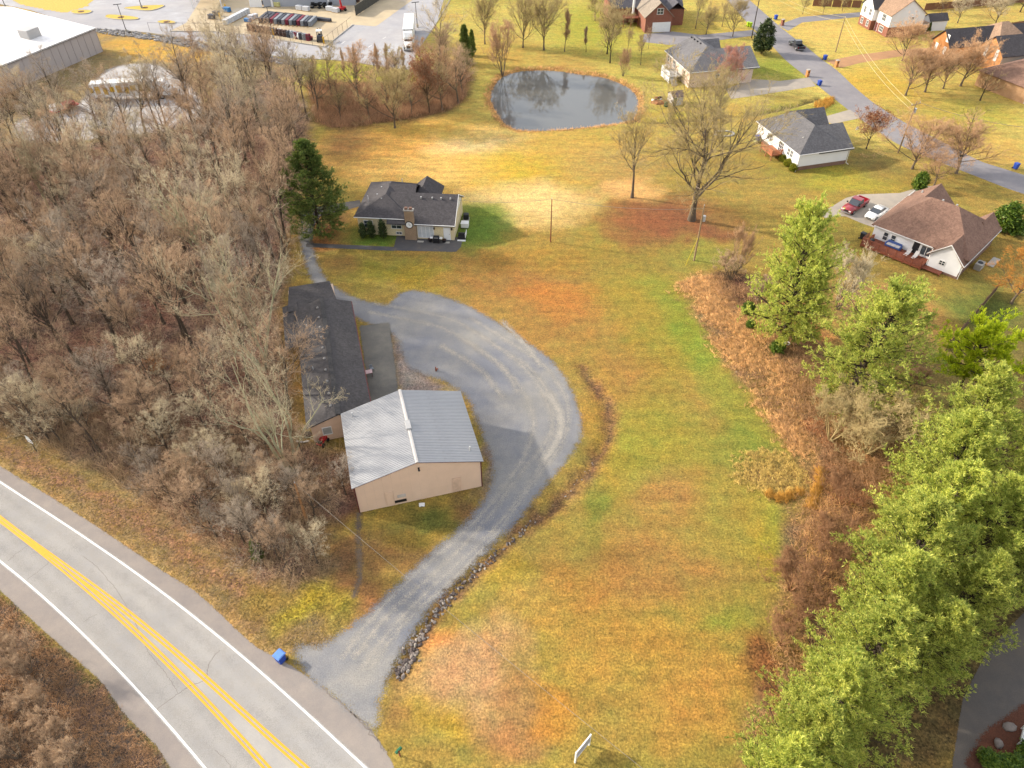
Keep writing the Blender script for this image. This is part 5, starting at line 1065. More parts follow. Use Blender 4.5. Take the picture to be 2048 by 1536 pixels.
for k in range(10): MB().blob((2.9, 1.6 + k * 2.15, 3.72), (.2, .2, .18), k, 8, 4, .02).tube((2.9, 1.6 + k * 2.15, 3.5), (2.9, 1.6 + k * 2.15, 3.72), .12).build("roof_vent", mat("dull_vent", S(168, 164, 160), .6, .2, var=.1), barn, True)
pipes(barn, [(1.4, 9.2, 3.1), (1.2, 18, 3.05)], .5, .05)
window(barn, 'f', 2.0, 0, .9, 1.1, 1.2, (0, 0), glass=mat("boarded_pane", S(190, 194, 190), .4)); door(barn, 'r', 6.9, 5, 1, 2.1, M_WHITEPAINT); door(barn, 'r', 6.9, 12, 2.4, 2.2, M_BARNW); door(barn, 'r', 6.9, 18, 2.4, 2.2, M_BARNW)
lt = thing("lean_to", "low dark lean-to roof against the upper end of the long barn", "lean-to", tuple(bo + v15 * 15.5 - u15 * 1.9) + (0,), A15)
slab(MB(), [(0, 0, 1.9), (2.1, 0, 2.5), (2.1, 9.5, 2.5), (0, 9.5, 1.9)], .12).build("roof", SH_BARN, lt)
for y in (.2, 4.7, 9.3): MB().box(.05, .17, y - .06, y + .06, 0, 1.82).build("post", M_REDWOOD, lt)
an = thing("barn_annex", "dark shingled annex at the far end of the long barn", "annex", tuple(bo + v15 * 23.0 + u15 * -.9) + (0,), A15)
MB().box(0, 6.2, .1, 5.2, 0, 2.3).build("wall", M_BARNW, an); slab(MB(), [(-.3, .05, 2.35), (6.5, .05, 2.35), (5.8, 5.6, 2.6), (.2, 5.6, 2.6)], .15).build("roof", SH_BARN, an)

# --- cream brick house -------------------------------------------------------
h1 = thing("brick_house", "cream brick house with charcoal roof and front chimney behind the gravel yard", "house", (-24.3, 103.8, 0), R(-6))
MB().box(0, 8.6, 0, 10.8, 0, 3.25).build("wall", M_CREAM, h1); MB().box(8.62, 15.5, -.6, 8.3, 0, 2.85).build("wall", M_CREAM, h1); MB().box(7.6, 11.7, 8.32, 11.2, 0, 2.9).build("wall", M_CREAM, h1)
hip(MB(), 0, 8.4, 0, 10.8, 3.3, 5.55, 'y', .4, .16, 3.7, 3.7).build("roof", SH_DARK, h1)
gable(MB(), 5.2, 15.5, -.6, 8.3, 2.95, 5.65, 'x', .4, .3).build("roof", SH_DARK, h1)
gable(MB(), 4.2, 8.5, 3.5, 9.3, 4.1, 5.75, 'x', .05, .1).build("roof", SH_DARK, h1)
hip(MB(), 7.5, 11.7, 5.0, 11.2, 3.0, 5.5, 'y', .35, .16, 2.2, 1.6).build("roof", SH_DARK, h1)
gwall(MB(), -.6, 8.3, 15.5, 2.85, 5.6, -.2, 'y').build("gable_wall", M_WHITEPAINT, h1)
MB().extr([(15.78, -1.02, 2.62), (15.78, 3.85, 5.5), (15.78, 8.72, 2.62), (15.78, 8.72, 2.78), (15.78, 3.85, 5.68), (15.78, -1.02, 2.78)], (.06, 0, 0)).build("bargeboard", M_TRIM, h1)
ch = MB().box(7.7, 9.6, -1.15, -.62, 0, 2.5).box(7.95, 9.35, -1.15, -.45, 2.5, 5.1).build("chimney", brick_mat("chimney_brick", S(178, 148, 118), S(180, 160, 136)), h1, bevel=.05)
MB().box(7.85, 9.45, -1.2, -.35, 5.1, 5.25).build("chimney_cap", M_CONC, ch); MB().box(8.05, 8.5, -1.0, -.6, 5.25, 5.6).build("flue", M_FOUND, ch); MB().box(8.75, 9.2, -1.0, -.6, 5.25, 5.6).build("flue", M_FOUND, ch)
ck = thing("wall_clock", "round white clock with black rim on the chimney breast", "clock", tuple((np.array([-24.3, 103.8]) + np.array([math.cos(R(-6)) * 8.6 - math.sin(R(-6)) * -1.17, math.sin(R(-6)) * 8.6 + math.cos(R(-6)) * -1.17]))) + (2.75,), R(-6))
MB().tube((0, 0, 0), (0, -.07, 0), .62, .62, 24).build("rim", M_BLACK, ck); MB().tube((0, -.072, 0), (0, -.085, 0), .5, .5, 24).build("dial", M_WHITEPAINT, ck); MB().box(-.02, .02, -.1, -.09, -.02, .34).box(-.02, .26, -.1, -.09, -.02, .02).build("hands", M_BLACK, ck)
window(h1, 'f', 6.2, 0, 1.25, 1.7, 1.3, (1, 1)); window(h1, 'f', 1.7, 0, 1.25, 1.5, 1.3, (1, 1)); window(h1, 'f', 6.5, 0, .25, 1.0, .5, (1, 0)); window(h1, 'f', 11.0, -.6, .25, 2.6, 2.1, (3, 0), glass=mat("curtain", S(226, 230, 232), .3)); door(h1, 'f', 14.4, -.6, .95, 2.1, M_WHITEPAINT)
for x in (12.4, 15.2): MB().obox((x, -.75, 1.9), (.18, .22, .32)).build("wall_lamp", M_BLACK, h1)
vents(h1, [(9.9, 3.0, 5.25), (11.7, 3.0, 5.25), (13.1, 3.0, 5.25), (14.6, 3.0, 5.25), (3.6, 2.6, 4.95), (2.4, 4.5, 4.6), (2.6, 6.8, 4.7)]); pipes(h1, [(.9, 4.2, 3.9), (1.2, 3.2, 3.9), (5.4, 9.6, 4.3)], .7)
gutter(h1, (8.3, -1.02, 2.75), (15.75, -1.02, 2.75)); gutter(h1, (-.4, -.42, 3.2), (7.7, -.42, 3.2))
def L1(x, y): c, s = math.cos(R(-6)), math.sin(R(-6)); return (-24.3 + x * c - y * s, 103.8 + x * s + y * c, 0)
gr = thing("gas_grill", "black gas grill with white side shelves by the patio wall", "grill", L1(12.8, -1.5), R(-6))
MB().box(-.5, .5, -.3, .3, .15, .85).build("cabinet", M_BLACK, gr, bevel=.03); MB().extr([(-.45, -.3, .86), (-.45, .3, .86), (-.45, .28, 1.1), (-.45, .1, 1.22), (-.45, -.2, 1.12)], (.9, 0, 0)).build("lid", M_DARKMETAL, gr); MB().box(-.3, .3, -.34, -.31, .95, 1.05).build("handle", M_VENT, gr)
for s in (-1, 1): MB().box(s * .75 - .22, s * .75 + .22, -.25, .25, .84, .89).build("side_shelf", M_WHITEPAINT, gr); MB().tube((s * .4, -.33, .1), (s * .4, -.27, .1), .1, .1, 10).build("wheel", M_BLACK, gr)
for k, (x, z) in enumerate(((11.75, 0), (14.0, 0))):
    p = thing("planter", ["round black planter left of the gas grill", "round black planter right of the gas grill"][k], "planter", L1(x, -1.35), 0); MB().tube((0, 0, 0), (0, 0, .5), .25, .34, 12).build("pot", M_BLACK, p); MB().tube((0, 0, .5), (0, 0, .54), .3, .3, 12).build("soil", M_MULCH, p)
hp = thing("air_conditioner", "dark round-cornered air conditioner beside the cream house gable", "air conditioner", L1(16.4, 6.2), 0); MB().box(-.45, .45, -.45, .45, 0, .95).build("casing", M_DARKMETAL, hp, bevel=.12); MB().tube((0, 0, .955), (0, 0, .97), .36, .36, 16).build("fan_grille", M_BLACK, hp); MB().box(-.55, .55, -.55, .55, -.03, .03).build("pad", M_CONC, hp)
sp = thing("chest_freezer", "white lidded box on legs beside the cream house gable", "freezer", L1(16.5, 3.5), R(-6)); MB().box(-.5, .7, -.5, .5, .15, .85).build("box", M_WHITEPAINT, sp, bevel=.04); MB().box(-.53, .73, -.53, .53, .86, .93).build("lid", M_WHITEPAINT, sp, bevel=.02)
for a in (-.45, .6):
    for b in (-.4, .4): MB().box(a - .04, a + .04, b - .04, b + .04, 0, .15).build("leg", M_DARKMETAL, sp)
st = thing("entry_steps", "dark side steps with white railing at the corner of the cream house", "steps", L1(16.0, .6), R(-6))
for k in range(4): MB().box(.0, 1.2, -1.1 + k * .3, -.78 + k * .3, 0, .18 * (k + 1)).build("step", M_DARKMETAL, st)
MB().box(1.22, 1.28, -1.1, .4, .4, 1.1).build("railing", M_TRIM, st); MB().box(0, 1.3, -1.45, -1.12, 0, .12).build("landing", M_WHITEPAINT, st)
mt = thing("doormat", "pale doormat on the dark patio by the white door", "mat", L1(14.4, -1.4), R(-6)); MB().box(-.45, .45, -.25, .25, .02, .05).build("mat_pad", M_CONC, mt); mt2 = thing("doormat", "pale pink doormat below the curtained patio window", "mat", L1(10.2, -1.5), R(-6)); MB().box(-.5, .5, -.25, .25, .02, .05).build("mat_pad", M_CONC, mt2)
_bb = leafy(36, 3.6, .8, 2600, .12, 4)
for k, x in enumerate((.9, 2.3, 4.2)): 
    q = L1(x, -1.2); tree_proto("foundation_shrub", ["grey-green shrub at the far front corner of the cream house", "dark upright shrub under the cream house's front window", "tall leggy shrub beside the cream house's double window"][k], "shrub", _bb, DARKBARK, MAGNOLIA if k != 2 else HEDGE, q, k, None, (.9 + .1 * k, .9, .75 + .12 * k))

# --- brown-roofed house with deck ---------------------------------------------
BA = R(44)
h2 = thing("deck_house", "white-sided house with brown shingle roof and red deck", "house", (56.3, 100.4, 0), BA)
# local: x along the left eave (away), y towards the viewer's right (negated)
MB().box(.3, 12.2, -14, 0 - .2, 0, 2.9).build("wall", M_SIDING, h2); MB().box(12.22, 15, -6.1, -.2, 0, 2.9).build("wall", M_SIDING, h2); MB().box(-1.0, .28, -14, -9.6, 0, 2.5).build("wall", M_SIDING, h2)
MB().box(-1.04, 12.25, -14.04, -13.98, 0, 1.0).box(-1.04, -.98, -14, -9.6, 0, .35).build("brick_base", M_FOUND, h2)
hip(MB(), .3, 12.2, -14, -.2, 2.95, 7.0, 'y', .45, .18, 5.6, 5.2).build("roof", SH_BROWN, h2)
gable(MB(), -1.0, 5.0, -14, -9.4, 2.55, 4.9, 'x', .35, .3).build("roof", SH_BROWN, h2); gable(MB(), 7.5, 15, -6.1, -.2, 2.95, 5.4, 'x', .4, .3).build("roof", SH_BROWN, h2); gable(MB(), 9.0, 13.0, -13.9, -10.6, 2.95, 4.7, 'x', .3, .2).build("roof", SH_BROWN, h2)
gwall(MB(), -14, -9.6, -1.0, 2.5, 4.85, .2, 'y').build("gable_wall", M_SIDING, h2); gwall(MB(), -6.1, -.2, 14.8, 2.9, 5.3, .2, 'y').build("gable_wall", M_SIDING, h2)
MB().extr([(-1.34, -14.4, 2.26), (-1.34, -11.7, 4.75), (-1.34, -9.0, 2.26), (-1.34, -9.0, 2.4), (-1.34, -11.7, 4.92), (-1.34, -14.4, 2.4)], (-.05, 0, 0)).build("bargeboard", M_TRIM, h2)
window(h2, 'l', -1.0, -11.4, 1.2, .9, .8, (1, 1)); window(h2, 'l', .3, -2.2, .9, .8, 1.4, (0, 1)); window(h2, 'l', .3, -3.4, .9, .8, 1.4, (0, 1)); door(h2, 'l', .3, -6.9, .95, 2.1, M_DARKMETAL, .7); window(h2, 'l', .3, -8.4, .9, 1.6, 1.6, (1, 0))
vents(h2, [(7.4, -6.2, 6.5), (7.8, -8.2, 6.3), (8.5, -10.5, 4.9), (7.0, -11.6, 4.6), (4.0, -12.6, 3.9), (9.6, -12.6, 4.0), (3.0, -1.4, 3.9), (12.6, -1.6, 4.3)], None, .3)
gutter(h2, (.0, .25, 2.85), (15.2, .25, 2.85)); gutter(h2, (-.17, -.2, 2.85), (-.17, -9.2, 2.85)); gutter(h2, (-1.2, -14.4, 2.3), (12.4, -14.45, 2.75))
MB().tube((-1.1, -14.2, 2.3), (-1.1, -14.2, .1), .05, .05, 6).build("downpipe", M_GUTTER, h2); MB().tube((-.17, -9.3, 2.8), (-1.05, -9.5, .1), .05, .05, 6).build("downpipe", M_GUTTER, h2)
def L2(x, y, z=0): c, s = math.cos(BA), math.sin(BA); return (56.3 + x * c - y * s, 100.4 + x * s + y * c, z)
dk = thing("timber_deck", "red-stained timber deck along the white house wall", "deck", L2(0, 0), BA)
for k in range(24): MB().box(-2.6, .25, -9.3 + k * .39, -8.93 + k * .39, .62, .68).build("deck_board", M_REDWOOD, dk)
MB().box(-2.62, -2.52, -9.3, .05, .25, .61).box(-2.6, .2, -9.36, -9.3, .25, .61).box(-2.6, .2, .05, .1, .25, .61).build("skirt", M_REDWOOD, dk)
for k in range(8): MB().box(-2.62, -2.5, -9.3 + k * 1.32, -9.18 + k * 1.32, 0, 1.6).build("post", M_REDWOOD, dk)
for z in (.82, 1.0, 1.18, 1.36, 1.58): MB().box(-2.6, -2.53, -9.3, .05, z, z + .06).build("rail", M_REDWOOD, dk)
for z in (.82, 1.0, 1.18, 1.36, 1.58): MB().box(-2.5, .1, .02, .08, z, z + .06).build("rail", M_REDWOOD, dk)
lo = thing("lower_deck", "lower red deck platform beside the white gable wall", "deck", L2(0, 0), BA); 
for k in range(8): MB().box(-2.2, -.2 - .9, -12.0 + k * .34, -11.68 + k * .34, .3, .36).build("deck_board", M_REDWOOD, lo)
for x in (-2.1, -1.2):
    for y in (-11.9, -9.5): MB().box(x - .05, x + .05, y - .05, y + .05, 0, .3).build("post", M_REDWOOD, lo)
M_CUSH = mat("grey_cushion", S(212, 206, 204), .85, var=.06); M_BLUE = mat("blue_frame", S(70, 96, 160), .6, var=.1)
for k in range(2):
    t = thing("sun_lounger", ["grey sun lounger on the deck nearer the sofa", "grey sun lounger on the deck nearer the gable wall"][k], "lounger", L2(-1.35, -6.4 - k * 1.15, .68), BA + R(180))
    MB().box(-.75, .35, -.28, .28, .22, .34).build("seat", M_CUSH, t, bevel=.03); MB().extr([(-.75, -.28, .22), (-.75, .28, .22), (-1.25, .28, .72), (-1.25, -.28, .72)], (.06, 0, .1)).build("backrest", M_CUSH, t)
    for a in (-.65, .25):
        for b in (-.24, .24): MB().box(a - .03, a + .03, b - .03, b + .03, 0, .22).build("leg", M_DARKMETAL, t)
t = thing("outdoor_sofa", "blue-framed outdoor sofa with pale cushions against the house", "sofa", L2(-.45, -4.0, .68), BA)
MB().box(-.4, .4, -1.1, 1.1, .12, .38).build("base", M_BLUE, t, bevel=.03); MB().box(.3, .45, -1.1, 1.1, .38, .85).build("backrest", M_BLUE, t, bevel=.04)
for y in (-.7, 0, .7): MB().box(-.38, .28, y - .33, y + .33, .38, .52).build("cushion", M_CUSH, t, bevel=.04)
for y in (-1.12, 1.12): MB().box(-.4, .4, y - .1, y + .1, .12, .62).build("armrest", M_BLUE, t, bevel=.03)
t = thing("kettle_grill", "dark round grill in the deck corner", "grill", L2(-1.9, -1.2, .68), BA); MB().blob((0, 0, .75), (.36, .36, .3), 3, 12, 7, .0).build("bowl", M_DARKMETAL, t, True)
for a in range(3): MB().tube((.12 * math.cos(a * 2.1), .12 * math.sin(a * 2.1), .6), (.32 * math.cos(a * 2.1), .32 * math.sin(a * 2.1), 0), .02).build("leg", M_DARKMETAL, t)
for k in range(2):
    t = thing("deck_chair", ["wooden chair at the drive end of the deck", "second wooden chair at the drive end of the deck, by the wall"][k], "chair", L2(-1.4 + k * .9, -.5, .68), BA + 1.2); MB().box(-.28, .28, -.28, .28, .38, .46).build("seat", M_CEDARWOOD, t); MB().box(-.28, -.22, -.28, .28, .46, 1.0).build("backrest", M_CEDARWOOD, t)
    for a in (-.24, .24):
        for b in (-.24, .24): MB().box(a - .03, a + .03, b - .03, b + .03, 0, .38).build("leg", M_CEDARWOOD, t)
t = thing("heat_pump", "grey heat pump unit behind the white gable", "heat pump", L2(4.2, -15.2), BA); MB().box(-.8, .8, -.5, .5, 0, 1.0).build("casing", M_CONC, t, bevel=.06); MB().tube((0, 0, 1.0), (0, 0, 1.04), .38, .38, 16).build("fan_grille", M_DARKMETAL, t)
t = thing("stepping_slab", "pale concrete slab behind the brown-roofed house", "slab", L2(7.5, -16.2), BA); MB().box(-1.6, 1.4, -.5, .5, 0, .14).build("slab_top", M_CONC, t, bevel=.02)

# --- white house with timber balcony deck ---------------------------------------
h3 = thing("white_house", "white house with dark grey roof and small orange timber deck", "house", (51.9, 124.3, 0), R(15))
MB().box(0, 10.1, 0, 9.2, .75, 3.2).box(0, 9.0, 9.22, 14.6, .75, 3.2).build("wall", M_SIDING, h3); MB().box(.03, 10.07, .03, 9.2, 0, .74).box(.03, 9, 9.25, 14.55, 0, .74).build("brick_base", M_FOUND, h3)
SH_G3 = shingle_mat("slate_grey_shingles", S(112, 110, 112))
hip(MB(), 0, 9.0, 0, 14.6, 3.25, 6.4, 'y', .4, .16, 4.4, 4.4).build("roof", SH_G3, h3); gable(MB(), 4.4, 10.5, 0, 9.2, 3.25, 5.9, 'x', .4, .3).build("roof", SH_G3, h3); gable(MB(), 4.4, 11.6, 9.3, 15.2, 3.25, 5.7, 'x', .35, .3).build("roof", SH_G3, h3)
MB().box(9.02, 11.5, 9.5, 14.6, 0, 3.2).build("wall", M_SIDING, h3); gwall(gwall(MB(), 0, 9.2, 10.1, 3.2, 5.85, -.15, 'y'), 9.5, 14.9, 11.5, 3.2, 5.6, -.15, 'y').build("gable_wall", M_SIDING, h3)
for y in (2.4, 3.4, 9.6, 10.5): window(h3, 'l', 0, y, 1.5, .8, 1.3, (1, 1))
window(h3, 'l', 0, 6.0, 1.0, 1.6, 1.9, (2, 2)); window(h3, 'l', 0, 13, 2.2, .7, .4, (0, 0)); MB().box(3.9, 4.9, -.04, 0, 2.7, 2.95).build("gable_vent", M_DARKMETAL, h3)
vents(h3, [(2.0, 3.0, 4.7), (1.6, 11.5, 4.5)]); gutter(h3, (-.42, -.42, 3.2), (-.42, 15.0, 3.2)); gutter(h3, (-.4, -.45, 3.2), (10.7, -.45, 3.2))
MB().path([(-.1, -.1, 3.1), (-.1, -.1, .3), (-.5, -.5, .1)], .06, 6).build("downpipe", M_GUTTER, h3); MB().path([(10.2, -.1, 3.1), (10.2, -.1, .3), (10.5, -.5, .1)], .06, 6).build("downpipe", M_GUTTER, h3)
def L3(x, y, z=0): c, s = math.cos(R(15)), math.sin(R(15)); return (51.9 + x * c - y * s, 124.3 + x * s + y * c, z)
d3 = thing("balcony_deck", "raised orange timber deck on posts against the white house", "deck", L3(0, 0), R(15))
for k in range(7): MB().box(-2.3, -.03, 5.0 + k * .55, 5.53 + k * .55, 1.0, 1.07).build("deck_board", M_CEDARWOOD, d3)
for z in (1.2, 1.4, 1.6, 1.8): MB().box(-2.3, -2.22, 5.0, 8.85, z, z + .1).box(-2.22, -.03, 4.98, 5.06, z, z + .1).build("rail", M_CEDARWOOD, d3)
for x, y in ((-2.28, 5.0), (-2.28, 6.9), (-2.28, 8.8), (-.3, 5.0)): MB().box(x - .07, x + .07, y - .07, y + .07, 0, 1.95).build("post", M_CEDARWOOD, d3)
MB().box(-2.3, -.05, 4.95, 8.9, .8, .99).build("joists", M_CEDARWOOD, d3)

# --- pale brick house ------------------------------------------------------------
h4 = thing("pale_brick_house", "pale pink brick house with grey hipped roof right of the pond", "house", (39.6, 164.3, 0), R(12))
MB().box(0, 15, 0, 10.5, 0, 3.4).box(0, 9, 10.52, 14, 0, 3.4).build("wall", M_PINK, h4)
SH_4 = shingle_mat("dove_grey_shingles", S(122, 120, 122))
hip(MB(), 0, 11.6, 0, 14, 3.45, 6.7, 'y', .4, .16, 6.2, 1.2).build("roof", SH_4, h4); gable(MB(), 6.0, 16.0, 0, 11.4, 3.45, 6.0, 'x', .4, .3).build("roof", SH_4, h4); gable(MB(), 6.0, 11.6, 10.2, 15.2, 3.45, 5.8, 'x', .3, .3).build("roof", SH_4, h4)
gwall(MB(), 0, 10.5, 15, 3.4, 5.6, -.15, 'y').build("gable_wall", M_PINK, h4)
window(h4, 'f', 6.6, 0, 1.2, .9, 1.3, (0, 1)); window(h4, 'l', 0, 12.4, 1.6, .7, 1.4, (0, 1)); window(h4, 'l', 0, 11.2, 1.6, .7, 1.4, (0, 1)); window(h4, 'l', 0, 9.0, 1.4, 1.4, 1.6, (1, 1)); window(h4, 'l', 0, 3.0, 1.4, .9, 1.4, (0, 1)); MB().box(.9, 1.2, -.03, 0, .9, 1.05).build("wall_vent", M_DARKMETAL, h4)
vents(h4, [(5.3, 8.2, 6.5), (5.2, 9.7, 6.5), (5.1, 11.2, 6.5), (5.0, 12.6, 6.5)], M_DARKMETAL, .3); vents(h4, [(2.4, 2.6, 4.7), (1.8, 11, 4.6)]); gutter(h4, (-.42, -.42, 3.4), (16.2, -.42, 3.4)); gutter(h4, (-.42, -.4, 3.4), (-.42, 14.4, 3.4))
def L4(x, y, z=0): c, s = math.cos(R(12)), math.sin(R(12)); return (39.6 + x * c - y * s, 164.3 + x * s + y * c, z)
d4 = thing("white_balcony", "white railed porch deck with steps on the pale brick house", "deck", L4(0, 0), R(12))
MB().box(-3.2, -.05, 3.6, 8.4, 1.25, 1.4).build("floor", M_CONC, d4)
for x, y in ((-3.15, 3.65), (-3.15, 6), (-3.15, 8.35), (-1.6, 3.65)): MB().box(x - .08, x + .08, y - .08, y + .08, 0, 2.4).build("post", M_WHITEPAINT, d4)
for z in (1.6, 1.85, 2.1, 2.32): MB().box(-3.2, -3.12, 3.6, 8.4, z, z + .08).box(-3.1, -.05, 8.3, 8.38, z, z + .08).box(-1.5, -.05, 3.6, 3.68, z, z + .08).build("rail", M_WHITEPAINT, d4)
MB().box(-3.18, -3.1, 3.7, 8.3, .1, 1.24).build("skirt", M_WHITEPAINT, d4)
for k in range(6): MB().box(-3.0, -1.7, 1.9 + k * .28, 2.2 + k * .28, k * .2, k * .2 + .2).build("step", M_CONC, d4)
pst = thing("garden_shed", "small grey shed with dark roof beside the pond", "shed", tuple(G(1344, 212)), R(14))
MB().box(0, 2.4, 0, 2.6, 0, 1.9).build("wall", mat("grey_vinyl", S(206, 202, 200), .6, var=.05), pst); gable(MB(), 0, 2.4, 0, 2.6, 1.95, 2.7, 'x', .15, .15, .1).build("roof", shingle_mat("shed_shingles", S(118, 102, 100)), pst); gwall(gwall(MB(), 0, 2.6, 0, 1.9, 2.68, .1, 'y'), 0, 2.6, 2.3, 1.9, 2.68, .1, 'y').build("gable_wall", mat("grey_vinyl", S(206, 202, 200)), pst); door(pst, 'f', .5, 0, .8, 1.6, mat("green_door", S(50, 92, 70), .6))

# --- red brick house with garage ---------------------------------------------------
h5 = thing("garage_house", "red brick house with white garage door at the top edge", "house", (35.2, 202.3, 0), R(6))
MB().box(0, 7, 0, 9, 0, 4.0).box(-7, 12, 9.02, 19, 0, 4.0).build("wall", M_RED, h5); gwall(MB(), 0, 7, 0, 4.0, 7.1, .25).build("gable_wall", M_RED, h5)
gable(MB(), 0, 7, 0, 12, 4.05, 7.2, 'y', .4, .35).build("roof", shingle_mat("greige_shingles", S(158, 146, 132)), h5); gable(MB(), -7, 12, 9, 19, 4.05, 7.6, 'x', .4, .3).build("roof", SH_GREY, h5); gable(MB(), 7.2, 11.6, 4.5, 12, 4.05, 5.8, 'y', .3, .2).build("roof", SH_GREY, h5); MB().box(7.02, 11.5, 5, 9, 0, 4.0).build("wall", M_RED, h5)
door(h5, 'f', 4.3, 0, 4.6, 2.3, M_WHITEPAINT, .05, "garage_door", 4); window(h5, 'f', 3.6, 0, 4.3, 1.7, 1.5, (1, 1))
MB().tube((-1.5, 7.6, 2.6), (-1.5, 7.6, 9.6), .32, .32, 10).build("flue", M_WHITEPAINT, h5); MB().box(-4.5, -.3, 5.2, 9, 2.0, 2.2).build("porch", M_REDWOOD, h5)
for x in (-4.4, -2.4, -.5): MB().box(x - .08, x + .08, 5.2, 5.36, 0, 3.0).build("porch_post", M_REDWOOD, h5)
# --- white clapboard two-storey ---------------------------------------------------
h6 = thing("clapboard_house", "two-storey white clapboard house over red brick base", "house", (95.9, 197.2, 0), R(10))
MB().box(0, 9.2, 0, 12, 0, 2.3).build("brick_base", M_RED, h6); MB().box(-.03, 9.23, -.03, 12.03, 2.31, 5.3).box(-1.2, 0 - .04, 6.0, 11.5, 2.31, 5.3).build("wall", M_SIDING, h6); MB().box(-1.17, -.02, 6.03, 11.47, 0, 2.3).build("brick_base", M_RED, h6)
gable(MB(), 0, 9.2, 0, 12, 5.35, 8.6, 'y', .4, .35).build("roof", SH_TAUPE, h6); gwall(MB(), 0, 9.2, -.03, 5.3, 8.5, .2).build("gable_wall", M_SIDING, h6); gable(MB(), -1.2, 4.4, 6.0, 11.5, 5.35, 8.0, 'x', .3, .3).build("roof", SH_DARK, h6); gwall(MB(), 6.0, 11.5, -1.2, 5.3, 7.9, .2, 'y').build("gable_wall", M_SIDING, h6)
for y in (7.4, 10.0): window(h6, 'l', -1.2, y, 3.2, 1.1, 1.6, (1, 1)); window(h6, 'l', -1.2, y, .6, 1.1, 1.4, (1, 1))
window(h6, 'l', -.03, 2.8, 3.1, 1.7, 1.6, (2, 1)); window(h6, 'l', 0, 2.8, .5, 1.8, 1.4, (2, 1)); window(h6, 'f', 6.0, -.03, 3.9, .7, .6, (1, 0)); door(h6, 'l', 0, 5.0, .95, 2.1, M_MAROON)
MB().box(9.26, 11.5, .5, 4.0, 2.5, 2.7).build("porch_roof", SH_TAUPE, h6)
for y in (.6, 3.9): MB().box(11.3, 11.44, y - .07, y + .07, 0, 2.5).build("porch_post", M_WHITEPAINT, h6)
sd = thing("storage_shed", "white shed with dark roof behind the clapboard house", "shed", (108.3, 201.5, 0), R(10)); MB().box(0, 5, 0, 3, 0, 2.6).build("wall", M_SIDING, sd); gable(MB(), 0, 5, 0, 3, 2.65, 3.9, 'x', .2, .2, .12).build("roof", SH_DARK, sd); gwall(gwall(MB(), 0, 3, 0, 2.6, 3.85, .1, 'y'), 0, 3, 4.9, 2.6, 3.85, .1, 'y').build("gable_wall", M_SIDING, sd)
# --- orange brick ranch -------------------------------------------------------------
h7 = thing("ranch_house", "orange brick ranch house with twin gables and dark roof", "house", (102.0, 177.3, 0), R(12))
MB().box(0, 24, 0, 6, 0, 4.2).box(7.4, 30, -8.2, -.02, 0, 4.2).build("wall", M_ORANGE, h7)
gable(MB(), 0, 24, 0, 6, 4.25, 7.0, 'x', .4, .35).build("roof", SH_DARK, h7); gable(MB(), 7.4, 30, -8.2, -.5, 4.25, 7.2, 'x', .4, .35).build("roof", SH_DARK, h7); hip(MB(), 10, 19, -3.4, 8, 4.25, 7.9, 'x', .4, .16, 4, 4).build("roof", SH_TAUPE, h7)
gwall(gwall(MB(), 0, 6, 0, 4.2, 6.9, .2, 'y'), -8.2, -.5, 7.4, 4.2, 7.1, .2, 'y').build("gable_wall", M_ORANGE, h7); MB().box(7.42, 30, -8.24, -8.18, .9, 4.1).build("grey_siding", mat("grey_lap", S(206, 200, 190), .6, var=.05), h7)
for y, z in ((1.6, 4.6), (1.4, 2.0), (4.4, 2.0)): window(h7, 'l', 0, y, z, .9, 1.6, (0, 0), glass=M_WHITEPAINT)
for y, z in ((-6.3, 2.4), (-2.9, 2.4)): window(h7, 'l', 7.4, y, z, .9, 2.4, (0, 0), glass=M_WHITEPAINT)
pipes(h7, [(18, -3.2, 6.6), (16, -6, 5.6)], .8, .12)
h8 = thing("corner_house", "tan brick house with brown roof at the picture's edge", "house", (108.5, 153.8, 0), R(26)); MB().box(0, 16, 0, 12, 0, 3.2).build("wall", brick_mat("tan_brick", S(206, 160, 116), S(190, 160, 130)), h8); hip(MB(), 0, 16, 0, 12, 3.25, 6.4, 'x', .45).build("roof", SH_BROWN, h8)
for x in (2.5, 5.5): window(h8, 'f', x, 0, 1.0, 1.5, 1.4, (2, 1))
gutter(h8, (-.45, -.45, 3.2), (16.4, -.45, 3.2)); MB().tube((-.1, -.1, 3.1), (-.1, -.1, .1), .06, .06, 6).build("downpipe", M_GUTTER, h8)

# --- warehouse and builders' yard buildings -----------------------------------------
wa = R(-18.5)
wo = G(206, 103)
wh = thing("warehouse", "white-roofed metal warehouse beyond the wood", "warehouse", (wo[0], wo[1], 0), R(248.5))
M_WROOF = mat("white_metal_roof", S(246, 242, 240, .75), .4, .0, var=.04, scale=.2, stain=S(226, 220, 214), stain_scale=.3)
MB().box(0, 70, -52, 0, 0, 5.4).build("wall", mat("pale_panel", S(206, 196, 192), .6, var=.04, scale=.3), wh)
gable(MB(), 0, 70, -52, 0, 5.5, 7.8, 'x', .3, .3, .2).build("roof", M_WROOF, wh)
for k in range(35): MB().box(k * 2 - .04, k * 2 + .04, .005, .06, 0, 5.3).build("wall_rib", mat("pale_rib", S(190, 180, 176), .6), wh)
MB().box(-.1, 70, .1, .3, 5.2, 5.5).build("gutter", M_DARKMETAL, wh)
MB().box(10, 13.5, -9, -6, 5.6, 8.0).build("rooftop_unit", M_VENT, wh, bevel=.1); MB().box(30, 33, -12, -9.5, 5.8, 8.0).build("rooftop_unit", M_VENT, wh, bevel=.1)
so = G(528, 14)
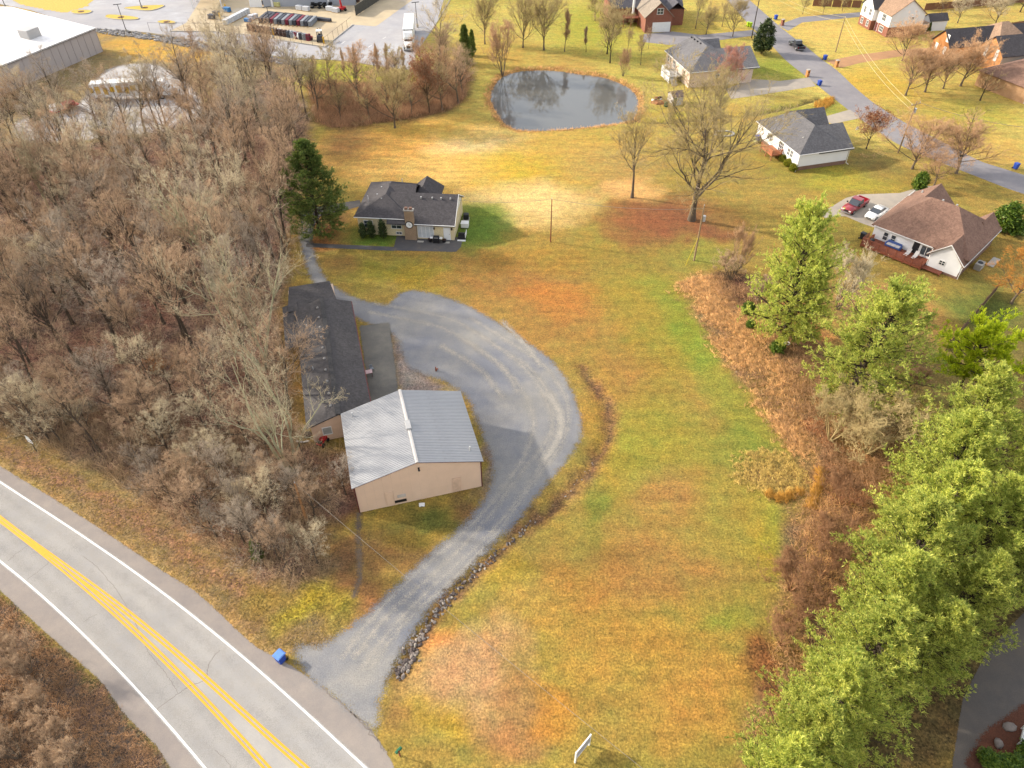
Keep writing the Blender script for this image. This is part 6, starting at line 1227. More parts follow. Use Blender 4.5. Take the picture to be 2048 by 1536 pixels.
stb = thing("supply_store", "grey-walled supply store at the top edge above the storage yard", "store", (so[0], so[1], 0), R(2)); MB().box(0, 26, 0, 30, 0, 7).build("wall", mat("grey_store_wall", S(186, 190, 198), .6, var=.05, scale=.2), stb); MB().box(-.3, 26.3, -.3, 30.3, 7.01, 7.4).build("parapet", M_WHITEPAINT, stb)
for x in (2.5, 18.5): MB().box(x - .25, x + .25, -.2, 0, 0, 6.8).build("pilaster", M_TRIM, stb)
MB().box(-3.9, -.5, 0.0, .3, 0, 4).build("roller_door", M_WHITEPAINT, stb)
co = G(384, 18); cn = thing("open_canopy", "white-roofed open canopy over timber stacks at the top edge", "canopy", (co[0], co[1], 0), R(8))
gable(MB(), 0, 8.5, 0, 14, 4.2, 5.2, 'y', .4, .3, .15).build("roof", M_WROOF, cn)
for x in (.3, 8.2):
    for y in (.3, 7, 13.7): MB().box(x - .12, x + .12, y - .12, y + .12, 0, 4.2).build("post", M_WHITEPAINT, cn)

# ------------------------------------------------------------------ vehicles
M_TYRE = mat("tyre_rubber", S(34, 34, 36), .85, var=.1); M_RIM = mat("alloy_rim", S(170, 172, 176), .35, .6, var=.05); M_LAMP = mat("lamp_lens", S(240, 240, 236), .15, var=.02); M_TAIL = mat("tail_lens", S(150, 24, 24), .2, var=.02)
M_CARGLASS = glass_mat("car_glass", (0.03, 0.035, 0.045))
def paint(name, c): return mat(name, c, .28, .0, var=.02, coat=.6, spec=.5)
def wheel(parent, x, y, r=.36, w=.24):
    s = 1 if y > 0 else -1
    o = MB().tube((x, y - s * w, r), (x, y, r), r, r, 18).build("wheel", M_TYRE, parent); MB().tube((x, y, r), (x, y + s * .02, r), r * .62, r * .55, 14).build("rim", M_RIM, o); return o
def loft(secs):
    "body skin from cross-sections (lists of points) along the length"
    mb = MB(); n = len(secs[0])
    for s in secs: mb.v += [tuple(p) for p in s]
    for i in range(len(secs) - 1):
        for j in range(n): a, b = i * n + j, i * n + (j + 1) % n; mb.f.append((a, b, b + n, a + n))
    mb.f.append(tuple(range(n - 1, -1, -1))); mb.f.append(tuple(range(len(mb.v) - n, len(mb.v)))); return mb
def sec(x, w, z0, z1, tum=.1):
    return [(x, -w, z0), (x, -w, z0 + (z1 - z0) * .55), (x, -w + tum, z1), (x, w - tum, z1), (x, w, z0 + (z1 - z0) * .55), (x, w, z0)]
def sedan(name, label, loc, rz, c):
    t = thing(name, label, "car", loc, rz)
    P = paint("paint_%d_%d_%d" % tuple(int(v * 999) for v in c), c)
    loft([sec(-2.4, .72, .35, .72), sec(-2.25, .86, .25, .92), sec(-1.5, .92, .2, 1.0), sec(-.6, .93, .2, .96), sec(.8, .93, .2, .92), sec(1.7, .9, .2, .86), sec(2.2, .82, .22, .72), sec(2.4, .68, .3, .58)]).build("body", P, t, True)
    def sc(x, w, z): return [(x, -w, .9), (x, -w + .1, z), (x, w - .1, z), (x, w, .9)]
    loft([[(-1.75, -.72, .93), (-1.75, -.7, .96), (-1.75, .7, .96), (-1.75, .72, .93)], sc(-1.0, .8, 1.38), sc(-.3, .82, 1.45), sc(.25, .8, 1.4), [(1.1, -.76, .88), (1.1, -.74, .92), (1.1, .74, .92), (1.1, .76, .88)]]).build("cabin", M_CARGLASS, t)
    loft([[(-1.05, -.66, 1.37), (-1.05, -.64, 1.43), (-1.05, .64, 1.43), (-1.05, .66, 1.37)], [(-.3, -.7, 1.42), (-.3, -.66, 1.48), (-.3, .66, 1.48), (-.3, .7, 1.42)], [(.3, -.68, 1.36), (.3, -.64, 1.43), (.3, .64, 1.43), (.3, .68, 1.36)]]).build("roof", P, t, True)
    for x in (-1.5, 1.5):
        for y in (-.93, .93): wheel(t, x, y, .34, .22)
    for s in (-1, 1): MB().obox((2.3, s * .55, .58), (.12, .3, .12)).build("headlight", M_LAMP, t); MB().obox((-2.33, s * .58, .7), (.1, .26, .14)).build("tail_light", M_TAIL, t); MB().obox((.75, s * 1.0, .92), (.16, .2, .13)).build("wing_mirror", P, t)
    MB().obox((2.41, 0, .36), (.05, .9, .16)).build("grille", M_BLACK, t); return t
def pickup(name, label, loc, rz, c):
    t = thing(name, label, "pickup truck", loc, rz); P = paint("paint_%d_%d_%d" % tuple(int(v * 999) for v in c), c)
    loft([sec(.45, .96, .4, 1.1, .06), sec(1.6, .97, .4, 1.12, .08), sec(2.5, .95, .42, 1.06, .1), sec(2.8, .88, .45, .95, .1)]).build("bonnet", P, t, True)
    def sc(x, w, z): return [(x, -w, 1.05), (x, -w + .13, z), (x, w - .13, z), (x, w, 1.05)]
    MB().box(-1.1, .5, -.97, .97, .4, 1.1).build("body", P, t, bevel=.05)
    loft([sc(-1.12, .92, 1.1), sc(-1.0, .92, 1.78), sc(.0, .92, 1.82), sc(.25, .9, 1.76), sc(.95, .88, 1.1)]).build("cabin", M_CARGLASS, t); MB().box(-1.02, .12, -.8, .8, 1.78, 1.87).build("roof", P, t, bevel=.03)
    MB().box(-2.85, -1.12, -.97, -.87, .45, 1.15).box(-2.85, -1.12, .87, .97, .45, 1.15).box(-2.95, -2.85, -.97, .97, .45, 1.15).box(-2.85, -1.12, -.87, .87, .45, .6).build("bed", P, t)
    for x in (-1.95, 1.75):
        for y in (-.99, .99): wheel(t, x, y, .4, .27)
    for s in (-1, 1): MB().obox((2.78, s * .66, .72), (.1, .36, .2)).build("headlight", M_LAMP, t); MB().obox((-2.96, s * .85, .75), (.06, .16, .34)).build("tail_light", M_TAIL, t); MB().obox((.75, s * 1.08, 1.15), (.16, .24, .2)).build("wing_mirror", M_BLACK, t)
    MB().obox((2.82, 0, .62), (.06, .8, .3)).build("grille", M_BLACK, t); MB().box(2.78, 2.92, -.95, .95, .38, .56).build("bumper", M_RIM, t, bevel=.03); MB().box(-3.08, -2.95, -.9, .9, .4, .55).build("bumper", M_RIM, t, bevel=.03); return t
def heading(a, b): A, B = G(*a), G(*b); return math.atan2(B[1] - A[1], B[0] - A[0])
q = G(1707, 418); pickup("pickup_truck", "dark red pickup truck parked on the drive beside a white car", (q[0], q[1], .014), heading((1725, 408), (1690, 430)), S(168, 30, 44))
q = G(1751, 431); sedan("sedan_car", "white sedan parked on the drive beside a red pickup", (q[0], q[1], .014), heading((1762, 424), (1736, 440)), S(248, 248, 248, .75))
q = G(1596, 95); pickup("pickup_truck", "black pickup truck driving on the residential street", (q[0] - .5, q[1], .01), heading((1613, 108), (1577, 78)), S(34, 36, 40))

def lorry(label, loc, rz, side=None, tl=15.0):
    t = thing("articulated_lorry", label, "lorry", loc, rz)
    # x forward; front bumper at 0
    tr = MB().box(-4.6 - tl, -4.4, -1.28, 1.28, 1.15, 4.05).build("trailer", M_WHITEPAINT, t, bevel=.04)
    if side is not None:
        for k in range(9): MB().box(-5.6 - k * 1.45 - random.uniform(.7, 1.1), -5.5 - k * 1.45, -1.3, -1.285, 1.7 + .25 * (k % 3), 3.1 + .2 * ((k * 2) % 3)).build("lettering", side, tr)
    MB().box(-4.35, -4.2, -.9, .9, 2.6, 3.7).build("reefer_unit", M_DARKMETAL, t); MB().box(-5, .0 - .3, -.5, .5, .7, 1.05).build("chassis", M_DARKMETAL, t); MB().box(-5 - tl + .8, -5 - tl + 4, -1.1, 1.1, .8, 1.1).build("bogie", M_DARKMETAL, t)
    def cs(x, w, z0, z1, k=.12): return [(x, -w, z0), (x, -w, z1 - .3), (x, -w + k, z1), (x, w - k, z1), (x, w, z1 - .3), (x, w, z0)]
    loft([cs(-3.9, 1.15, .8, 3.75), cs(-2.6, 1.15, .8, 3.7), cs(-1.95, 1.08, .8, 2.95), cs(-1.9, 1.05, .8, 2.9)]).build("cab", M_WHITEPAINT, t)
    loft([cs(-1.9, 1.0, .7, 1.95), cs(-.9, .95, .65, 1.8), cs(-.1, .85, .6, 1.55), cs(0, .8, .6, 1.45)]).build("bonnet", M_WHITEPAINT, t); MB().extr([(-1.88, -.95, 1.98), (-1.88, .95, 1.98), (-2.02, .95, 2.75), (-2.02, -.95, 2.75)], (.05, 0, .02)).build("windscreen", M_CARGLASS, t)
    MB().box(-.02, .04, -.45, .45, .8, 1.4).build("grille", M_DARKMETAL, t); MB().box(-.15, .1, -1.1, 1.1, .35, .65).build("bumper", M_RIM, t, bevel=.04)
    for s in (-1, 1): MB().obox((-.06, s * .72, .9), (.12, .26, .24)).build("headlight", M_LAMP, t); MB().obox((-1.7, s * 1.3, 1.7), (.15, .14, .6)).build("wing_mirror", M_WHITEPAINT, t); MB().tube((-4.1, s * .95, 1), (-4.1, s * .95, 4.1), .08).build("exhaust", M_RIM, t)
    for x in (-.95, -3.6, -4.6, -4.9 - tl + 1.6, -4.9 - tl + 2.8):
        for y in (-1.22, 1.22): wheel(t, x, y, .5, .3)
    return t
q = G(818, 104); lorry("white articulated lorry parked along the lot's right kerb", (q[0], q[1], .016), R(-86), None, 12.5)
q = G(362, 192); lorry("lorry whose trailer has yellow lettering, parked behind the wood", (q[0], q[1], .016), heading((240, 195), (350, 188)), mat("yellow_lettering", S(240, 190, 40), .5), 13)

# ------------------------------------------------------------------ bins, pillars, mailboxes, signs
def bin_(label, px, py, rz, c, lid=None, s=1.0, z=0.02):
    q = G(px, py); t = thing("wheeled_bin", label, "bin", (q[0], q[1], z), rz, None, s); M = mat("bin_%d_%d_%d" % tuple(int(v * 999) for v in c), c, .5, var=.05)
    MB().obox((0, 0, .08), (.62, .6, .95), 0, 1.22).build("tub", M, t, bevel=.03); MB().extr([(-.4, -.4, 1.04), (.4, -.4, 1.04), (.4, .42, 1.04), (-.4, .42, 1.04)], (0, 0, .05)).box(-.33, .33, -.3, .33, 1.09, 1.13).build("lid", lid or M, t); MB().tube((-.36, .46, 1.0), (.36, .46, 1.0), .025).build("handle", M, t)
    for x in (-.34, .34): MB().tube((x - .04, .36, .14), (x + .04, .36, .14), .14, .14, 10).build("wheel", M_BLACK, t)
    return t
BLUE = S(44, 84, 190); LIME = S(190, 226, 40)
bin_("blue wheeled bin at the highway shoulder beside the gravel drive", 563, 1322, R(-35), BLUE, mat("light_blue_lid", S(110, 158, 236), .45), 1.05)
for px, py, lab in [(1551, 39, "blue wheeled bin at the farthest street drive"), (1649, 120, "blue wheeled bin beside the ranch house drive"), (1638, 171, "blue wheeled bin at the pale brick house's drive"), (2030, 338, "blue wheeled bin on the far kerb at the picture's edge"), (1514, 282, "blue wheeled bin against the white house wall")]: bin_(lab, px, py, R(20), BLUE)
bin_("lime green bin by the street corner", 1496, 53, R(10), LIME); bin_("second lime green bin touching its neighbour by the street corner", 1500, 54, R(15), LIME)
bin_("dark green bin at the door of the small grey shed", 1332, 214, R(10), S(44, 96, 70)); bin_("black bin under the deck corner of the brown-roofed house", 1724, 478, R(40), S(40, 42, 48))
for px, py, lab in [(1564, 51, "brick mailbox pillar at the farthest drive"), (1672, 134, "orange brick mailbox pillar by the ranch drive"), (1614, 153, "brick mailbox pillar at the pale brick house's drive")]:
    q = G(px, py); t = thing("mailbox_pillar", lab, "mailbox", (q[0], q[1], 0), R(20)); MB().box(-.32, .32, -.32, .32, 0, 1.45).build("pillar", M_RED if px < 1600 else M_ORANGE, t); MB().box(-.38, .38, -.38, .38, 1.45, 1.58).build("cap", M_CONC, t); MB().box(-.15, .15, -.36, -.31, .95, 1.2).build("door", M_BLACK, t)
q = G(800, 1512); t = thing("mailbox", "green mailbox on a post beside the highway shoulder", "mailbox", (q[0], q[1], 0), R(-40)); MB().box(-.05, .05, -.05, .05, 0, 1.05).build("post", M_REDWOOD, t)
MB().extr([(-.12, -.3, 1.06), (.12, -.3, 1.06), (.12, -.3, 1.2), (.07, -.3, 1.28), (-.07, -.3, 1.28), (-.12, -.3, 1.2)], (0, .6, 0)).build("box", mat("mailbox_green", S(40, 120, 84), .4), t); MB().box(.125, .14, -.1, .0, 1.15, 1.35).build("flag", M_TAIL, t)
# board sign at the lower edge
a, b = G(1150, 1525), G(1178, 1490); d = b - a; L = float(np.hypot(d[0], d[1])); t = thing("board_sign", "white framed board sign on two posts in the lawn's lower edge", "sign", (a[0], a[1], 0), math.atan2(d[1], d[0]))
for x in (0, L): MB().box(x - .06, x + .06, -.06, .06, 0, 2.05).build("post", M_WHITEPAINT, t)
MB().box(.06, L - .06, -.05, .05, .62, .72).build("frame", M_WHITEPAINT, t); MB().box(.06, L - .06, -.05, .05, 1.9, 2.0).build("frame", M_WHITEPAINT, t); MB().box(.07, L - .07, -.03, .03, .725, 1.895).build("panel", mat("sign_panel", S(206, 208, 226), .5, var=.03), t)
# highway route marker
q = G(74, 903); t = thing("route_marker", "highway route sign with white 31W plate on a post", "road sign", (q[0], q[1], 0), R(-28)); MB().box(-.03, .03, -.03, .03, 0, 2.6).build("post", M_DARKMETAL, t)
sh = [(-.42, 1.52), (.42, 1.52), (.5, 1.7), (.5, 1.95), (.42, 2.14), (-.42, 2.14), (-.5, 1.95), (-.5, 1.7)]
pl = MB().extr([(x, -.06, z) for x, z in sh], (0, .02, 0)).build("plate", M_WHITEPAINT, t); MB().extr([(x * 1.1, -.035, 1.83 + (z - 1.83) * 1.15) for x, z in sh], (0, .015, 0)).build("backing", M_BLACK, t); MB().box(-.34, .34, -.06, -.035, 2.2, 2.56).build("direction_plate", mat("banner_plate", S(214, 220, 214), .5), t)
fc = bpy.data.curves.new("digits", 'FONT'); fc.body = "31W"; fc.size = .5; fc.align_x = 'CENTER'; fc.extrude = .004
_tmp = bpy.data.objects.new("digits_outline", fc); fm = bpy.data.meshes.new_from_object(_tmp); bpy.data.objects.remove(_tmp)
fo = obj("digits", fm, None, pl); fo.location = (0, -.066, 1.66); fo.rotation_euler = (R(90), 0, 0); fm.materials.clear(); fm.materials.append(M_BLACK)

# ------------------------------------------------------------------ poles and wires
M_POLE = mat("weathered_pole", S(172, 146, 112), .9, var=.2, scale=2, bump=.2); M_POLED = mat("dark_pole", S(96, 84, 74), .9, var=.2); M_TRANS = mat("transformer_grey", S(216, 220, 226), .4, .2, var=.05); M_WIRE = mat("cable", S(150, 142, 130), .6, var=.05); M_ORPOLE = mat("orange_pole", S(206, 150, 98), .9, var=.2, scale=2); M_GUY = mat("guy_guard", S(232, 206, 40), .5, var=.05)
def pole(label, base, top, m, arm=False, trans=0.0, guy=None, r=.15):
    q = G(*base); h = rise(base, top); t = thing("utility_pole", label, "utility pole", (q[0], q[1], 0), R(25)); MB().tube((0, 0, -.1), (0, 0, h), r, r * .65, 10).build("shaft", m, t)
    if arm: MB().box(-1.1, 1.1, -.06, .06, h - .6, h - .45).build("crossarm", M_POLE, t)
    for x in ((-1, 0, 1) if arm else (0,)): MB().tube((x, 0, h - .45 if arm else h - .02), (x, 0, h - .2 if arm else h + .2), .05, .03).build("insulator", M_TRANS, t)
    if trans: MB().tube((.38, 0, h * trans), (.38, 0, h * trans + .85), .24, .24, 12).build("transformer", M_TRANS, t)
    if guy: g = G(*guy); MB().tube((g[0] - q[0], g[1] - q[1], 0), (0, 0, h * .45), .035, .035, 6).build("guy_guard", M_GUY, t).rotation_euler = (0, 0, -R(25))
    return np.array([q[0], q[1], h])
P1 = pole("pole with grey transformer and yellow guy below the big oak", (1388, 521), 411, M_POLE, False, .72, (1371, 531)); P2 = pole("tall pole with transformer beside the residential street", (1796, 306), 203, M_POLE, True, .78)
P3 = pole("orange-brown pole rising from the brush beside the metal shed", (613, 1040), 966, M_ORPOLE, False); P4 = pole("bare pole on the golden lawn beyond the street", (1671, 104), 34, M_POLE, False); P5 = pole("dark pole beside the magnolia", (1503, 76), -6, M_POLED, False); P6 = pole("short brown pole on the golden field", (1101, 484), 398, mat("brown_pole", S(150, 92, 62), .9, var=.15), False, r=.1)
def wire(label, a, b, sag=.6, r=.022, n=18, m=None):
    pts = [tuple(np.array(a) * (1 - t) + np.array(b) * t - np.array([0, 0, sag * 4 * t * (1 - t)])) for t in np.linspace(0, 1, n)]
    o = MB().path(pts, r, 4).build("overhead_wire", m or M_WIRE); tag(o, label, "wire"); return o
far = G(1540, -20, 9.5)
M_SHINE = mat("bright_wire", S(232, 214, 150), .4, .2)
wire("upper power line crossing the golden lawn to the street-side pole", P4 + [0, 0, 0], P2 + [-.9, -.4, -.3], 1.2, .035, m=M_SHINE); wire("lower power line crossing the golden lawn to the street-side pole", P4 - [0, 0, 1.0], P2 + [-.6, -.4, -1.4], 1.4, .035, m=M_SHINE)
wire("upper line from the golden-lawn pole out past the top edge", P4, far, 1.0, .035, m=M_SHINE); wire("lower line from the golden-lawn pole out past the top edge", P4 - [0, 0, 1], far - [0, 0, 1], 1.0, .035, m=M_SHINE)
wire("cable from the oak pole towards the short brown pole", P1 - [0, 0, .5], P6, .7, .025); wire("cable from the short brown pole to the cream house", P6, np.array(L1(15.7, 4.0)) + [0, 0, 4.6], .5, .02); wire("cable from the street-side pole to the white house", P2 - [0, 0, 1], np.array(L3(9.5, -.2)) + [0, 0, 4], .9, .02, m=M_SHINE)
wire("long cable from the brush pole across the drive and lawn", P3, np.array([G(1330, 1566, 6.5)[0], G(1330, 1566, 6.5)[1], 6.0]), .5, .016, 30, M_WIRE)
wire("power line from the street-side pole out past the right edge", P2, G(2100, 260, 9), .8, .03, m=M_WIRE)

# ------------------------------------------------------------------ fences
def fence(name, label, pts, h, m, bw=.15, cap=True, panel=False):
    "board fence: each board where it can be told apart, else whole panels"
    a = np.array(pts[0]); t = thing(name, label, "fence", (a[0], a[1], 0), 0)
    bme = None
    for (p, q) in zip(pts[:-1], pts[1:]):
        p, q = np.array(p), np.array(q); d = q - p; L = np.linalg.norm(d); ang = math.atan2(d[1], d[0]); n = max(1, int(L / (2.4 if panel else bw)))
        if bme is None: bme = MB().box(.006, (2.4 if panel else bw) - .006, -.015, .015, .05, h).mesh("board"); bme.materials.append(m)
        st = L / n
        for i in range(n):
            o = obj("fence_panel" if panel else "board", bme, None, t, loc=(p[0] - a[0] + d[0] / L * st * i, p[1] - a[1] + d[1] / L * st * i, random.uniform(-.03, .03)), rz=ang)
        for i in range(int(L / 2.4) + 1):
            u = min(1, i * 2.4 / L); MB().box(-.05, .05, .02, .12, 0, h + .1).build("post", m, t, loc=(p[0] - a[0] + d[0] * u, p[1] - a[1] + d[1] * u, 0), rz=ang)
        for z in (.35, h - .3): MB().box(0, L, .016, .06, z, z + .09).build("rail", m, t, loc=(p[0] - a[0], p[1] - a[1], 0), rz=ang)
    return t
M_FENCE = mat("weathered_fence", S(118, 92, 70), .9, var=.2, scale=2); M_NEWFENCE = mat("new_fence", S(236, 170, 84), .85, var=.12, scale=2); M_BROWNF = mat("brown_fence", S(150, 108, 82), .9, var=.15, scale=1)
fence("board_fence", "dark board fence between the two lawns below the brown-roofed house", GP([(1892, 702), (1940, 644), (1992, 582)]), 1.7, M_FENCE, .3)
fence("board_fence", "bright orange new board fence at the ranch house", GP([(1964, 168), (1996, 178), (2026, 188)]), 1.9, M_NEWFENCE, .3)
fence("board_fence", "dark fence between ranch house and corner house", GP([(1980, 162), (2048, 150), (2110, 142)]), 1.8, M_FENCE, .3, panel=True)
fence("board_fence", "long brown fence behind the golden back lawn", GP([(1962, 70), (2048, 56), (2150, 40)]), 1.9, M_BROWNF, .3, panel=True)
fence("board_fence", "brown fence along the top edge behind the lawn trees", GP([(1625, 12), (1722, 16)]), 1.9, M_BROWNF, .3, panel=True)
fence("board_fence", "far brown fence right of the clapboard house", GP([(1848, 22), (1940, 14), (2060, 4)]), 1.9, M_BROWNF, .3, panel=True)

# ------------------------------------------------------------------ stones
M_STONE = mat("ditch_stone", S(150, 138, 130), .9, var=.25, scale=2, bump=.3, island=.0); M_STONE2 = mat("dark_ditch_stone", S(104, 92, 88), .9, var=.25, scale=2, bump=.3); M_STONE3 = mat("pale_ditch_stone", S(190, 178, 164), .9, var=.2, scale=2)
rocks = []
for k in range(6):
    me = MB().blob((0, 0, 0), (.5, .38, .3), 50 + k, 6, 4, .28).mesh("stone"); me.materials.append([M_STONE, M_STONE2, M_STONE3, M_STONE2, M_STONE, M_STONE2][k]); rocks.append(me)
rp = thing("stone_lining", "rough grey stones lining the ditch beside the gravel drive", "stones", tuple(G(900, 1190)), 0); o0 = np.array(rp.location)
LOWD = DITCH[int(len(DITCH) * .55):]; rgs = np.random.default_rng(77)
for k in range(290):
    u = rgs.random() ** .75; i = min(int(u * (len(LOWD) - 1)), len(LOWD) - 2); p = LOWD[i] + (LOWD[i + 1] - LOWD[i]) * rgs.random() + rgs.normal(0, .16 + .22 * u, 2)
    s = rgs.uniform(.2, .48) * (.6 + .6 * u); o = obj("stone", rocks[k % 6], None, rp, loc=(p[0] - o0[0], p[1] - o0[1], float(ground_height(np.array([p[0]]), np.array([p[1]]))[0]) + s * .18)); o.scale = (s, s, s); o.rotation_euler = (rgs.uniform(-.4, .4), rgs.uniform(-.4, .4), rgs.uniform(0, 6.28))
RIP = smooth_poly(GP([(196, 58), (300, 68), (400, 86), (480, 100), (560, 118), (620, 124), (618, 132), (540, 126), (460, 112), (390, 98), (300, 80), (205, 68)]), 2)
def rubble(name, label, poly, n, seed, smin, smax):
    rg = np.random.default_rng(seed); q = fill(poly, n, seed); V, F = [], []; m = MB()
    for k, p in enumerate(q): s = rg.uniform(smin, smax); m.blob((p[0], p[1], s * .25), (s, s * .8, s * .6), int(k), 5, 3, .3)
    o = m.build(name, mat("rubble_grey", S(170, 166, 164), .9, var=.2, scale=.6, island=.35)); o["label"] = label; return struct(o, "stuff")
rubble("rubble", "loose grey rubble bank below the parking lot", RIP, 1500, 78, .2, .55); rubble("rubble", "scattered small stones in the upper ditch", [tuple(p) for p in np.vstack([offset_line(DITCH[30:60], .25), offset_line(DITCH[30:60], -.25)[::-1]])], 160, 79, .03, .09)

# ------------------------------------------------------------------ the builders' yard
M_WRAP = mat("white_wrap", S(226, 228, 232), .35, var=.06, scale=2); M_SLATE = mat("charcoal_stock", S(70, 74, 86), .6, var=.15, scale=2); M_MAR = mat("maroon_stock", S(128, 40, 62), .6, var=.15, scale=2); M_GREYST = mat("grey_stock", S(150, 156, 164), .5, var=.15, scale=2); M_BROWNST = mat("brown_stock", S(96, 72, 64), .8, var=.2, scale=2); M_BLUEST = mat("blue_stock", S(60, 130, 190), .5, var=.1); M_YELLOW = mat("safety_yellow", S(248, 190, 30), .5, var=.05); M_PALLET = mat("pallet_wood", S(196, 164, 120), .85, var=.15); M_YBAG = mat("yellow_bag", S(226, 220, 150), .6, var=.08)
M_REDEQ = mat("red_enamel", S(206, 44, 50), .4, var=.05)
def pallet(label, px, py, rz, size, m, group=None, layers=3, kind="stack"):
    q = G(px, py); t = thing("pallet_" + kind, label, "pallet " + kind, (q[0], q[1], .02), rz, group); w, d, h = size
    for z in (.0, .11):
        for k in range(4): MB().box(-w / 2, w / 2, -d / 2 + d * k / 4 + .03, -d / 2 + d * (k + 1) / 4 - .03, z, z + .03).build("slat", M_PALLET, t)
    MB().box(-w / 2 + .05, w / 2 - .05, -d / 2 + .05, d / 2 - .05, .03, .11).build("blocks", M_PALLET, t)
    for k in range(layers): j = random.uniform(-.03, .03); MB().box(-w / 2 + .04 + j, w / 2 - .04 + j, -d / 2 + .04, d / 2 - .04, .15 + h * k / layers, .15 + h * (k + 1) / layers - .03).build("layer", m, t, bevel=.05)
    return t
yr = heading((440, 63), (640, 92))
dirs = heading((450, 50), (492, 28))
for k in range(9):
    u = k / 8; pallet("white shrink-wrapped pallet, number %s from the fence in the slanting white row" % ["one", "two", "three", "four", "five", "six", "seven", "eight", "nine"][k], 453 + 42 * u, 50 - 22 * u, dirs, (1.2, 1.3, 1.3), M_WRAP, "white wrapped pallets")
pallet("low bright blue pallet load beside white bags", 496, 44, yr, (1.8, 1.2, .8), M_BLUEST); pallet("white bag pallet beside the blue load", 504, 40, yr, (1.6, 1.2, 1.2), M_WRAP); pallet("second white bag pallet behind the blue load", 511, 37, yr, (1.4, 1.2, 1.1), M_WRAP)
cols = [M_SLATE, M_SLATE, M_SLATE, M_MAR, M_GREYST, M_SLATE, M_GREYST, M_MAR, M_GREYST, M_SLATE, M_MAR, M_GREYST, M_SLATE, M_GREYST]
names = {M_SLATE.name: "charcoal", M_MAR.name: "maroon", M_GREYST.name: "grey"}
ords = ["first", "second", "third", "fourth", "fifth", "sixth", "seventh", "eighth", "ninth", "tenth", "eleventh", "twelfth", "thirteenth", "fourteenth", "fifteenth", "sixteenth", "seventeenth", "eighteenth"]
for k, m in enumerate(cols):
    q = G(521 + k * 7.6, 47 + k * .55); t = thing("post_bundle", "%s long bundle, %s in the row across the yard" % (names[m.name], ords[k]), "bundle", (q[0], q[1], .02), dirs + .18, "long bundles across the yard")
    for y in (0.6, 3.6): MB().box(-.5, .5, y - .06, y + .06, 0, .12).build("skid", M_PALLET, t)
    for j in range(3): MB().box(0, 5.2, -.42, .42, .13 + j * .42, .13 + j * .42 + .39).build("layer", m, t, bevel=.04)
for k in range(4): pallet("%s dark flat stack behind the long bundles" % ords[k], 545 + k * 17, 32 + k * 1.6, yr, (3.4, 1.3, .9), M_SLATE, "dark flat stacks")
pallet("long dark stack right of the bundles near the fence corner", 645, 42, yr, (5.5, 1.2, .7), M_SLATE)
for k in range(16):
    u = k / 15; m = [M_BROWNST, M_BROWNST, M_SLATE, M_BROWNST][k % 4] if k < 11 else [M_GREYST, M_MAR, M_SLATE, M_GREYST, M_MAR][k - 11]
    q = G(500 + 118 * u, 61 + 20 * u); t = thing("rolled_fencing", "rolled fencing upright by the yard fence, %s from the left end" % ords[k], "roll", (q[0], q[1], .02), k, "fencing rolls along the yard fence")
    for j in range(5): a = j * 1.256; MB().tube((.42 * math.cos(a), .42 * math.sin(a), 0), (.42 * math.cos(a), .42 * math.sin(a), 1.5 + .1 * (j % 2)), .26, .24, 8).build("roll", m, t)
for k, (px, py) in enumerate([(561, 70), (584, 74), (592, 76), (600, 78)]):
    q = G(px, py); t = thing("bulk_bag", ["lone white bulk bag by the yard fence", "first of three white bulk bags by the yard fence", "second of three white bulk bags by the yard fence", "third of three white bulk bags by the yard fence"][k], "bag", (q[0], q[1], .02), k); MB().blob((0, 0, .75), (.72, .72, .85), k, 10, 6, .05).build("sack", M_WRAP, t, True)
    for a in (-.4, .4): MB().path([(a, -.4, 1.3), (a, 0, 1.75), (a, .4, 1.3)], .05, 5).build("loop", M_WRAP, t)
for k, (px, py) in enumerate([(547, 71), (648, 87), (441, 38), (452, 20)]):
    q = G(px, py); t = thing("bollard", ["yellow bollard beside the yard lamp post", "yellow bollard at the yard fence corner", "yellow bollard beside the canopy's dark crates", "yellow bollard behind the canopy"][k], "bollard", (q[0], q[1], .02), 0); MB().tube((0, 0, 0), (0, 0, 1.5), .22, .22, 12).build("post", M_YELLOW, t); MB().blob((0, 0, 1.5), (.22, .22, .14), k, 10, 4, 0).build("cap", M_YELLOW, t, True)
for k, (px, py, m, lab) in enumerate([(425, 38, M_SLATE, "black crate stack beside the open canopy"), (434, 32, M_SLATE, "black crate stack behind another beside the canopy"), (532, 10, M_SLATE, "black load against the store wall"), (555, 13, M_YBAG, "pale yellow bag stack against the store wall"), (545, 11, M_SLATE, "dark load beside the yellow bags at the store wall"), (600, 20, M_WRAP, "white load against the store wall"), (613, 22, M_WRAP, "second white load against the store wall"), (455, 24, M_BLUEST, "pale blue flat load by the canopy"), (712, 4, M_BROWNST, "brown box load near the hedge-covered fence"), (660, 22, M_WRAP, "white machine load beside the red implement"), (672, 25, M_WRAP, "small white load before the red implement")]): pallet(lab, px, py, yr, (2.0, 1.3, 1.1), m)
for k in range(7):
    q = G(628 + (k % 4) * 11, 16 - (k // 4) * 7); t = thing("tyre_pile", "pile of black tyres by the store, %s from its left end" % ords[k], "tyres", (q[0], q[1], .02), k, "tyre piles by the store")
    for j in range(5): c = (random.uniform(-.5, .5), random.uniform(-.4, .4), .15 + .26 * j); MB().tube(c, (c[0], c[1], c[2] + .24), .55, .55, 14).build("tyre", M_TYRE, t)
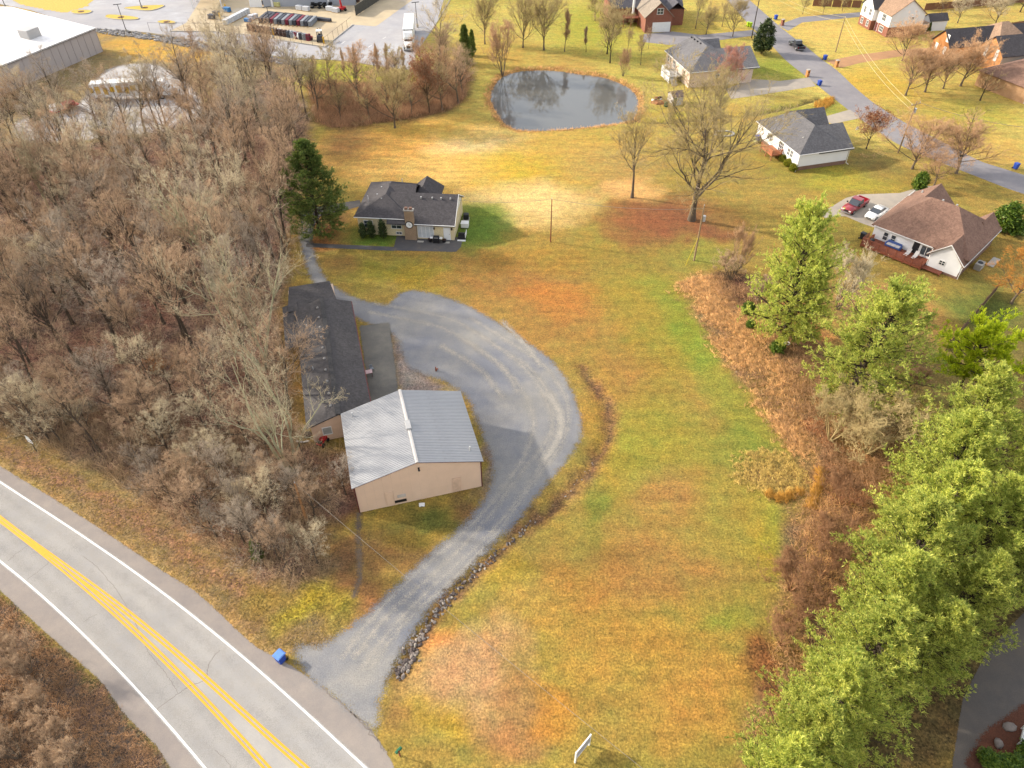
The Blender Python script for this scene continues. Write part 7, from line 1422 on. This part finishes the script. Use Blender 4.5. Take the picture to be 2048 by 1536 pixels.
q = G(684, 22); t = thing("red_implement", "red farm implement with raised arm in the yard", "implement", (q[0], q[1], .02), .5); MB().box(-1.1, 1.1, -.7, .7, .4, 1.0).build("frame", M_REDEQ, t, bevel=.06); MB().extr([(-.2, -.2, 1), (.3, -.2, 1), (0, -.2, 3.0), (-.35, -.2, 3.0)], (0, .4, 0)).build("arm", M_REDEQ, t)
for x in (-.8, .8):
    for y in (-.85, .6): MB().tube((x, y, .4), (x, y + .25, .4), .4, .4, 12).build("wheel", M_TYRE, t)
q = G(641, 82); t = thing("forklift_truck", "dark forklift with white canopy at the yard fence corner", "forklift", (q[0], q[1], .02), R(100)); MB().box(-1.4, 1.0, -.75, .75, .45, 1.25).build("body", M_SLATE, t, bevel=.08); MB().box(-1.45, -.8, -.7, .7, 1.2, 1.6).build("counterweight", M_SLATE, t, bevel=.08); MB().box(-.7, .7, -.7, .7, 2.5, 2.58).build("canopy", M_WHITEPAINT, t); MB().box(-.4, .2, -.3, .3, 1.26, 1.8).build("seat", M_BLACK, t, bevel=.05)
for x in (-.6, .6):
    for y in (-.62, .62): MB().box(x - .04, x + .04, y - .04, y + .04, 1.25, 2.5).build("pillar", M_BLACK, t)
for y in (-.35, .35): MB().box(1.05, 1.17, y - .08, y + .08, .1, 2.8).build("mast", M_BLACK, t); MB().box(1.17, 2.3, y - .07, y + .07, .1, .16).build("fork", M_BLACK, t)
for x in (-.9, .6):
    for y in (-.8, .55): MB().tube((x, y, .42), (x, y + .28, .42), .42, .42, 14).build("wheel", M_TYRE, t)
q = G(622, 80); t = thing("red_tiller", "small red tiller beside the forklift", "tiller", (q[0], q[1], .02), 1.0); MB().box(-.5, .5, -.35, .35, .35, .9).build("engine", M_REDEQ, t, bevel=.08); MB().path([(-.4, -.3, .8), (-1.1, -.35, 1.3)], .04).path([(-.4, .3, .8), (-1.1, .35, 1.3)], .04).build("handlebar", M_BLACK, t)
for y in (-.45, .35): MB().tube((0, y, .3), (0, y + .14, .3), .3, .3, 12).build("wheel", M_TYRE, t)
# chain-link yard fence and kerbs
def kerb(name, pts, parent=None, w=.18, h=.13, m=None):
    L = np.asarray(pts); a, b = offset_line(L, w / 2), offset_line(L, -w / 2); n = len(L); V = np.concatenate([np.c_[a, np.zeros(n)], np.c_[b, np.zeros(n)], np.c_[a, np.full(n, h)], np.c_[b, np.full(n, h)]]); i = np.arange(n - 1)
    F = [np.stack([i + 2 * n, i + 3 * n, i + 3 * n + 1, i + 2 * n + 1], 1), np.stack([i, i + 2 * n, i + 2 * n + 1, i + 1], 1), np.stack([i + n, i + n + 1, i + 3 * n + 1, i + 3 * n], 1)]
    return struct(obj(name, mesh_np(name, V, F), m or M_CONC, parent))
kerb("lot_kerb", smooth_line(GP([(195, 58), (300, 66), (400, 83), (480, 97), (560, 114), (640, 119), (700, 123), (820, 140), (830, 108), (850, 78), (874, 44), (900, 0)]), 3)); kerb("yard_kerb", np.array(GP([(340, 63), (440, 64), (500, 71), (560, 81), (650, 95), (706, 50)])), None, .3, .2)
yf = thing("chain_link_fence", "chain-link fence around the builders' storage yard", "fence", (0, 0, 0)); YF = np.array(GP([(300, 62), (440, 63), (500, 70.5), (560, 80.5), (648, 94.5), (704, 50)]))
for (p, q) in zip(YF[:-1], YF[1:]):
    n = max(2, int(np.linalg.norm(q - p) / 3))
    for i in range(n): c = p + (q - p) * i / n; MB().tube((c[0], c[1], 0), (c[0], c[1], 2.1), .04, .04, 6).build("post", M_DARKMETAL, yf)
    MB().tube((p[0], p[1], 2.05), (q[0], q[1], 2.05), .03, .03, 5).build("rail", M_DARKMETAL, yf)
hf = thing("screened_fence", "dark screened fence at the top edge beside the concrete drive", "fence", tuple(G(712, 32))); a = G(712, 32); b = G(790, -20); d = b - a; L = np.hypot(d[0], d[1]); hf.rotation_euler = (0, 0, math.atan2(d[1], d[0]))
for k in range(10): MB().box(L * k / 10, L * (k + 1) / 10 - .05, -.06, .06, .1, 2.6).build("fence_panel", mat("dark_screen", S(86, 84, 76), .8, var=.3, scale=1.2), hf); MB().tube((L * k / 10, 0, 0), (L * k / 10, 0, 2.7), .06).build("post", M_DARKMETAL, hf)
def lamp(label, base, top, flip=1):
    q = G(*base); h = rise(base, top); t = thing("lamp_post", label, "lamp post", (q[0], q[1], 0), R(20)); MB().tube((0, 0, 0), (0, 0, .9), .3, .3, 12).build("footing", M_CONC, t); MB().tube((0, 0, .9), (0, 0, h), .1, .07, 8).build("pole", M_DARKMETAL, t); MB().box(-1.0, 1.0, -.14, .14, h, h + .12).build("lamp_head", M_DARKMETAL, t)
lamp("parking lot lamp post at the rubble bank", (254, 66), 9); lamp("lamp post on the triangular grass island at the top edge", (284, 17), -40); lamp("lamp post at the yard fence beside the rolled fencing", (547, 78), 14); lamp("lamp post at the top left corner of the lot", (12, 16), -30); lamp("lamp post beside the parked lorry", (835, 55), 5)
M_MULCH2 = mat("island_mulch", S(110, 74, 50), .95, var=.3, scale=2); M_GOLD = mat("golden_island_grass", S(214, 184, 80), .95, var=.2, scale=2)
for k, (pts, lab) in enumerate([([(142, 24), (150, 21), (178, 21), (184, 24), (172, 28), (150, 28)], "first"), ([(248, 17), (275, 13), (326, 11), (322, 16), (300, 22), (270, 20)], "second"), ([(211, 33), (222, 30), (260, 33), (278, 37), (270, 40), (240, 40), (216, 37)], "third"), ([(315, 44), (330, 41), (346, 43), (352, 46), (340, 48), (322, 47)], "fourth")]):
    P = smooth_poly(GP(pts), 3); o = struct(MB().prism([tuple(p) for p in P], .0, .17).build("traffic_island", M_GOLD)); kerb("island_kerb", np.vstack([P, P[:1]]), o, .2, .2); c = P.mean(0); MB().tube((c[0], c[1], .17), (c[0], c[1], .2), .9, .8, 14).build("mulch_ring", M_MULCH2, o)
for k, (a, b) in enumerate([((682, 88), (690, 83)), ((736, 95), (744, 90)), ((765, 78), (772, 74))]):
    A, B = G(*a), G(*b); ribbon("parking_mark", np.array([A[:2], B[:2]]), .14, .02, M_WLINE, bpy.data.objects["parking_lot"])

# ------------------------------------------------------------------ small things
q = G(844, 1011); t = thing("white_crate", "white flattened box on the grass before the metal shed", "box", (q[0], q[1], 0), .1); MB().box(-.3, .3, -.2, .2, .03, .22).build("body", M_WHITEPAINT, t, bevel=.02); MB().box(-.08, .08, -.205, -.2, .08, .14).build("handle", M_BLACK, t)
q = G(646, 886); t = thing("ride_on_mower", "red ride-on mower parked against the barn's end wall", "mower", (q[0], q[1], 0), 1.2); MB().box(-.2, .7, -.3, .3, .3, .75).build("bonnet", M_REDEQ, t, bevel=.08); MB().box(-.75, -.2, -.4, .4, .3, .5).build("body", M_REDEQ, t, bevel=.05); MB().box(-.65, -.25, -.22, .22, .5, .62).box(-.72, -.6, -.22, .22, .6, .95).build("seat", M_BLACK, t); MB().tube((-.05, 0, .75), (-.15, 0, 1.0), .02).tube((-.15, -.16, 1.0), (-.15, .16, 1.0), .02).build("steering_wheel", M_BLACK, t)
for x, r in ((.5, .2), (-.5, .27)):
    for y in (-.48, .32): MB().tube((x, y, r), (x, y + .16, r), r, r, 12).build("wheel", M_TYRE, t)
q = G(608, 884); t = thing("scrap_pipe", "bent white plastic pipe lying left of the barn", "pipe", (q[0], q[1], 0), .2); MB().path([(-.8, .2, .1), (-.2, -.1, .12), (.6, 0, .08)], .09, 8).build("pipe", M_WHITEPAINT, t)
q = G(615, 872); t = thing("tyre_stack", "two old tyres stacked at the barn's corner", "tyres", (q[0], q[1], 0), 0); 
for j in range(2): MB().tube((.1 * j, 0, .22 * j), (.1 * j, 0, .22 * j + .2), .4, .4, 16).build("tyre", M_TYRE, t)
q = G(738, 752); t = thing("folding_table", "pink-topped folding table with chair on the barn's concrete apron", "table", (q[0], q[1], .02), A15); MB().box(-.5, .5, -.35, .35, .68, .73).build("table_top", mat("pink_top", S(226, 190, 190), .5), t)
for x in (-.42, .42):
    for y in (-.28, .28): MB().box(x - .03, x + .03, y - .03, y + .03, 0, .68).build("leg", M_MAROON, t)
q = G(744, 742); t = thing("folding_chair", "grey folding chair beside the pink-topped table", "chair", (q[0], q[1], .02), .6); MB().box(-.22, .22, -.22, .22, .42, .46).build("seat", M_GREYST, t); MB().box(-.22, .22, .2, .24, .46, .9).build("backrest", M_GREYST, t)
for x in (-.2, .2):
    for y in (-.2, .2): MB().box(x - .02, x + .02, y - .02, y + .02, 0, .42).build("leg", M_DARKMETAL, t)
q = G(872, 742); t = thing("broken_post", "short rotten post stub in the gravel yard", "post", (q[0], q[1], 0), .3); MB().obox((0, 0, 0), (.16, .16, .7), 0, .7).build("stub", M_REDWOOD, t); MB().obox((.15, .2, 0), (.5, .14, .1), .9).build("fallen_piece", M_REDWOOD, t)
q = G(1823, 578); t = thing("fire_pit", "ring of red-brown blocks round a fire pit in the back lawn", "fire pit", (q[0], q[1], 0), 0)
for k in range(12): a = k * math.pi / 6; MB().obox((1.25 * math.cos(a), .9 * math.sin(a), 0), (.5, .3, .28), a + 1.57).build("block", M_MAROON, t)
MB().prism([(1.05 * math.cos(k * .5236), .72 * math.sin(k * .5236)) for k in range(12)], 0, .06).build("ash", M_BLACK, t)
q = G(1575, 688); t = thing("old_tyre", "white-rimmed old tyre lying in red pine straw", "tyre", (q[0], q[1], 0), 0)
mb = MB()
for k in range(14):
    a, b = k * .4488, (k + 1) * .4488; mb.tube((.3 * math.cos(a), .3 * math.sin(a), .1), (.3 * math.cos(b), .3 * math.sin(b), .1), .09, .09, 6, False)
mb.build("ring", M_WHITEPAINT, t)
q = G(1318, 206); t = thing("brush_pile", "heap of cut brush and junk left of the small grey shed", "pile", (q[0], q[1], 0), 0); MB().blob((0, 0, .1), (2.0, .9, .5), 5, 10, 5, .3).build("heap", mat("brown_heap", S(176, 118, 78), .95, var=.35, scale=2, bump=.5), t)
for k, (x, y, m) in enumerate(((-.6, .9, M_BLACK), (.5, 1.0, M_GREYST), (-1.2, .8, M_WHITEPAINT))): MB().obox((x, y, .1), (.7, .35, .4), k).build("junk", m, t, bevel=.05)
q = G(1316, 197); t = thing("log_rack", "small log stack with dark cover on the lawn by the pond", "logs", (q[0], q[1], 0), .2)
for k in range(5): MB().tube((-.7, .12 * k - .2, .2 + .1 * (k % 2)), (.7, .12 * k - .2, .2 + .1 * (k % 2)), .11, .1, 8).build("log", M_CEDARWOOD, t)
MB().box(-.2, .9, -.5, -.1, .3, .5).build("cover", M_BLACK, t, bevel=.05)
q = G(1713, 263); t = thing("yard_sign", "small white yard sign on the lawn behind the white house", "sign", (q[0], q[1], 0), .4); MB().box(-.35, .35, -.02, .02, .35, .95).build("panel", M_WHITEPAINT, t)
for x in (-.3, .3): MB().box(x - .015, x + .015, -.015, .015, 0, .35).build("stake", M_DARKMETAL, t)
q = G(1510, 286); t = thing("patio_chair", "yellow plastic chair left of the white house", "chair", (q[0], q[1], 0), .4); MB().box(-.35, .35, -.35, .35, .35, .45).build("seat", M_YBAG, t); MB().box(-.35, .35, .28, .36, .45, 1.0).build("backrest", M_YBAG, t)
for x in (-.3, .3):
    for y in (-.3, .3): MB().box(x - .03, x + .03, y - .03, y + .03, 0, .35).build("leg", M_YBAG, t)
q = G(2038, 1478); t = thing("garden_bench", "white slatted bench beside the mulch bed at the lower corner", "bench", (q[0] + .3, q[1], 0), R(52))
for k in range(4): MB().box(-.9, .9, -.25 + k * .13, -.15 + k * .13, .42, .46).build("slat", M_WHITEPAINT, t)
for k in range(3): MB().box(-.9, .9, .28, .32, .55 + k * .14, .64 + k * .14).build("back_slat", M_WHITEPAINT, t)
for x in (-.8, .8): MB().box(x - .04, x + .04, -.25, -.17, 0, .42).box(x - .04, x + .04, .24, .32, 0, .95).build("leg", M_WHITEPAINT, t)
for k, (px, py, s) in enumerate([(2018, 1455, .55), (1996, 1488, .5)]):
    q = G(px, py); t = thing("boulder", ["flat boulder in the mulch bed nearer the drive", "flat boulder in the mulch bed lower down"][k], "boulder", (q[0], q[1], .1), k); MB().blob((0, 0, 0), (s, s * .7, .25), k, 8, 5, .15).build("stone", M_STONE, t, True)
q = G(1340, 190); 
for k, (px, py, s) in enumerate([(1975, 1525, 1.2), (2020, 1540, 1.5), (2060, 1520, 1.6)]):
    q = G(px, py); dup(sh0, (q[0], q[1], 0), k, ["dark green shrub at the foot of the mulch bed", "dark green shrub at the lower corner beside the bench", "dark green shrub past the lower right corner"][k], None, (s * .55, s * .55, s * .35))
q = G(1448, 268); t = thing("stone_patio", "grey stone garden ring beyond the big oak", "garden bed", (q[0], q[1], 0), 0)
for k in range(16): a = k * .3927; MB().obox((1.9 * math.cos(a), 1.2 * math.sin(a), 0), (.6, .35, .22), a + 1.57).build("stone", M_CONC, t)
q = G(130, 222); t = thing("red_trailer", "red and white flat trailer on the limestone lot behind the wood", "trailer", (q[0], q[1], 0), R(60)); MB().box(-3, 3, -1.1, 1.1, .6, .8).build("bed", M_REDEQ, t); MB().box(-2.6, -.5, -.9, .9, .8, 1.9).build("load", M_WHITEPAINT, t, bevel=.05); MB().box(.2, 2.4, -.9, .9, .8, 1.5).build("load", M_REDEQ, t, bevel=.05)
for x in (-1, .2):
    for y in (-1.15, .95): MB().tube((x, y, .35), (x, y + .2, .35), .35, .35, 12).build("wheel", M_TYRE, t)

# ------------------------------------------------------------------ wheel marks worn into the gravel
M_TRACK = paving("worn_track", S(182, 176, 166), S(192, 184, 172), ragged=.5, soft=.6, fine=9, mid=.8, var=.25)
_tz = [.0135]
def track(pts, width, off=0.0):
    _tz[0] += .0011
    L = offset_line(smooth_line(GP(pts), 12), off); n = len(L); offs = np.linspace(-width / 2 - .5, width / 2 + .5, 7); V, E = [], []
    for o in offs: q = offset_line(L, o); V.append(np.c_[q, np.full(n, _tz[0])]); E.append(np.minimum(width / 2 - abs(o), np.minimum(np.arange(n), np.arange(n)[::-1]) * .25 - .3))
    i = np.arange(n - 1); F = [np.stack([r * n + i, r * n + i + 1, (r + 1) * n + i + 1, (r + 1) * n + i], 1) for r in range(6)]
    me = mesh_np("wheel_track", np.concatenate(V), F); at = me.attributes.new("edge", 'FLOAT', 'POINT'); at.data.foreach_set("value", np.concatenate(E).astype(np.float32)); obj("wheel_track", me, M_TRACK, bpy.data.objects["gravel_driveway"])
for o in (-1.1, 1.1): track([(700, 1330), (770, 1240), (860, 1150), (950, 1070), (1020, 990), (1070, 910), (1085, 840), (1050, 760), (980, 700), (900, 650), (820, 630), (740, 615)], .16, o)
for o in (-.9, .9): track([(720, 1330), (800, 1230), (900, 1140), (985, 1050), (1050, 960), (1110, 880), (1120, 810), (1080, 740), (1010, 690), (930, 640)], .12, o)
track([(1090, 780), (1120, 830), (1115, 880), (1080, 930)], .9); track([(1000, 640), (1050, 690), (1085, 735)], .5); track([(880, 690), (960, 740), (1010, 800)], .3); track([(930, 680), (1000, 730), (1040, 790)], .25)
